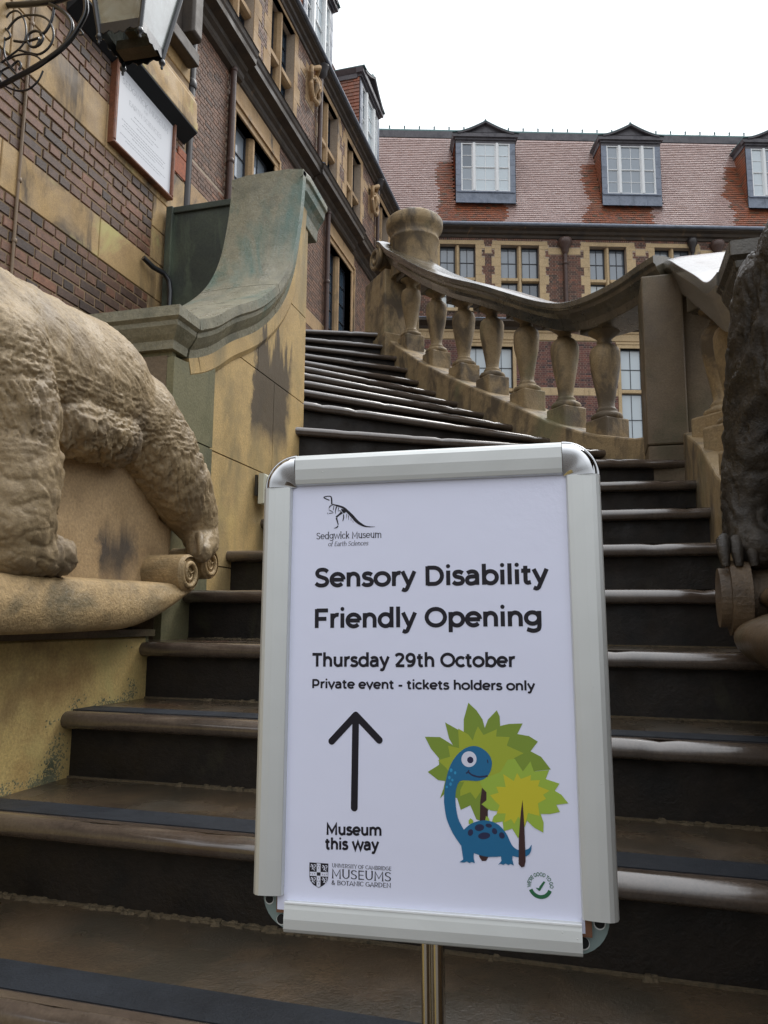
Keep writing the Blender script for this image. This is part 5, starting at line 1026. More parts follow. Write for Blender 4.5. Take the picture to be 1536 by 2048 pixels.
 'lions': [[[-115.62,-169.67],[-115.4,-169.85],[-115.09,-170.07],[-114.77,-170.33],[-114.49,-170.59],[-114.31,-170.83],[-114.16,-171.11],[-114.03,-171.47],[-113.94,-171.84],[-113.9,-172.19],[-113.91,-172.46],[-113.96,-172.7],[-114.12,-172.99],[-114.35,-173.29],[-114.57,-173.56],[-114.72,-173.78],[-114.28,-174.11],[-114.08,-173.96],[-113.79,-173.73],[-113.45,-173.43],[-113.13,-173.06],[-112.9,-172.61],[-112.84,-172.14],[-112.86,-171.66],[-112.94,-171.17],[-113.08,-170.71],[-113.27,-170.26],[-113.6,-169.87],[-114.0,-169.54],[-114.39,-169.27],[-114.73,-169.06],[-114.95,-168.92]],[[-112.58,-170.06],[-112.36,-169.98],[-112.04,-169.86],[-111.71,-169.74],[-111.45,-169.69],[-111.37,-169.7],[-111.31,-169.76],[-111.18,-169.96],[-111.08,-170.21],[-111.03,-170.46],[-111.03,-170.6],[-111.1,-170.7],[-111.35,-170.89],[-111.69,-171.11],[-112.02,-171.37],[-112.22,-171.76],[-112.12,-172.16],[-111.87,-172.49],[-111.58,-172.79],[-111.31,-173.03],[-111.13,-173.19],[-110.79,-172.92],[-110.95,-172.73],[-111.19,-172.47],[-111.44,-172.19],[-111.61,-171.93],[-111.64,-171.8],[-111.57,-171.73],[-111.33,-171.58],[-110.98,-171.38],[-110.61,-171.14],[-110.34,-170.79],[-110.29,-170.38],[-110.37,-170.0],[-110.51,-169.64],[-110.73,-169.32],[-111.05,-169.08],[-111.49,-169.05],[-111.9,-169.16],[-112.28,-169.32],[-112.59,-169.47],[-112.79,-169.57]],[[-116.19,-170.81],[-116.04,-171.03],[-115.81,-171.33],[-115.56,-171.66],[-115.33,-171.97],[-115.18,-172.18],[-114.59,-171.74],[-114.79,-171.56],[-115.06,-171.29],[-115.37,-171.0],[-115.64,-170.73],[-115.84,-170.55]],[[-113.7,-173.08],[-113.55,-173.27],[-113.33,-173.53],[-113.08,-173.84],[-112.8,-174.14],[-112.54,-174.4],[-112.25,-174.58],[-111.96,-174.73],[-111.69,-174.84],[-111.47,-174.93],[-111.31,-174.98],[-111.02,-174.51],[-111.16,-174.42],[-111.37,-174.31],[-111.6,-174.19],[-111.82,-174.05],[-112.02,-173.89],[-112.24,-173.68],[-112.48,-173.41],[-112.73,-173.11],[-112.95,-172.85],[-113.1,-172.66]],[[-103.8,-169.76],[-103.58,-169.94],[-103.28,-170.16],[-102.95,-170.42],[-102.68,-170.68],[-102.5,-170.92],[-102.36,-171.2],[-102.23,-171.55],[-102.14,-171.92],[-102.1,-172.28],[-102.1,-172.54],[-102.16,-172.78],[-102.32,-173.07],[-102.55,-173.37],[-102.77,-173.64],[-102.91,-173.86],[-102.48,-174.19],[-102.28,-174.04],[-101.99,-173.81],[-101.65,-173.51],[-101.33,-173.14],[-101.1,-172.7],[-101.04,-172.22],[-101.06,-171.74],[-101.14,-171.26],[-101.27,-170.8],[-101.47,-170.35],[-101.79,-169.97],[-102.19,-169.64],[-102.58,-169.37],[-102.91,-169.16],[-103.13,-169.02]],[[-100.79,-170.15],[-100.56,-170.07],[-100.24,-169.95],[-99.92,-169.84],[-99.66,-169.78],[-99.58,-169.79],[-99.52,-169.85],[-99.39,-170.05],[-99.29,-170.3],[-99.24,-170.55],[-99.24,-170.69],[-99.31,-170.79],[-99.56,-170.97],[-99.9,-171.19],[-100.23,-171.46],[-100.43,-171.84],[-100.33,-172.24],[-100.08,-172.57],[-99.79,-172.87],[-99.52,-173.11],[-99.35,-173.28],[-99.01,-173.0],[-99.16,-172.81],[-99.41,-172.56],[-99.65,-172.27],[-99.82,-172.01],[-99.85,-171.88],[-99.78,-171.82],[-99.54,-171.66],[-99.19,-171.47],[-98.83,-171.23],[-98.55,-170.88],[-98.51,-170.47],[-98.58,-170.09],[-98.73,-169.73],[-98.94,-169.42],[-99.26,-169.17],[-99.7,-169.14],[-100.11,-169.26],[-100.48,-169.41],[-100.79,-169.56],[-100.99,-169.66]],[[-104.37,-170.9],[-104.22,-171.11],[-104.0,-171.42],[-103.74,-171.75],[-103.52,-172.05],[-103.37,-172.26],[-102.79,-171.82],[-102.98,-171.65],[-103.25,-171.38],[-103.55,-171.08],[-103.82,-170.82],[-104.02,-170.64]],[[-101.9,-173.17],[-101.75,-173.35],[-101.54,-173.61],[-101.28,-173.92],[-101.01,-174.22],[-100.75,-174.47],[-100.46,-174.66],[-100.18,-174.81],[-99.91,-174.92],[-99.69,-175.0],[-99.53,-175.06],[-99.24,-174.58],[-99.38,-174.5],[-99.59,-174.39],[-99.81,-174.27],[-100.04,-174.13],[-100.23,-173.97],[-100.45,-173.76],[-100.69,-173.49],[-100.94,-173.19],[-101.15,-172.93],[-101.3,-172.74]],[[-115.5,-181.72],[-115.28,-181.9],[-114.97,-182.12],[-114.65,-182.37],[-114.37,-182.63],[-114.19,-182.88],[-114.05,-183.15],[-113.91,-183.5],[-113.82,-183.88],[-113.78,-184.23],[-113.79,-184.49],[-113.84,-184.73],[-114.01,-185.02],[-114.23,-185.32],[-114.45,-185.59],[-114.6,-185.81],[-114.16,-186.14],[-113.96,-185.99],[-113.67,-185.76],[-113.33,-185.46],[-113.01,-185.09],[-112.78,-184.64],[-112.72,-184.17],[-112.74,-183.69],[-112.82,-183.21],[-112.96,-182.74],[-113.16,-182.3],[-113.48,-181.92],[-113.88,-181.59],[-114.27,-181.32],[-114.61,-181.12],[-114.83,-180.97]],[[-112.47,-182.1],[-112.24,-182.02],[-111.93,-181.9],[-111.6,-181.78],[-111.34,-181.73],[-111.26,-181.74],[-111.2,-181.8],[-111.07,-181.99],[-110.97,-182.25],[-110.92,-182.49],[-110.92,-182.63],[-110.99,-182.74],[-111.23,-182.92],[-111.57,-183.14],[-111.91,-183.4],[-112.11,-183.79],[-112.01,-184.19],[-111.76,-184.51],[-111.46,-184.81],[-111.19,-185.05],[-111.02,-185.22],[-110.68,-184.94],[-110.83,-184.75],[-111.08,-184.5],[-111.33,-184.21],[-111.49,-183.95],[-111.52,-183.82],[-111.46,-183.76],[-111.21,-183.61],[-110.87,-183.41],[-110.5,-183.17],[-110.23,-182.82],[-110.18,-182.41],[-110.26,-182.03],[-110.4,-181.67],[-110.62,-181.36],[-110.94,-181.12],[-111.38,-181.09],[-111.79,-181.2],[-112.16,-181.36],[-112.47,-181.51],[-112.68,-181.61]],[[-116.07,-182.86],[-115.92,-183.07],[-115.69,-183.37],[-115.44,-183.71],[-115.21,-184.01],[-115.06,-184.22],[-114.47,-183.78],[-114.67,-183.6],[-114.94,-183.34],[-115.24,-183.04],[-115.52,-182.78],[-115.71,-182.6]],[[-113.58,-185.11],[-113.43,-185.29],[-113.21,-185.56],[-112.96,-185.86],[-112.69,-186.16],[-112.42,-186.42],[-112.14,-186.6],[-111.85,-186.75],[-111.58,-186.86],[-111.35,-186.94],[-111.2,-187.0],[-110.91,-186.52],[-111.05,-186.44],[-111.26,-186.33],[-111.48,-186.21],[-111.71,-186.07],[-111.91,-185.91],[-112.12,-185.71],[-112.37,-185.43],[-112.62,-185.14],[-112.83,-184.87],[-112.98,-184.69]],[[-103.71,-181.31],[-103.49,-181.48],[-103.19,-181.71],[-102.87,-181.96],[-102.59,-182.22],[-102.41,-182.46],[-102.27,-182.73],[-102.14,-183.08],[-102.05,-183.45],[-102.01,-183.8],[-102.02,-184.07],[-102.07,-184.31],[-102.23,-184.6],[-102.46,-184.89],[-102.68,-185.17],[-102.82,-185.38],[-102.39,-185.71],[-102.19,-185.56],[-101.9,-185.33],[-101.57,-185.03],[-101.25,-184.66],[-101.02,-184.22],[-100.95,-183.75],[-100.97,-183.27],[-101.05,-182.79],[-101.19,-182.33],[-101.38,-181.89],[-101.71,-181.5],[-102.1,-181.18],[-102.49,-180.91],[-102.82,-180.7],[-103.04,-180.56]],[[-100.7,-181.68],[-100.48,-181.61],[-100.16,-181.48],[-99.83,-181.37],[-99.58,-181.31],[-99.5,-181.32],[-99.44,-181.39],[-99.31,-181.58],[-99.21,-181.83],[-99.16,-182.08],[-99.16,-182.22],[-99.23,-182.32],[-99.48,-182.5],[-99.81,-182.72],[-100.15,-182.99],[-100.35,-183.37],[-100.25,-183.76],[-100.0,-184.09],[-99.71,-184.39],[-99.44,-184.63],[-99.27,-184.79],[-98.93,-184.52],[-99.08,-184.33],[-99.33,-184.07],[-99.57,-183.79],[-99.74,-183.53],[-99.77,-183.4],[-99.7,-183.34],[-99.46,-183.19],[-99.11,-182.99],[-98.75,-182.75],[-98.48,-182.4],[-98.43,-182.0],[-98.5,-181.62],[-98.65,-181.26],[-98.86,-180.95],[-99.18,-180.7],[-99.62,-180.68],[-100.02,-180.79],[-100.4,-180.95],[-100.71,-181.1],[-100.91,-181.2]],[[-104.28,-182.45],[-104.13,-182.65],[-103.9,-182.95],[-103.65,-183.28],[-103.43,-183.58],[-103.28,-183.79],[-102.7,-183.36],[-102.89,-183.18],[-103.16,-182.92],[-103.46,-182.62],[-103.73,-182.36],[-103.93,-182.18]],[[-101.81,-184.69],[-101.66,-184.87],[-101.45,-185.13],[-101.2,-185.44],[-100.93,-185.74],[-100.66,-185.99],[-100.38,-186.17],[-100.09,-186.32],[-99.82,-186.43],[-99.6,-186.51],[-99.45,-186.57],[-99.16,-186.09],[-99.3,-186.01],[-99.51,-185.9],[-99.73,-185.78],[-99.96,-185.64],[-100.15,-185.48],[-100.36,-185.28],[-100.61,-185.0],[-100.85,-184.71],[-101.07,-184.45],[-101.22,-184.27]]],
 'erm': [[[-108.18,-169.88],[-108.32,-170.46],[-108.62,-170.48],[-108.77,-169.91],[-108.63,-169.32],[-108.33,-169.3]],[[-106.26,-169.89],[-106.4,-170.48],[-106.7,-170.5],[-106.85,-169.93],[-106.71,-169.34],[-106.41,-169.32]],[[-107.2,-172.16],[-107.34,-172.75],[-107.64,-172.77],[-107.79,-172.2],[-107.65,-171.61],[-107.35,-171.59]],[[-115.27,-178.01],[-115.41,-178.6],[-115.71,-178.62],[-115.86,-178.05],[-115.72,-177.46],[-115.43,-177.44]],[[-113.42,-178.23],[-113.56,-178.82],[-113.86,-178.84],[-114.01,-178.27],[-113.87,-177.68],[-113.57,-177.66]],[[-111.21,-177.76],[-111.35,-178.35],[-111.65,-178.36],[-111.8,-177.79],[-111.66,-177.21],[-111.36,-177.19]],[[-103.11,-177.92],[-103.25,-178.51],[-103.54,-178.52],[-103.69,-177.96],[-103.55,-177.37],[-103.26,-177.35]],[[-100.9,-178.11],[-101.04,-178.7],[-101.34,-178.72],[-101.49,-178.15],[-101.35,-177.57],[-101.05,-177.55]],[[-98.85,-177.65],[-98.99,-178.24],[-99.29,-178.26],[-99.44,-177.69],[-99.3,-177.1],[-99.0,-177.09]],[[-107.12,-181.84],[-107.26,-182.43],[-107.56,-182.45],[-107.71,-181.88],[-107.57,-181.29],[-107.27,-181.27]],[[-108.05,-184.57],[-108.19,-185.15],[-108.49,-185.17],[-108.64,-184.6],[-108.5,-184.02],[-108.2,-184.0]],[[-106.14,-184.44],[-106.28,-185.03],[-106.58,-185.05],[-106.73,-184.48],[-106.59,-183.89],[-106.29,-183.88]],[[-107.08,-186.83],[-107.22,-187.42],[-107.51,-187.44],[-107.66,-186.87],[-107.52,-186.29],[-107.23,-186.27]]],
 'tick': [[102.15,-176.72],[105.36,-176.95],[105.68,-175.61],[109.7,-170.49],[111.23,-171.27],[106.21,-179.1],[105.28,-179.34]],
}
# ------------------------------------------------------------------ lettering: stroke alphabets drawn here
def A_(cx, cy, rx, ry, a0, a1, n=None):
    n = n or max(4, int(abs(a1-a0)/15)); return [(cx+rx*cos(R(a0+(a1-a0)*i/n)), cy+ry*sin(R(a0+(a1-a0)*i/n))) for i in range(n+1)]
def C_(*p): return [(v.x, v.y) for v in catmull([(a,b,0) for a,b in p], 4)]
GL = {
 'S': (.60,[C_((.52,.565),(.42,.632),(.29,.647),(.16,.61),(.11,.51),(.16,.415),(.30,.36),(.45,.30),(.505,.195),(.44,.09),(.29,.052),(.16,.072),(.06,.14))]),
 's': (.47,[C_((.395,.425),(.32,.468),(.23,.482),(.13,.455),(.095,.385),(.14,.315),(.245,.285),(.355,.245),(.395,.16),(.345,.075),(.225,.048),(.12,.062),(.045,.115))]),
 'e': (.60,[A_(.30,.265,.235,.217,0,318),[(.065,.262),(.535,.262)]]),
 'n': (.61,[[(.12,0),(.12,.53)],[(.12,.27)]+A_(.31,.29,.185,.19,170,0)+[(.495,0)]]),
 'o': (.63,[A_(.315,.265,.255,.217,0,360)]), 'r': (.385,[[(.12,0),(.12,.53)],[(.12,.25)]+A_(.33,.27,.21,.21,165,88)+[(.37,.475)]]),
 'y': (.56,[[(.50,.53),(.245,-.04)]+C_((.245,-.04),(.20,-.125),(.13,-.155),(.04,-.12)),[(.05,.53),(.285,.04)]]),
 'D': (.76,[[(.135,0),(.135,.70)],[(.135,.645),(.36,.645)]+A_(.36,.35,.30,.295,90,-90)+[(.135,.055)]]),
 'i': (.255,[[(.125,0),(.125,.53)],'dot']), 'l': (.255,[[(.125,0),(.125,.75)]]),
 'a': (.56,[C_((.085,.42),(.16,.465),(.26,.482),(.37,.455),(.43,.37),(.435,.28))+[(.435,0)],C_((.435,.302),(.30,.302),(.16,.285),(.085,.22),(.09,.11),(.17,.052),(.27,.052),(.37,.09),(.435,.17))]),
 'b': (.64,[[(.12,0),(.12,.75)],A_(.345,.265,.225,.217,0,360)]), 'd': (.64,[[(.52,0),(.52,.75)],A_(.295,.265,.225,.217,0,360)]),
 'p': (.64,[[(.12,-.19),(.12,.53)],A_(.345,.265,.225,.217,0,360)]),
 'g': (.65,[A_(.295,.285,.225,.197,0,360),[(.53,.53),(.53,.03)]+C_((.53,.03),(.50,-.09),(.40,-.145),(.27,-.152),(.10,-.10))]),
 't': (.40,[[(.165,.65),(.165,.17)]+C_((.165,.17),(.18,.085),(.24,.05),(.345,.07)),[(.02,.475),(.34,.475)]]),
 'F': (.615,[[(.135,0),(.135,.70)],[(.135,.645),(.57,.645)],[(.135,.335),(.51,.335)]]),
 'O': (.83,[A_(.415,.35,.335,.297,0,360)]),
 'T': (.60,[[(.02,.645),(.58,.645)],[(.30,0),(.30,.645)]]), 'h': (.61,[[(.12,0),(.12,.75)],[(.12,.27)]+A_(.31,.29,.185,.19,170,0)+[(.495,0)]]),
 'u': (.605,[[(.115,.53),(.115,.24)]+A_(.30,.24,.185,.19,180,350),[(.485,0),(.485,.53)]]),
 '2': (.60,[C_((.065,.55),(.15,.625),(.28,.648),(.42,.61),(.47,.50),(.40,.38),(.11,.075))+[(.10,.055)],[(.07,.055),(.55,.055)]]),
 '9': (.62,[A_(.29,.455,.205,.19,0,360),C_((.495,.46),(.495,.30),(.43,.14),(.30,.06),(.11,.062))]),
 'c': (.52,[A_(.295,.265,.235,.217,42,318)]), 'P': (.68,[[(.135,0),(.135,.70)],[(.135,.645),(.37,.645)]+A_(.37,.44,.20,.205,90,-90)+[(.135,.235)]]),
 'v': (.55,[[(.04,.53),(.275,.03),(.51,.53)]]), '-': (.38,[[(.05,.26),(.33,.26)]]), 'k': (.56,[[(.12,0),(.12,.75)],[(.47,.51),(.13,.17)],[(.24,.29),(.49,.02)]]),
 'm': (.96,[[(.12,0),(.12,.53)],[(.12,.27)]+A_(.30,.30,.178,.18,170,0)+[(.478,0)],[(.478,.27)]+A_(.66,.30,.178,.18,170,0)+[(.838,0)]]),
 'w': (.85,[[(.04,.53),(.235,.03),(.425,.50),(.615,.03),(.81,.53)]]), 'M': (.90,[[(.135,0),(.135,.66),(.45,.17),(.765,.66),(.765,0)]]),
 'f': (.36,[[(.13,0),(.13,.58)]+C_((.13,.58),(.15,.67),(.22,.70),(.32,.68)),[(.02,.475),(.31,.475)]]),
 'U': (.74,[[(.12,.70),(.12,.28)]+A_(.37,.28,.25,.225,180,360)+[(.62,.70)]]), 'N': (.80,[[(.135,0),(.135,.66),(.665,.04),(.665,.70)]]),
 'I': (.27,[[(.135,0),(.135,.70)]]), 'V': (.68,[[(.03,.70),(.34,.03),(.65,.70)]]), 'E': (.62,[[(.57,.055),(.135,.055),(.135,.645),(.57,.645)],[(.135,.35),(.52,.35)]]),
 'R': (.68,[[(.135,0),(.135,.70)],[(.135,.645),(.37,.645)]+A_(.37,.45,.20,.195,90,-90)+[(.135,.255)],[(.36,.255),(.57,.01)]]),
 'Y': (.64,[[(.03,.70),(.32,.30),(.61,.70)],[(.32,.30),(.32,0)]]), 'C': (.70,[A_(.39,.35,.325,.297,45,315)]), 'A': (.70,[[(.03,0),(.35,.66),(.67,0)],[(.14,.20),(.56,.20)]]),
 'B': (.68,[[(.135,0),(.135,.70)],[(.135,.645),(.35,.645)]+A_(.35,.505,.16,.14,90,-90)+[(.135,.365)],[(.35,.365)]+A_(.37,.21,.19,.155,90,-90)+[(.135,.055)]]),
 'G': (.76,[A_(.39,.35,.325,.297,45,345)+[(.66,.32),(.45,.32)]]), 'K': (.68,[[(.135,0),(.135,.70)],[(.60,.68),(.14,.25)],[(.29,.39),(.61,.02)]]), 'W': (1.02,[[(.03,.70),(.26,.03),(.51,.62),(.76,.03),(.99,.70)]]),
 '&': (.70,[C_((.60,.03),(.40,.22),(.20,.45),(.19,.58),(.29,.655),(.38,.58),(.33,.46),(.15,.32),(.09,.18),(.16,.07),(.30,.05),(.45,.12),(.56,.32))]), "'": (.18,[[(.09,.70),(.09,.50)]]), 'H': (.78,[[(.135,0),(.135,.70)],[(.645,0),(.645,.70)],[(.135,.35),(.645,.35)]]), ' ': (.28,[]),
}
def ribbon(mb, pts, w, y, T, contrast=None, closed=False):
    P = [Vector((p[0], p[1])) for p in pts]; out = [P[0]]
    for p in P[1:]:
        if (p-out[-1]).length > 1e-5: out.append(p)
    P = out; n = len(P)
    if n < 2: return
    closed = (P[0]-P[-1]).length < 1e-4
    if closed: P = P[:-1]; n -= 1
    L = []; Rr = []
    for i in range(n):
        a = P[i-1] if (i or closed) else None; b = P[(i+1)%n] if (i < n-1 or closed) else None
        d0 = (P[i]-a).normalized() if a is not None else None; d1 = (b-P[i]).normalized() if b is not None else None
        if d0 is None: d0 = d1
        if d1 is None: d1 = d0
        t = (d0+d1); t = t.normalized() if t.length > 1e-6 else d0
        nn = Vector((-t.y, t.x)); k = max(.45, nn.dot(Vector((-d0.y, d0.x))))
        ww = w if contrast is None else contrast[0]+(contrast[1]-contrast[0])*abs(t.y)**1.5
        L.append(P[i]+nn*ww/2/k); Rr.append(P[i]-nn*ww/2/k)
    vs = [(*T(p),) for p in L]+[(*T(p),) for p in Rr]
    vs = [(a, y, b) for a, b in vs]
    m = len(L); fs = [(i, (i+1)%m, m+(i+1)%m, m+i) for i in range(m if closed else m-1)]
    mb.add(vs, fs)
def text(mb, s, x0, z0, x1, cap, y, wt=.118, z1=None, serif=False, italic=0, arc=None, capunit=.70):
    """writes s from x0 to x1 on the baseline z0 (z1 at the far end), capital height cap; millimetres"""
    adv = 0; xs = []
    for ch in s: xs.append(adv); adv += GL[ch][0]
    sy = cap/capunit; first = .06; sx = (x1-x0)/(adv-.10)
    cnt = 0
    for ch, ax in zip(s, xs):
        for st in GL[ch][1]:
            cnt += 1; yy = y-cnt*1e-7
            def T(p, ax=ax):
                u = (p[0]+ax-.05+italic*p[1])*sx; v = p[1]*sy
                if arc:
                    cx, cz, rad, a0, a1 = arc; t = (p[0]+ax)/adv; a = R(a0+(a1-a0)*t); r_ = rad+p[1]*sy
                    return ((cx+r_*cos(a))/1000, (cz+r_*sin(a))/1000)
                base = z0+((z1-z0)*u/(x1-x0) if z1 is not None else 0)
                return ((x0+u)/1000, (base+v)/1000)
            if st == 'dot':
                c = (.125,.69); mb.add([(lambda q:(q[0],yy,q[1]))(T((c[0]+.075*cos(2*pi*k/14), c[1]+.075*sin(2*pi*k/14)))) for k in range(14)], [tuple(range(14))]); continue
            ribbon(mb, st, wt, yy, T, (wt*.5, wt) if serif else None)
            if serif:
                e_ = [st[0], st[-1]] if (Vector(st[0])-Vector(st[-1])).length > .02 else []
                for i_, p in enumerate(e_):
                    q = st[1] if i_ == 0 else st[-2]
                    if abs(p[0]-q[0]) < abs(p[1]-q[1])*.75 and (p[1] < .03 or p[1] > .5):
                        ribbon(mb, [(p[0]-.085, p[1]+(.012 if p[1] < .03 else -.012)), (p[0]+.085, p[1]+(.012 if p[1] < .03 else -.012))], .028, yy-1e-7, T)

# ------------------------------------------------------------------ the poster stand
EXv = Vector((cos(R(3.3))*cos(R(.75)), sin(R(3.3))*cos(R(.75)), sin(R(.75)))); NNv = Vector((sin(R(3.3)), -cos(R(3.3)), 0)); EZv = NNv.cross(EXv)
if EZv.z < 0: EZv = -EZv
SM = Matrix(((EXv.x,-NNv.x,EZv.x,-.167),(EXv.y,-NNv.y,EZv.y,.75),(EXv.z,-NNv.z,EZv.z,-.07),(0,0,0,1)))
sg = bpy.data.objects.new('poster_stand', None); COL.objects.link(sg); sg.matrix_world = SM
tag(sg, 'silver snap frame on a chromed pole with a poster about the Sensory Disability Friendly Opening', 'sign stand')
mm = .001
# backing plate with rounded corners and screw holes
def rrect(x0, x1, z0, z1, r, n=8):
    out = []
    for cx, cz, a0 in ((x1-r,z1-r,0),(x0+r,z1-r,90),(x0+r,z0+r,180),(x1-r,z0+r,270)):
        out += [(cx+r*cos(R(a0+90*i/n)), cz+r*sin(R(a0+90*i/n))) for i in range(n+1)]
    return out
b = MB(); b.prism([(x*mm,z*mm) for x, z in rrect(-166.5,167.5,-234,242,33)], 'y', .004, .012); b.build('backing_plate', M['plate'], sg, bevel=.0008)
b = MB(); b.box(-.151,.1515,-.0005,.0038,-.2165,.236); b.build('backing_board', M['ply'], sg)
for (hx, hz, rr_) in ((-160,-206,4),(-147,-224,4.6),(143.5,-223,5),(158.5,-205,4.6)):
    b = MB(); b.prism([((hx+rr_*1.15*cos(2*pi*k/20))*mm,(hz-.7+rr_*1.15*sin(2*pi*k/20))*mm) for k in range(20)], 'y', .0036, .0041); b.build('hole_rim', M['alu'], sg)
    b = MB(); b.prism([((hx+rr_*cos(2*pi*k/20))*mm,(hz+rr_*sin(2*pi*k/20))*mm) for k in range(20)], 'y', .0030, .0037); b.build('screw_hole', M['hole'], sg)
# snap profiles: convex aluminium extrusions
def profile(name, x0, x1, z0, z1, horiz, skew=(0,0), flip=1):
    w = (z1-z0) if horiz else (x1-x0)
    if horiz: sec = [(0,-.0025),(.0012,-.0065),(.006,-.0078),(w*.5,-.0094),(w*.80,-.0096),(w*.90,-.0082),(w*.97,-.0045),(w,.001),(w,.010),(0,.004)]
    else: sec = [(0,-.0025),(.0012,-.0065),(.006,-.0078),(w*.5,-.0094),(w*.74,-.0096),(w*.86,-.0082),(w*.96,-.0045),(w,.001),(w,.010),(0,.004)]
    mb = MB(); n = len(sec)
    ends = (x0, x1) if horiz else (z0, z1); vs = []
    nn_ = 24
    for i in range(nn_+1):
        e = ends[0]+(ends[1]-ends[0])*i/nn_
        sk = skew[0]+(skew[1]-skew[0])*i/nn_
        for a, y in sec:
            wv = .0002*noise.noise(Vector((e*30, a*60, x0*9)))
            if horiz: vs.append((e, y+wv, (z0+a if flip > 0 else z1-a)+sk))
            else: vs.append(((x0+a if flip > 0 else x1-a)+sk, y+wv, e))
    for i in range(nn_): mb.add([], [])
    mb.add(vs, [(i*n+k, i*n+(k+1)%n, (i+1)*n+(k+1)%n, (i+1)*n+k) for i in range(nn_) for k in range(n)])
    mb.add(vs[:n], [tuple(range(n))]); mb.add(vs[-n:], [tuple(range(n))[::-1]])
    return mb.build(name, M['alu'], sg, bevel=.0006)
profile('snap_profile', -.1735, -.1415, -.1990, .2090, False, (-.0016,.0022), -1)
profile('snap_profile', .1425, .1755, -.1998, .2095, False, (.0004,.0010), 1)
profile('snap_profile', -.1345, .1405, .2105, .2440, True, (0,0), 1)
profile('snap_profile', -.1405, .1425, -.2340, -.2045, True, (.0003,.0010), -1)
# the raised inner lip of the bottom profile
b = MB(); b.box(-.1405,.1425,-.0085,-.0055,-.2050,-.2036); b.build('profile_lip', M['white'], sg)
# chromed quarter round corner caps
for s, cx in ((-1,-.1350),(1,.1410)):
    mb = MB(); cz = .2092; ni, nj = 14, 10; vs = []
    for i in range(ni+1):
        a = pi/2*i/ni
        for j in range(nj+1):
            t = j/nj; r = .0335*t + .0005
            h = -.0022-.0085*math.sin(min(1,t*1.12)*pi*.62)*(1-.0*t)
            if t > .86: h *= max(0,1-(t-.86)/.14)**.5
            h += -.0007*math.sin(a*4)**2*t
            vs.append((cx+s*r*cos(a), h, cz+r*sin(a)))
    mb.add(vs, [(i*(nj+1)+j, i*(nj+1)+j+1, (i+1)*(nj+1)+j+1, (i+1)*(nj+1)+j) for i in range(ni) for j in range(nj)], 0, True)
    rim = [(cx+s*.0338*cos(pi/2*i/ni), -.001, cz+.0338*sin(pi/2*i/ni)) for i in range(ni+1)]
    mb.tube(rim, .0015, 6)
    rim2 = [(cx+s*.0338*cos(pi/2*i/ni), .008, cz+.0338*sin(pi/2*i/ni)) for i in range(ni+1)]
    mb.add(rim+rim2, [(i,i+1,ni+2+i,ni+1+i) for i in range(ni)])
    mb.build('corner_cap', M['chrome'], sg)
# the printed sheet, bowed very slightly under its laminate
b = MB(); nx, nz = 24, 32; vs = []
x0_, x1_, z0_, z1_ = -.1500,.1455,-.2135,.2140
for i in range(nx+1):
    for k in range(nz+1):
        x = x0_+(x1_-x0_)*i/nx; z = z0_+(z1_-z0_)*k/nz
        vs.append((x, -.0008, z))
b.add(vs, [(i*(nz+1)+k, (i+1)*(nz+1)+k, (i+1)*(nz+1)+k+1, i*(nz+1)+k+1) for i in range(nx) for k in range(nz)], 0, True)
po = b.build('poster', M['paper'], sg)
b = MB(); b.add([(-.1490,-.0012,-.2095),(-.135,-.0012,-.2095),(-.135,-.0012,-.2088),(-.1490,-.0012,-.2088)], [(0,1,2,3)]); 
def ink(name, mat=None):
    return name
def letter(name, fn, mat=None):
    mb = MB(); fn(mb); return mb.build(name, mat or M['print'], po)
YL = -.0011
letter('heading', lambda m: text(m, 'Sensory Disability', -113.3, 103.7, 122.5, 19.4, YL, .148))
letter('heading', lambda m: text(m, 'Friendly Opening', -114.0, 61.6, 115.6, 19.4, YL, .148, z1=63.0))
letter('date_line', lambda m: text(m, 'Thursday 29th October', -115.4, 22.5, 88.6, 13.5, YL, .150, z1=23.8))
letter('ticket_line', lambda m: text(m, 'Private event - tickets holders only', -116.0, 1.0, 107.0, 8.9, YL, .150, z1=1.9))
letter('direction_line', lambda m: text(m, 'Museum', -99.7, -140.7, -44.0, 10.6, YL, .158, z1=-138.7))
letter('direction_line', lambda m: text(m, 'this way', -100.5, -154.4, -47.1, 10.6, YL, .158, z1=-152.4))
letter('museum_name', lambda m: text(m, 'Sedgwick Museum', -112.6, 153.4, -43.0, 7.2, YL, .105, serif=True))
letter('museum_name', lambda m: text(m, 'of Earth Sciences', -99.9, 145.8, -57.3, 4.9, YL, .09, serif=True, italic=.22))
letter('emblem_lettering', lambda m: text(m, 'UNIVERSITY OF CAMBRIDGE', -93.7, -170.8, -34.3, 3.8, YL, .115, z1=-170.4, serif=True))
letter('emblem_lettering', lambda m: text(m, 'MUSEUMS', -94.1, -181.0, -34.8, 8.9, YL, .105, z1=-180.4, serif=True))
letter('emblem_lettering', lambda m: text(m, '& BOTANIC GARDEN', -94.1, -187.1, -34.9, 4.4, YL, .115, z1=-186.0, serif=True))
IN = lambda nm, c: flat(nm, c, .35)
M['k'] = M['print']; M['i_ld'] = IN('print_olive', (.20,.29,.035)); M['i_lm'] = IN('print_yellow_green', (.34,.40,.035)); M['i_ll'] = IN('print_light_green', (.32,.46,.055)); M['i_y'] = IN('print_yellow', (.55,.50,.03))
M['i_b'] = IN('print_blue', (.012,.135,.29)); M['i_b2'] = IN('print_light_blue', (.03,.28,.52)); M['i_n'] = IN('print_navy', (.018,.022,.07)); M['i_br'] = IN('print_brown', (.045,.018,.018)); M['i_g'] = IN('print_dark_green', (.02,.13,.055)); M['i_w'] = IN('print_white', (.66,.68,.80)); M['i_gr'] = IN('print_grey', (.12,.12,.15))
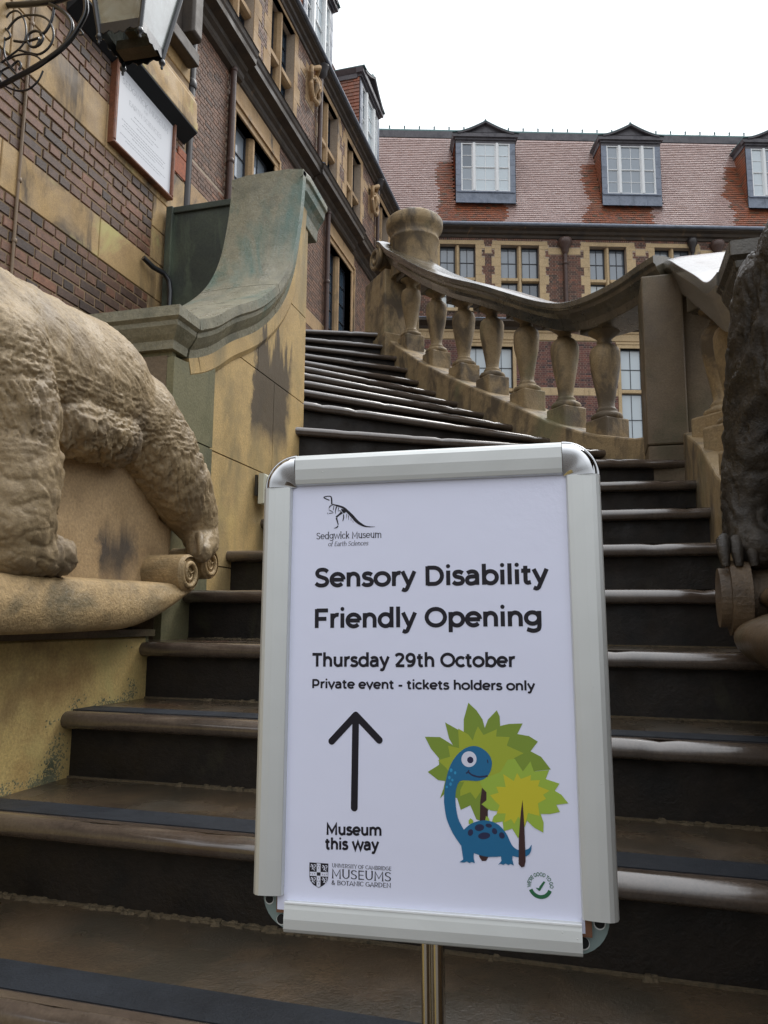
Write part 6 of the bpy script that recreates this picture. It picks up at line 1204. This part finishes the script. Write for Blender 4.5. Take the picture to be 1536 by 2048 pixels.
def poly(name, keys, mat, lay):
    mb = MB(); c = 0
    for k in keys:
        P = ART[k] if isinstance(k, str) else k
        P = P if isinstance(P[0][0], (list, tuple)) else [P]
        for q in P:
            c += 1; mb.add([(x*mm, YL-lay*.00006-c*1e-7, z*mm) for x, z in q], [tuple(range(len(q)))])
    return mb.build(name, mat, po)
poly('printed_tree', ['leaf_dark'], M['i_ld'], 0); poly('printed_tree', ['leaf_mid'], M['i_lm'], 1); poly('printed_trunk', ['trunk_back'], M['i_br'], 2)
poly('printed_tree', ['leaf_light'], M['i_ll'], 3); poly('printed_tree', ['leaf_yellow'], M['i_y'], 4)
poly('printed_spikes', ['spike','spike2'], M['i_ll'], 4); poly('printed_dinosaur', ['dino'], M['i_b'], 5); poly('printed_eye', ['eye'], M['i_w'], 6); poly('printed_pupil', ['pupil'], M['i_n'], 7)
poly('printed_spots', ['spots','nostril'], M['i_n'], 6); poly('printed_freckles', ['freck'], M['i_b2'], 6); poly('printed_trunk', ['trunk_front'], M['i_br'], 7)
mb = MB(); ribbon(mb, ART['smile'], 1.5, YL-.0004, lambda p: (p[0]*mm, p[1]*mm)); ribbon(mb, ART['smile2'], 1.3, YL-.00041, lambda p: (p[0]*mm, p[1]*mm)); mb.build('printed_smile', M['i_n'], po)
poly('skeleton_emblem', ['bones'], M['print'], 0)
poly('shield_emblem', ['shield'], M['print'], 0); poly('shield_cross', ['shield_cross_v'], M['i_w'], 1); poly('shield_cross', ['shield_cross_h'], M['i_w'], 1.3); poly('shield_charges', ['lions'], M['i_w'], 1.5); poly('shield_marks', ['erm'], M['print'], 2); poly('shield_marks', ['shield_c'], M['print'], 2.2)
mb = MB()
for i, (a, b_) in enumerate(ART['arrow']):
    a = Vector(a); b_ = Vector(b_); r = 3.45; y = YL-i*.00003
    ribbon(mb, [a, b_], 2*r, y, lambda p: (p[0]*mm, p[1]*mm))
    for c in (a, b_): mb.add([((c.x+r*cos(2*pi*k/20))*mm, y-.00001, (c.y+r*sin(2*pi*k/20))*mm) for k in range(20)], [tuple(range(20))])
mb.build('printed_arrow', M['print'], po)
mb = MB(); ring = [(106.5+9.3*cos(R(a)), -175.3+9.3*sin(R(a))) for a in range(200, 341, 10)]
ribbon(mb, ring, 3.4, YL, lambda p: (p[0]*mm, p[1]*mm)); mb.build('badge_ring', M['i_g'], po)
poly('badge_tick', ['tick'], M['i_g'], 1)
letter('badge_lettering', lambda m: text(m, "WE'RE GOOD TO GO", 0, 0, 50, 3.4, YL, .13, arc=(106.5,-175.0,8.6,188,-8)), M['i_g'])
# pole and foot
mb = MB()
sec_ = []
for c_, s_ in ((-.0055,1),(.0055,1)):
    sec_ += [(c_-.0052*cos(pi*k/8), .0185-.0062*sin(pi*k/8)) for k in range(9)]
sec_ += [(.0107,.031),(.009,.0335),(-.009,.0335),(-.0107,.031)]
mb.prism(sec_, 'z', -.615, -.05, 0, True)
po2 = mb.build('pole', M['pole'], sg); po2.location = (.0012,0,0)
mb = MB(); mb.box(-.03,.03,.0125,.016,-.10,.04); mb.build('bracket', M['alu'], sg)
mb = MB(); mb.box(-.13,.13,-.05,.17,-.641,-.633); mb.box(-.03,.03,.0,.046,-.633,-.60); mb.build('foot_plate', M['plate'], sg)

# plaque lettering
pm_ = MB(); text(pm_, 'SEDGWICK MUSEUM', -320, 190, 320, 52, -.0305, .085, serif=True); text(pm_, 'OF', -28, 145, 28, 24, -.0305, .085, serif=True); text(pm_, 'EARTH SCIENCES', -225, 75, 225, 42, -.0305, .085, serif=True)
pm_.build('plaque_lettering', M['plaque_ink'], plq)
pm2 = MB()
for k, (w_, z) in enumerate([(150,20),(190,-20),(110,-50),(300,-95),(270,-120),(290,-145),(160,-170),(310,-215),(240,-240)]):
    x = -w_
    rg = random.Random(k)
    while x < w_: l = rg.uniform(12,34); pm2.box(x*mm, min(x+l,w_)*mm, -.0307, -.030, z*mm, (z+5)*mm); x += l+7
pm2.build('worn_print', M['plaque_ink'], plq)['kind'] = 'stuff'
# ------------------------------------------------------------------ carved animals: blobs fused, smoothed, then chiselled
def blob_mesh(chains, ells, voxel, smooth_it, boxes=()):
    bm = bmesh.new()
    def sph(c, r, sc=(1,1,1), rot=None):
        m = Matrix.Translation(c) @ (rot or Matrix.Identity(4)) @ Matrix.Diagonal((r*sc[0], r*sc[1], r*sc[2], 1))
        bmesh.ops.create_icosphere(bm, subdivisions=3, radius=1, matrix=m)
    for ch in chains:
        for (p0, r0), (p1, r1) in zip(ch, ch[1:]):
            p0 = Vector(p0); p1 = Vector(p1); n = max(2, int((p1-p0).length/(min(r0, r1)*.35)))
            for i in range(n+1): t = i/n; sph(p0.lerp(p1, t), r0+(r1-r0)*t)
    for c, sc, rz in ells: sph(Vector(c), 1, sc, Matrix.Rotation(rz, 4, 'X'))
    for (x0,x1,y0,y1,z0,z1) in boxes:
        bmesh.ops.create_cube(bm, size=1, matrix=Matrix.Translation(((x0+x1)/2,(y0+y1)/2,(z0+z1)/2)) @ Matrix.Diagonal((x1-x0,y1-y0,z1-z0,1)))
    me = bpy.data.meshes.new('tmp'); bm.to_mesh(me); bm.free()
    o = bpy.data.objects.new('tmp', me); COL.objects.link(o)
    r = o.modifiers.new('r', 'REMESH'); r.mode = 'VOXEL'; r.voxel_size = voxel
    s = o.modifiers.new('s', 'SMOOTH'); s.factor = .6; s.iterations = smooth_it
    dg = bpy.context.evaluated_depsgraph_get(); ev = o.evaluated_get(dg)
    out = bpy.data.meshes.new_from_object(ev)
    bpy.data.objects.remove(o); bpy.data.meshes.remove(me)
    return out
def chisel(me, fn):
    """displace along the normal by fn(co, normal)"""
    n = len(me.vertices); co = np.empty(n*3, 'f'); me.vertices.foreach_get('co', co); nr = np.empty(n*3, 'f'); me.vertices.foreach_get('normal', nr)
    co = co.reshape(-1,3); nr = nr.reshape(-1,3); d = np.empty(n, 'f')
    for i in range(n): d[i] = fn(co[i], nr[i])
    co += nr*d[:,None]; me.vertices.foreach_set('co', co.ravel()); me.polygons.foreach_set('use_smooth', [True]*len(me.polygons)); me.update()
def tuft(p, along, freq_a, freq_c, seed=0.):
    """elongated locks running along the direction 'along' in the YZ plane"""
    a = p[1]*along[0]+p[2]*along[1]; c = -p[1]*along[1]+p[2]*along[0]
    w = noise.noise(Vector((p[0]*4, p[1]*4, p[2]*4+seed)))
    v = noise.noise(Vector((c*freq_c+w*1.6, a*freq_a+w*.8, p[0]*freq_c*.6+seed)))
    u = noise.noise(Vector((c*freq_c*2.1+w*2, a*freq_a*2.2, p[0]*freq_c+seed+9)))
    return (1-abs(v)*2.4)*.62+(1-abs(u)*2.2)*.38
# --- the bear
body = [[((-1.60,1.15,.70),.235),((-1.60,1.55,.70),.240),((-1.60,1.86,.715),.236),((-1.59,2.08,.70),.215),((-1.575,2.24,.655),.185)],
        [((-1.58,1.2,.78),.22),((-1.60,.95,.80),.19),((-1.60,.72,.74),.15),((-1.60,.52,.66),.10)],           # neck and muzzle, beyond the picture
        [((-1.545,2.20,.665),.185),((-1.50,2.31,.575),.160),((-1.465,2.40,.48),.132),((-1.445,2.49,.39),.100),((-1.43,2.53,.325),.075),((-1.41,2.52,.275),.066)],   # hind leg to the scroll
        [((-1.40,2.49,.27),.055),((-1.37,2.44,.235),.045)],
        [((-1.70,2.18,.60),.15),((-1.72,2.22,.40),.11),((-1.72,2.2,.2),.085),((-1.70,2.2,.16),.085)],
        [((-1.47,1.50,.66),.155),((-1.435,1.545,.50),.135),((-1.425,1.56,.36),.128),((-1.42,1.56,.24),.118),((-1.415,1.60,.175),.085)],
        [((-1.40,1.56,.165),.075),((-1.38,1.70,.155),.055)],
        [((-1.74,1.40,.6),.13),((-1.76,1.35,.3),.10),((-1.75,1.30,.17),.09)],
        [((-1.47,1.80,.555),.10),((-1.47,2.03,.56),.095)]]
bear_me = blob_mesh(body, [((-1.60,2.0,.74),(.235,.30,.215),-.2), ((-1.50,.98,.96),(.05,.05,.06),0), ((-1.70,.98,.96),(.05,.05,.06),0)], .0054, 5)
def strokes(p, along, la, lc, seed):
    """short cut strokes: sharp dark grooves between rounded locks"""
    a = p[1]*along[0]+p[2]*along[1]; c = -p[1]*along[1]+p[2]*along[0]
    w = noise.noise(Vector((p[0]*5+seed, p[1]*5, p[2]*5)))
    v = noise.noise(Vector((c*lc+w*2.2, a*la+w*1.2, p[0]*lc*.5+seed)))
    g_ = max(0., 1-abs(v)*5.5)
    return -g_*g_
def bear_fn(p, n):
    y, z = p[1], p[2]
    leg = (y > 2.18 and z < .56) or z < .42
    f = .003*noise.noise(Vector(p*24))+.0016*noise.noise(Vector(p*70))
    if leg and y < 1.95:
        edge = max(0, min(1, (y-1.58)*12))
        return .011*(tuft(p, (.25,-1), 9, 24, 3.)-.55)*(.25+edge)+.004*strokes(p, (.95,-.15), 12, 34, 4.)+f
    if leg:
        top = max(0,min(1,(z-.30)*8))
        return .009*(tuft(p, (.45,-.9), 8, 20, 5.)-.55)*(.25+.75*top)+(.007*strokes(p, (.45,-.9), 8, 48, 6.)+.0045*strokes(p, (.45,-.9), 11, 85, 9.))*(.25+.75*top)+(.003*strokes(p, (1,0), 14, 40, 2.) if z < .36 else 0)+f
    low = max(0, min(1, (.76-z)*4)); dr = (.86,-.5) if z > .62 else (.45,-.89)
    blend = max(0, min(1, (z-.56)*8)); dr = Vector((.40+.46*blend, -.90+.40*blend)).normalized()
    pat = .55+.6*noise.noise(Vector(p*5.5))
    d = (.0015+.010*low)*(tuft(p, dr, 6.5, 19, 1.)-.52)+pat*((.005+.006*low)*strokes(p, dr, 6.5, 46, 1.)+(.0045+.003*low)*strokes(p, dr, 9, 80, 11.)+.003*strokes(p, (dr[0]*.9+.2,dr[1]*.9-.2), 13, 110, 17.))
    if z < .56 and 1.72 < y < 2.14: d += .014*(tuft(p, (.1,-1), 5, 22, 8.)-.5)
    return d+f*.7
chisel(bear_me, bear_fn)
bear = empty('bear_statue', (-1.6,1.8,.12), 0, 'carved buff stone bear standing on a scrolled base left of the stairs', 'statue')
def under(root, me, name, mat):
    me.name = name; me.materials.clear(); me.materials.append(mat)
    o = bpy.data.objects.new(name, me); COL.objects.link(o); o.parent = root; o.location = -Vector(root.location); return o
under(bear, bear_me, 'body', M['bear'])
cl = MB()
for i in range(6):
    a_ = i/5; bx_ = -1.455+.088*a_; by_ = 2.50-.105*a_
    cl.tube([(bx_+.0,by_+.03,.295),(bx_+.018,by_+.005,.283),(bx_+.030,by_-.012,.262),(bx_+.034,by_-.018,.238),(bx_+.032,by_-.018,.218)], [.012,.0125,.0115,.009,.004], 8)
o = cl.build('claws', M['bear'], bear); o.location = -Vector(bear.location)
# base slab of the bear, rolled into a scroll at the end
def base_prof(z_lo=-.034, z_hi=.112):
    return catmull([(0,z_lo,0),(.05,z_lo-.0,0),(.072,z_lo+.03,0),(.075,z_lo+.075,0),(.058,z_hi-.022,0),(.038,z_hi-.006,0),(0,z_hi,0)], 4)
sl = MB(); vs = []; pr = [(v.x, v.y) for v in base_prof()]; ys = list(np.linspace(.6,2.38,64)); ns = len(pr)
for y in ys:
    t = max(0, (y-1.98)/.40); lift = .115*t**1.7; thin = 1.0
    sag = .010*sin(y*3.1)
    for a, z in pr:
        fz = max(0, min(1, (.112-z)/.146)); zz = z+lift*fz+sag*(.5+.5*fz)
        wob = .005*noise.noise(Vector((y*4, z*9, 2)))+.003*noise.noise(Vector((y*15, z*30, 5)))
        vs.append((-1.415+a*(1-.15*t)+wob, y, zz))
    for a, z in ((-.50,.112),(-.50,-.034)): vs.append((-1.415+a, y, z+lift*(0 if z > 0 else 1)))
n2 = ns+2
sl.add(vs, [(i*n2+k, i*n2+(k+1)%n2, (i+1)*n2+(k+1)%n2, (i+1)*n2+k) for i in range(len(ys)-1) for k in range(n2)], 0, True)
sl.add(vs[:n2], [tuple(range(n2))]); sl.add(vs[-n2:], [tuple(range(n2))[::-1]])
o = sl.build('base_slab', M['slab'], bear); o.location = -Vector(bear.location)
def volute(cx, cy, cz, r, x0, x1, seed, mat=None):
    """a stone roll whose spiral shows on its end; axis along X"""
    mb = MB(); n = 40; pts = []
    for k in range(n): a = 2*pi*k/n; pts.append((cy+r*cos(a)*(1+.03*sin(3*a+seed)), cz+r*sin(a)*(1+.03*sin(2*a+seed))))
    ins = [(cy+(p[0]-cy)*.88, cz+(p[1]-cz)*.88) for p in pts]
    mb.prism(pts, 'x', x0, x1-.012)
    A = [(x1-.012, *p) for p in pts]; B = [(x1, *p) for p in ins]
    mb.add(A+B, [(k,(k+1)%n,n+(k+1)%n,n+k) for k in range(n)], 0, True); mb.add([(x1-.010, *p) for p in ins], [tuple(range(n))])
    sp = []
    for k in range(46): a = 2.4+k/45*2*pi*1.6; rr = r*.80*(1-.66*k/45); sp.append((x1-.004, cy+rr*cos(a), cz+rr*sin(a)))
    mb.tube(sp, [r*.13]*30+[r*.13-.0004*i for i in range(16)], 8)
    for q_ in range(3): mb.tube([(x1-.004, cy+r*.1*cos(q_*2.1), cz+r*.1*sin(q_*2.1)),(x1-.002, cy+r*.45*cos(q_*2.1+.3), cz+r*.45*sin(q_*2.1+.3))], [r*.05,r*.02], 5)
    return mb
v1 = volute(0, 2.325, .150, .066, -1.62, -1.338, 1); o = v1.build('scroll', M['slab'], bear); o.location = -Vector(bear.location)
v2 = volute(0, 2.555, .200, .060, -1.60, -1.385, 2); o = v2.build('scroll', M['slab'], bear); o.location = -Vector(bear.location)
# the rough block left between the legs
rk_me = blob_mesh([], [], .02, 3, boxes=[(-1.85,-1.50,1.60,2.36,.08,.40),(-1.85,-1.50,1.80,2.28,.3,.50),(-1.85,-1.49,2.2,2.46,.08,.34)])
chisel(rk_me, lambda p, n: .008*noise.noise(Vector(p*6))+.003*noise.noise(Vector(p*30)))
M['block'] = stone('patched_base_block', [(.40,.27,.14),(.50,.35,.19),(.33,.225,.12)], 4, (.5,.75), .5, 120)
patch_stain(M['block'], 1.74, 1.92, .05, .27, (.085,.072,.06), .25)
under(bear, rk_me, 'support_block', M['block'])

bear.location = Vector(bear.location)*.855; bear.scale = (.855,)*3
# --- the bison, mirrored on the right; mostly beyond the picture
bis = [[((.66,1.70,.66),.27),((.70,1.35,.78),.31),((.72,1.0,.84),.30),((.72,.75,.70),.24),((.72,.55,.5),.17)],
       [((.535,1.88,.74),.205),((.49,1.91,.60),.175),((.435,1.94,.47),.128),((.38,1.95,.37),.078),((.352,1.95,.29),.060),((.345,1.94,.21),.055),((.36,1.90,.17),.05)],
       [((.62,1.10,.5),.13),((.60,1.08,.25),.085),((.60,1.06,.10),.085)], [((.85,1.8,.5),.13),((.85,1.8,.08),.08)], [((.85,1.1,.5),.13),((.85,1.1,.08),.08)]]
bis_me = blob_mesh(bis, [((.62,1.78,.80),(.25,.27,.22),0)], .0075, 6)
chisel(bis_me, lambda p, n: (.014 if p[2] > .33 else .004)*(tuft(p, (.4,-.9), 6, 15, 2.)-.5)+.007*strokes(p, (.3,-.95), 6, 38, 3.)+.0045*strokes(p, (.4,-.9), 9, 70, 5.)+.003*noise.noise(Vector(p*22))+.0012*noise.noise(Vector(p*60)))
bison = empty('bison_statue', (.7,1.4,.02), 0, 'blackened wet stone bison statue cut off by the right edge of the photo', 'statue')
under(bison, bis_me, 'body', M['bison'])
cl = MB()
for i, dx in enumerate((-.040,-.012,.020,.060)):
    cl.tube([(.335+dx,1.93,.195),(.325+dx,1.89,.185),(.322+dx,1.868,.155),(.324+dx,1.865,.125)], [.014,.016,.014,.009], 8)
o = cl.build('toes', M['bison'], bison); o.location = -Vector(bison.location)
sl = MB(); vs = []
bpf = [(.0,.085),(-.045,.075),(-.055,.05),(-.03,.028),(-.055,.015),(-.10,-.005),(-.118,-.035),(-.105,-.068),(-.07,-.092),(-.02,-.105)]
bpf = [(v.x, v.y) for v in catmull([(a,b,0) for a,b in bpf], 3)]
nb_ = len(bpf)
for y in np.linspace(.3,2.0,52):
    t = max(0,(y-1.72)/.28)
    for a, z in bpf: vs.append((.40+a*(1-.35*t*t)+.004*noise.noise(Vector((y*7,z*20,12))), y, z*(1-.25*t*t)+.003*noise.noise(Vector((y*12,z*20,2)))))
    vs.append((1.3, y, -.105)); vs.append((1.3, y, .085))
n2 = nb_+2
sl.add(vs, [(i*n2+k, i*n2+(k+1)%n2, (i+1)*n2+(k+1)%n2, (i+1)*n2+k) for i in range(51) for k in range(n2)], 0, True)
sl.add(vs[:n2], [tuple(range(n2))]); sl.add(vs[-n2:], [tuple(range(n2))[::-1]])
o = sl.build('base_slab', M['scroll_r'], bison); o.location = -Vector(bison.location)
mb = MB(); n = 32
for (x0, x1, r0, yc, zc_) in ((.270,.292,.052,1.90,.055),(.292,.335,.066,1.90,.055),(.335,.46,.054,1.93,.06)):
    mb.prism([(yc+r0*.9*cos(2*pi*k/n), zc_+r0*1.30*sin(2*pi*k/n)) for k in range(n)], 'x', x0, x1)
o = mb.build('scroll', M['scroll_r'], bison, bevel=.008); o.location = -Vector(bison.location)
rb = blob_mesh([], [], .02, 3, boxes=[(.42,1.0,1.2,1.85,.05,.34),(.46,1.0,1.3,1.7,.3,.44)])
chisel(rb, lambda p, n: .008*noise.noise(Vector(p*6))+.003*noise.noise(Vector(p*30)))
under(bison, rb, 'support_block', M['scroll_r'])

# ------------------------------------------------------------------ lantern on its scrolled bracket
LY = 3.4
lan = empty('lantern', (-2.47,LY,3.2), 0, 'black framed glass lantern hanging from the scrolled iron bracket at top left', 'lantern')
rot = Matrix.Rotation(R(4), 4, 'Z')
H0, H1 = 0, .60; a0, a1 = .128, .215      # half widths at the bottom and the top
cz = 3.225; cxx, cyy = -2.453, 3.353
def LT(p): v = rot @ Vector((p[0], p[1], 0)); return (cxx+v.x-lan.location.x, cyy+v.y-lan.location.y, cz+p[2]-lan.location.z)
def LV(mb): mb.v = [LT(p) for p in mb.v]; return mb
cor = [(-1,-1),(1,-1),(1,1),(-1,1)]
for i in range(4):
    sx_, sy_ = cor[i]; tx, ty = cor[(i+1)%4]
    mb = MB(); mb.tube([(sx_*a0*.98, sy_*a0*.98, H0-.03),(sx_*a0, sy_*a0, H0),(sx_*a1, sy_*a1, H1)], [.010,.013,.014], 6); LV(mb).build('corner_bar', M['iron'], lan)
    mb = MB(); mb.lathe([(.006,-.03),(.009,-.02),(.006,-.008),(.016,0),(.02,.012),(.014,.026),(.008,.035)], (sx_*a0*.97, sy_*a0*.97, H0-.055), 10); LV(mb).build('ball_drop', M['iron'], lan)
    P = [(sx_*a0*.97, sy_*a0*.97, H0+.02),(tx*a0*.97, ty*a0*.97, H0+.02),(tx*a1*.97, ty*a1*.97, H1),(sx_*a1*.97, sy_*a1*.97, H1)]
    mb = MB(); mb.add(P, [(0,1,2,3)]); LV(mb).build('glass_pane', M['lampglass'], lan)
    # scalloped skirt
    mb = MB(); n = 24; top = []; bot = []
    for k in range(n+1):
        t = k/n; x = sx_*a0+(tx-sx_)*a0*t; y = sy_*a0+(ty-sy_)*a0*t; s_ = abs(sin(t*pi*4)); top.append((x,y,H0+.035)); bot.append((x*1.01,y*1.01,H0-.012-.014*s_-.012*(abs(t-.5)<.14)))
    off = [(p[0]*.95,p[1]*.95,p[2]) for p in top]; offb = [(p[0]*.95,p[1]*.95,p[2]) for p in bot]; m = n+1
    mb.add(top+bot+off+offb, [(k,k+1,m+k+1,m+k) for k in range(n)]+[(2*m+k,2*m+k+1,3*m+k+1,3*m+k) for k in range(n)]+[(m+k,m+k+1,3*m+k+1,3*m+k) for k in range(n)]); LV(mb).build('scalloped_skirt', M['iron'], lan)
    mb = MB(); mb.tube([(sx_*a1, sy_*a1, H1),(tx*a1, ty*a1, H1)], .016, 6); LV(mb).build('top_bar', M['iron'], lan)
mb = MB(); mb.add([(s*a1*1.12, t*a1*1.12, H1+.01) for s, t in cor]+[(s*.07, t*.07, H1+.24) for s, t in cor], [(0,1,5,4),(1,2,6,5),(2,3,7,6),(3,0,4,7),(4,5,6,7),(3,2,1,0)]); LV(mb).build('hood', M['iron'], lan)
mb = MB(); mb.tube([(0,0,.06),(0,0,.30)], .035, 10); mb.box(-.03,.03,-.03,.03,.05,.09); LV(mb).build('burner', M['sand_dark'], lan)
# a reflector/glass tray partly tilted inside
mb = MB(); mb.box(-.11,.11,.02,.11,-.01,.05); LV(mb).build('tray', M['sand_dark'], lan)
brk = empty('lantern_bracket', (-3.4,LY,3.2), 0, 'black wrought iron bracket with rings and scrolls at top left', 'bracket')
def px(x, y):   # bracket plane Y = LY, local metres measured from the ring centre
    return (-3.076+(x-95)*.002115, LY, 3.436-(y-75)*.00271+0*(x))
def bt(name, pts, r, **k):
    mb = MB(); mb.tube([(p[0]+3.4, 0, p[1]-3.2) for p in pts], r, 8, **k); return mb.build(name, M['iron'], brk)
def W2(x, y):   # photo-drawn bracket pattern in its own plane (X,Z)
    return (-3.076+(x-95)*.00352, 3.436-(y-75)*.00262+(x-95)*.0)
def onplane(x, y):
    d = _f+_rr*((x-768)/1515.19)-_uu*((y-1024)/1515.19); t = LY/d.y; return (d.x*t, d.z*t)
OPL = onplane
def cs2(*p): return [(v.x, v.y) for v in catmull([(*OPL(*q), 0) for q in p], 5)]
bt('lower_arm', cs2((-60,205),(0,172),(60,140),(110,108),(140,80),(160,50),(172,22),(168,-10),(150,-30)), .016)
bt('lower_arm', cs2((30,158),(75,135),(105,112),(128,88)), .010)
bt('top_bar', cs2((-60,22),(0,12),(60,8),(110,2),(160,-12),(230,-30)), .018)
bt('inner_arc', cs2((100,8),(125,22),(142,42),(143,62),(132,84)), .013)
bt('ring', cs2((14,60),(36,36),(70,30),(96,40),(107,66),(100,92),(80,108),(60,106),(38,100)), .007)
bt('scroll', cs2((108,12),(104,38),(92,62),(80,70)), .009)
bt('scroll', cs2((80,78),(72,93),(60,92),(55,80),(58,68),(70,62),(82,66),(86,76),(80,88),(70,94)), .008)
bt('scroll', cs2((28,82),(50,84),(64,80),(78,76)), .008)
bt('ring', cs2((-20,60),(8,40),(20,26),(34,22),(46,34),(52,56),(50,80),(40,96),(20,112),(0,128)), .006)
bt('scroll', cs2((12,118),(20,134),(34,150)), .006)
bt('ring', cs2((14,120),(30,112),(52,108),(72,112),(86,124)), .006)
bt('scroll', cs2((24,132),(36,122),(42,130),(38,140)), .007)
bt('ring', cs2((10,75),(8,100),(14,122),(28,140)), .006)
bt('ring', cs2((86,142),(76,162),(58,178),(40,182),(22,178),(8,170),(0,158),(4,142),(20,134)), .006)
bt('ring', cs2((-30,100),(0,84),(20,74),(14,60),(0,52),(-20,56)), .007)
bt('leaf', cs2((160,58),(166,68),(158,70)), .006)
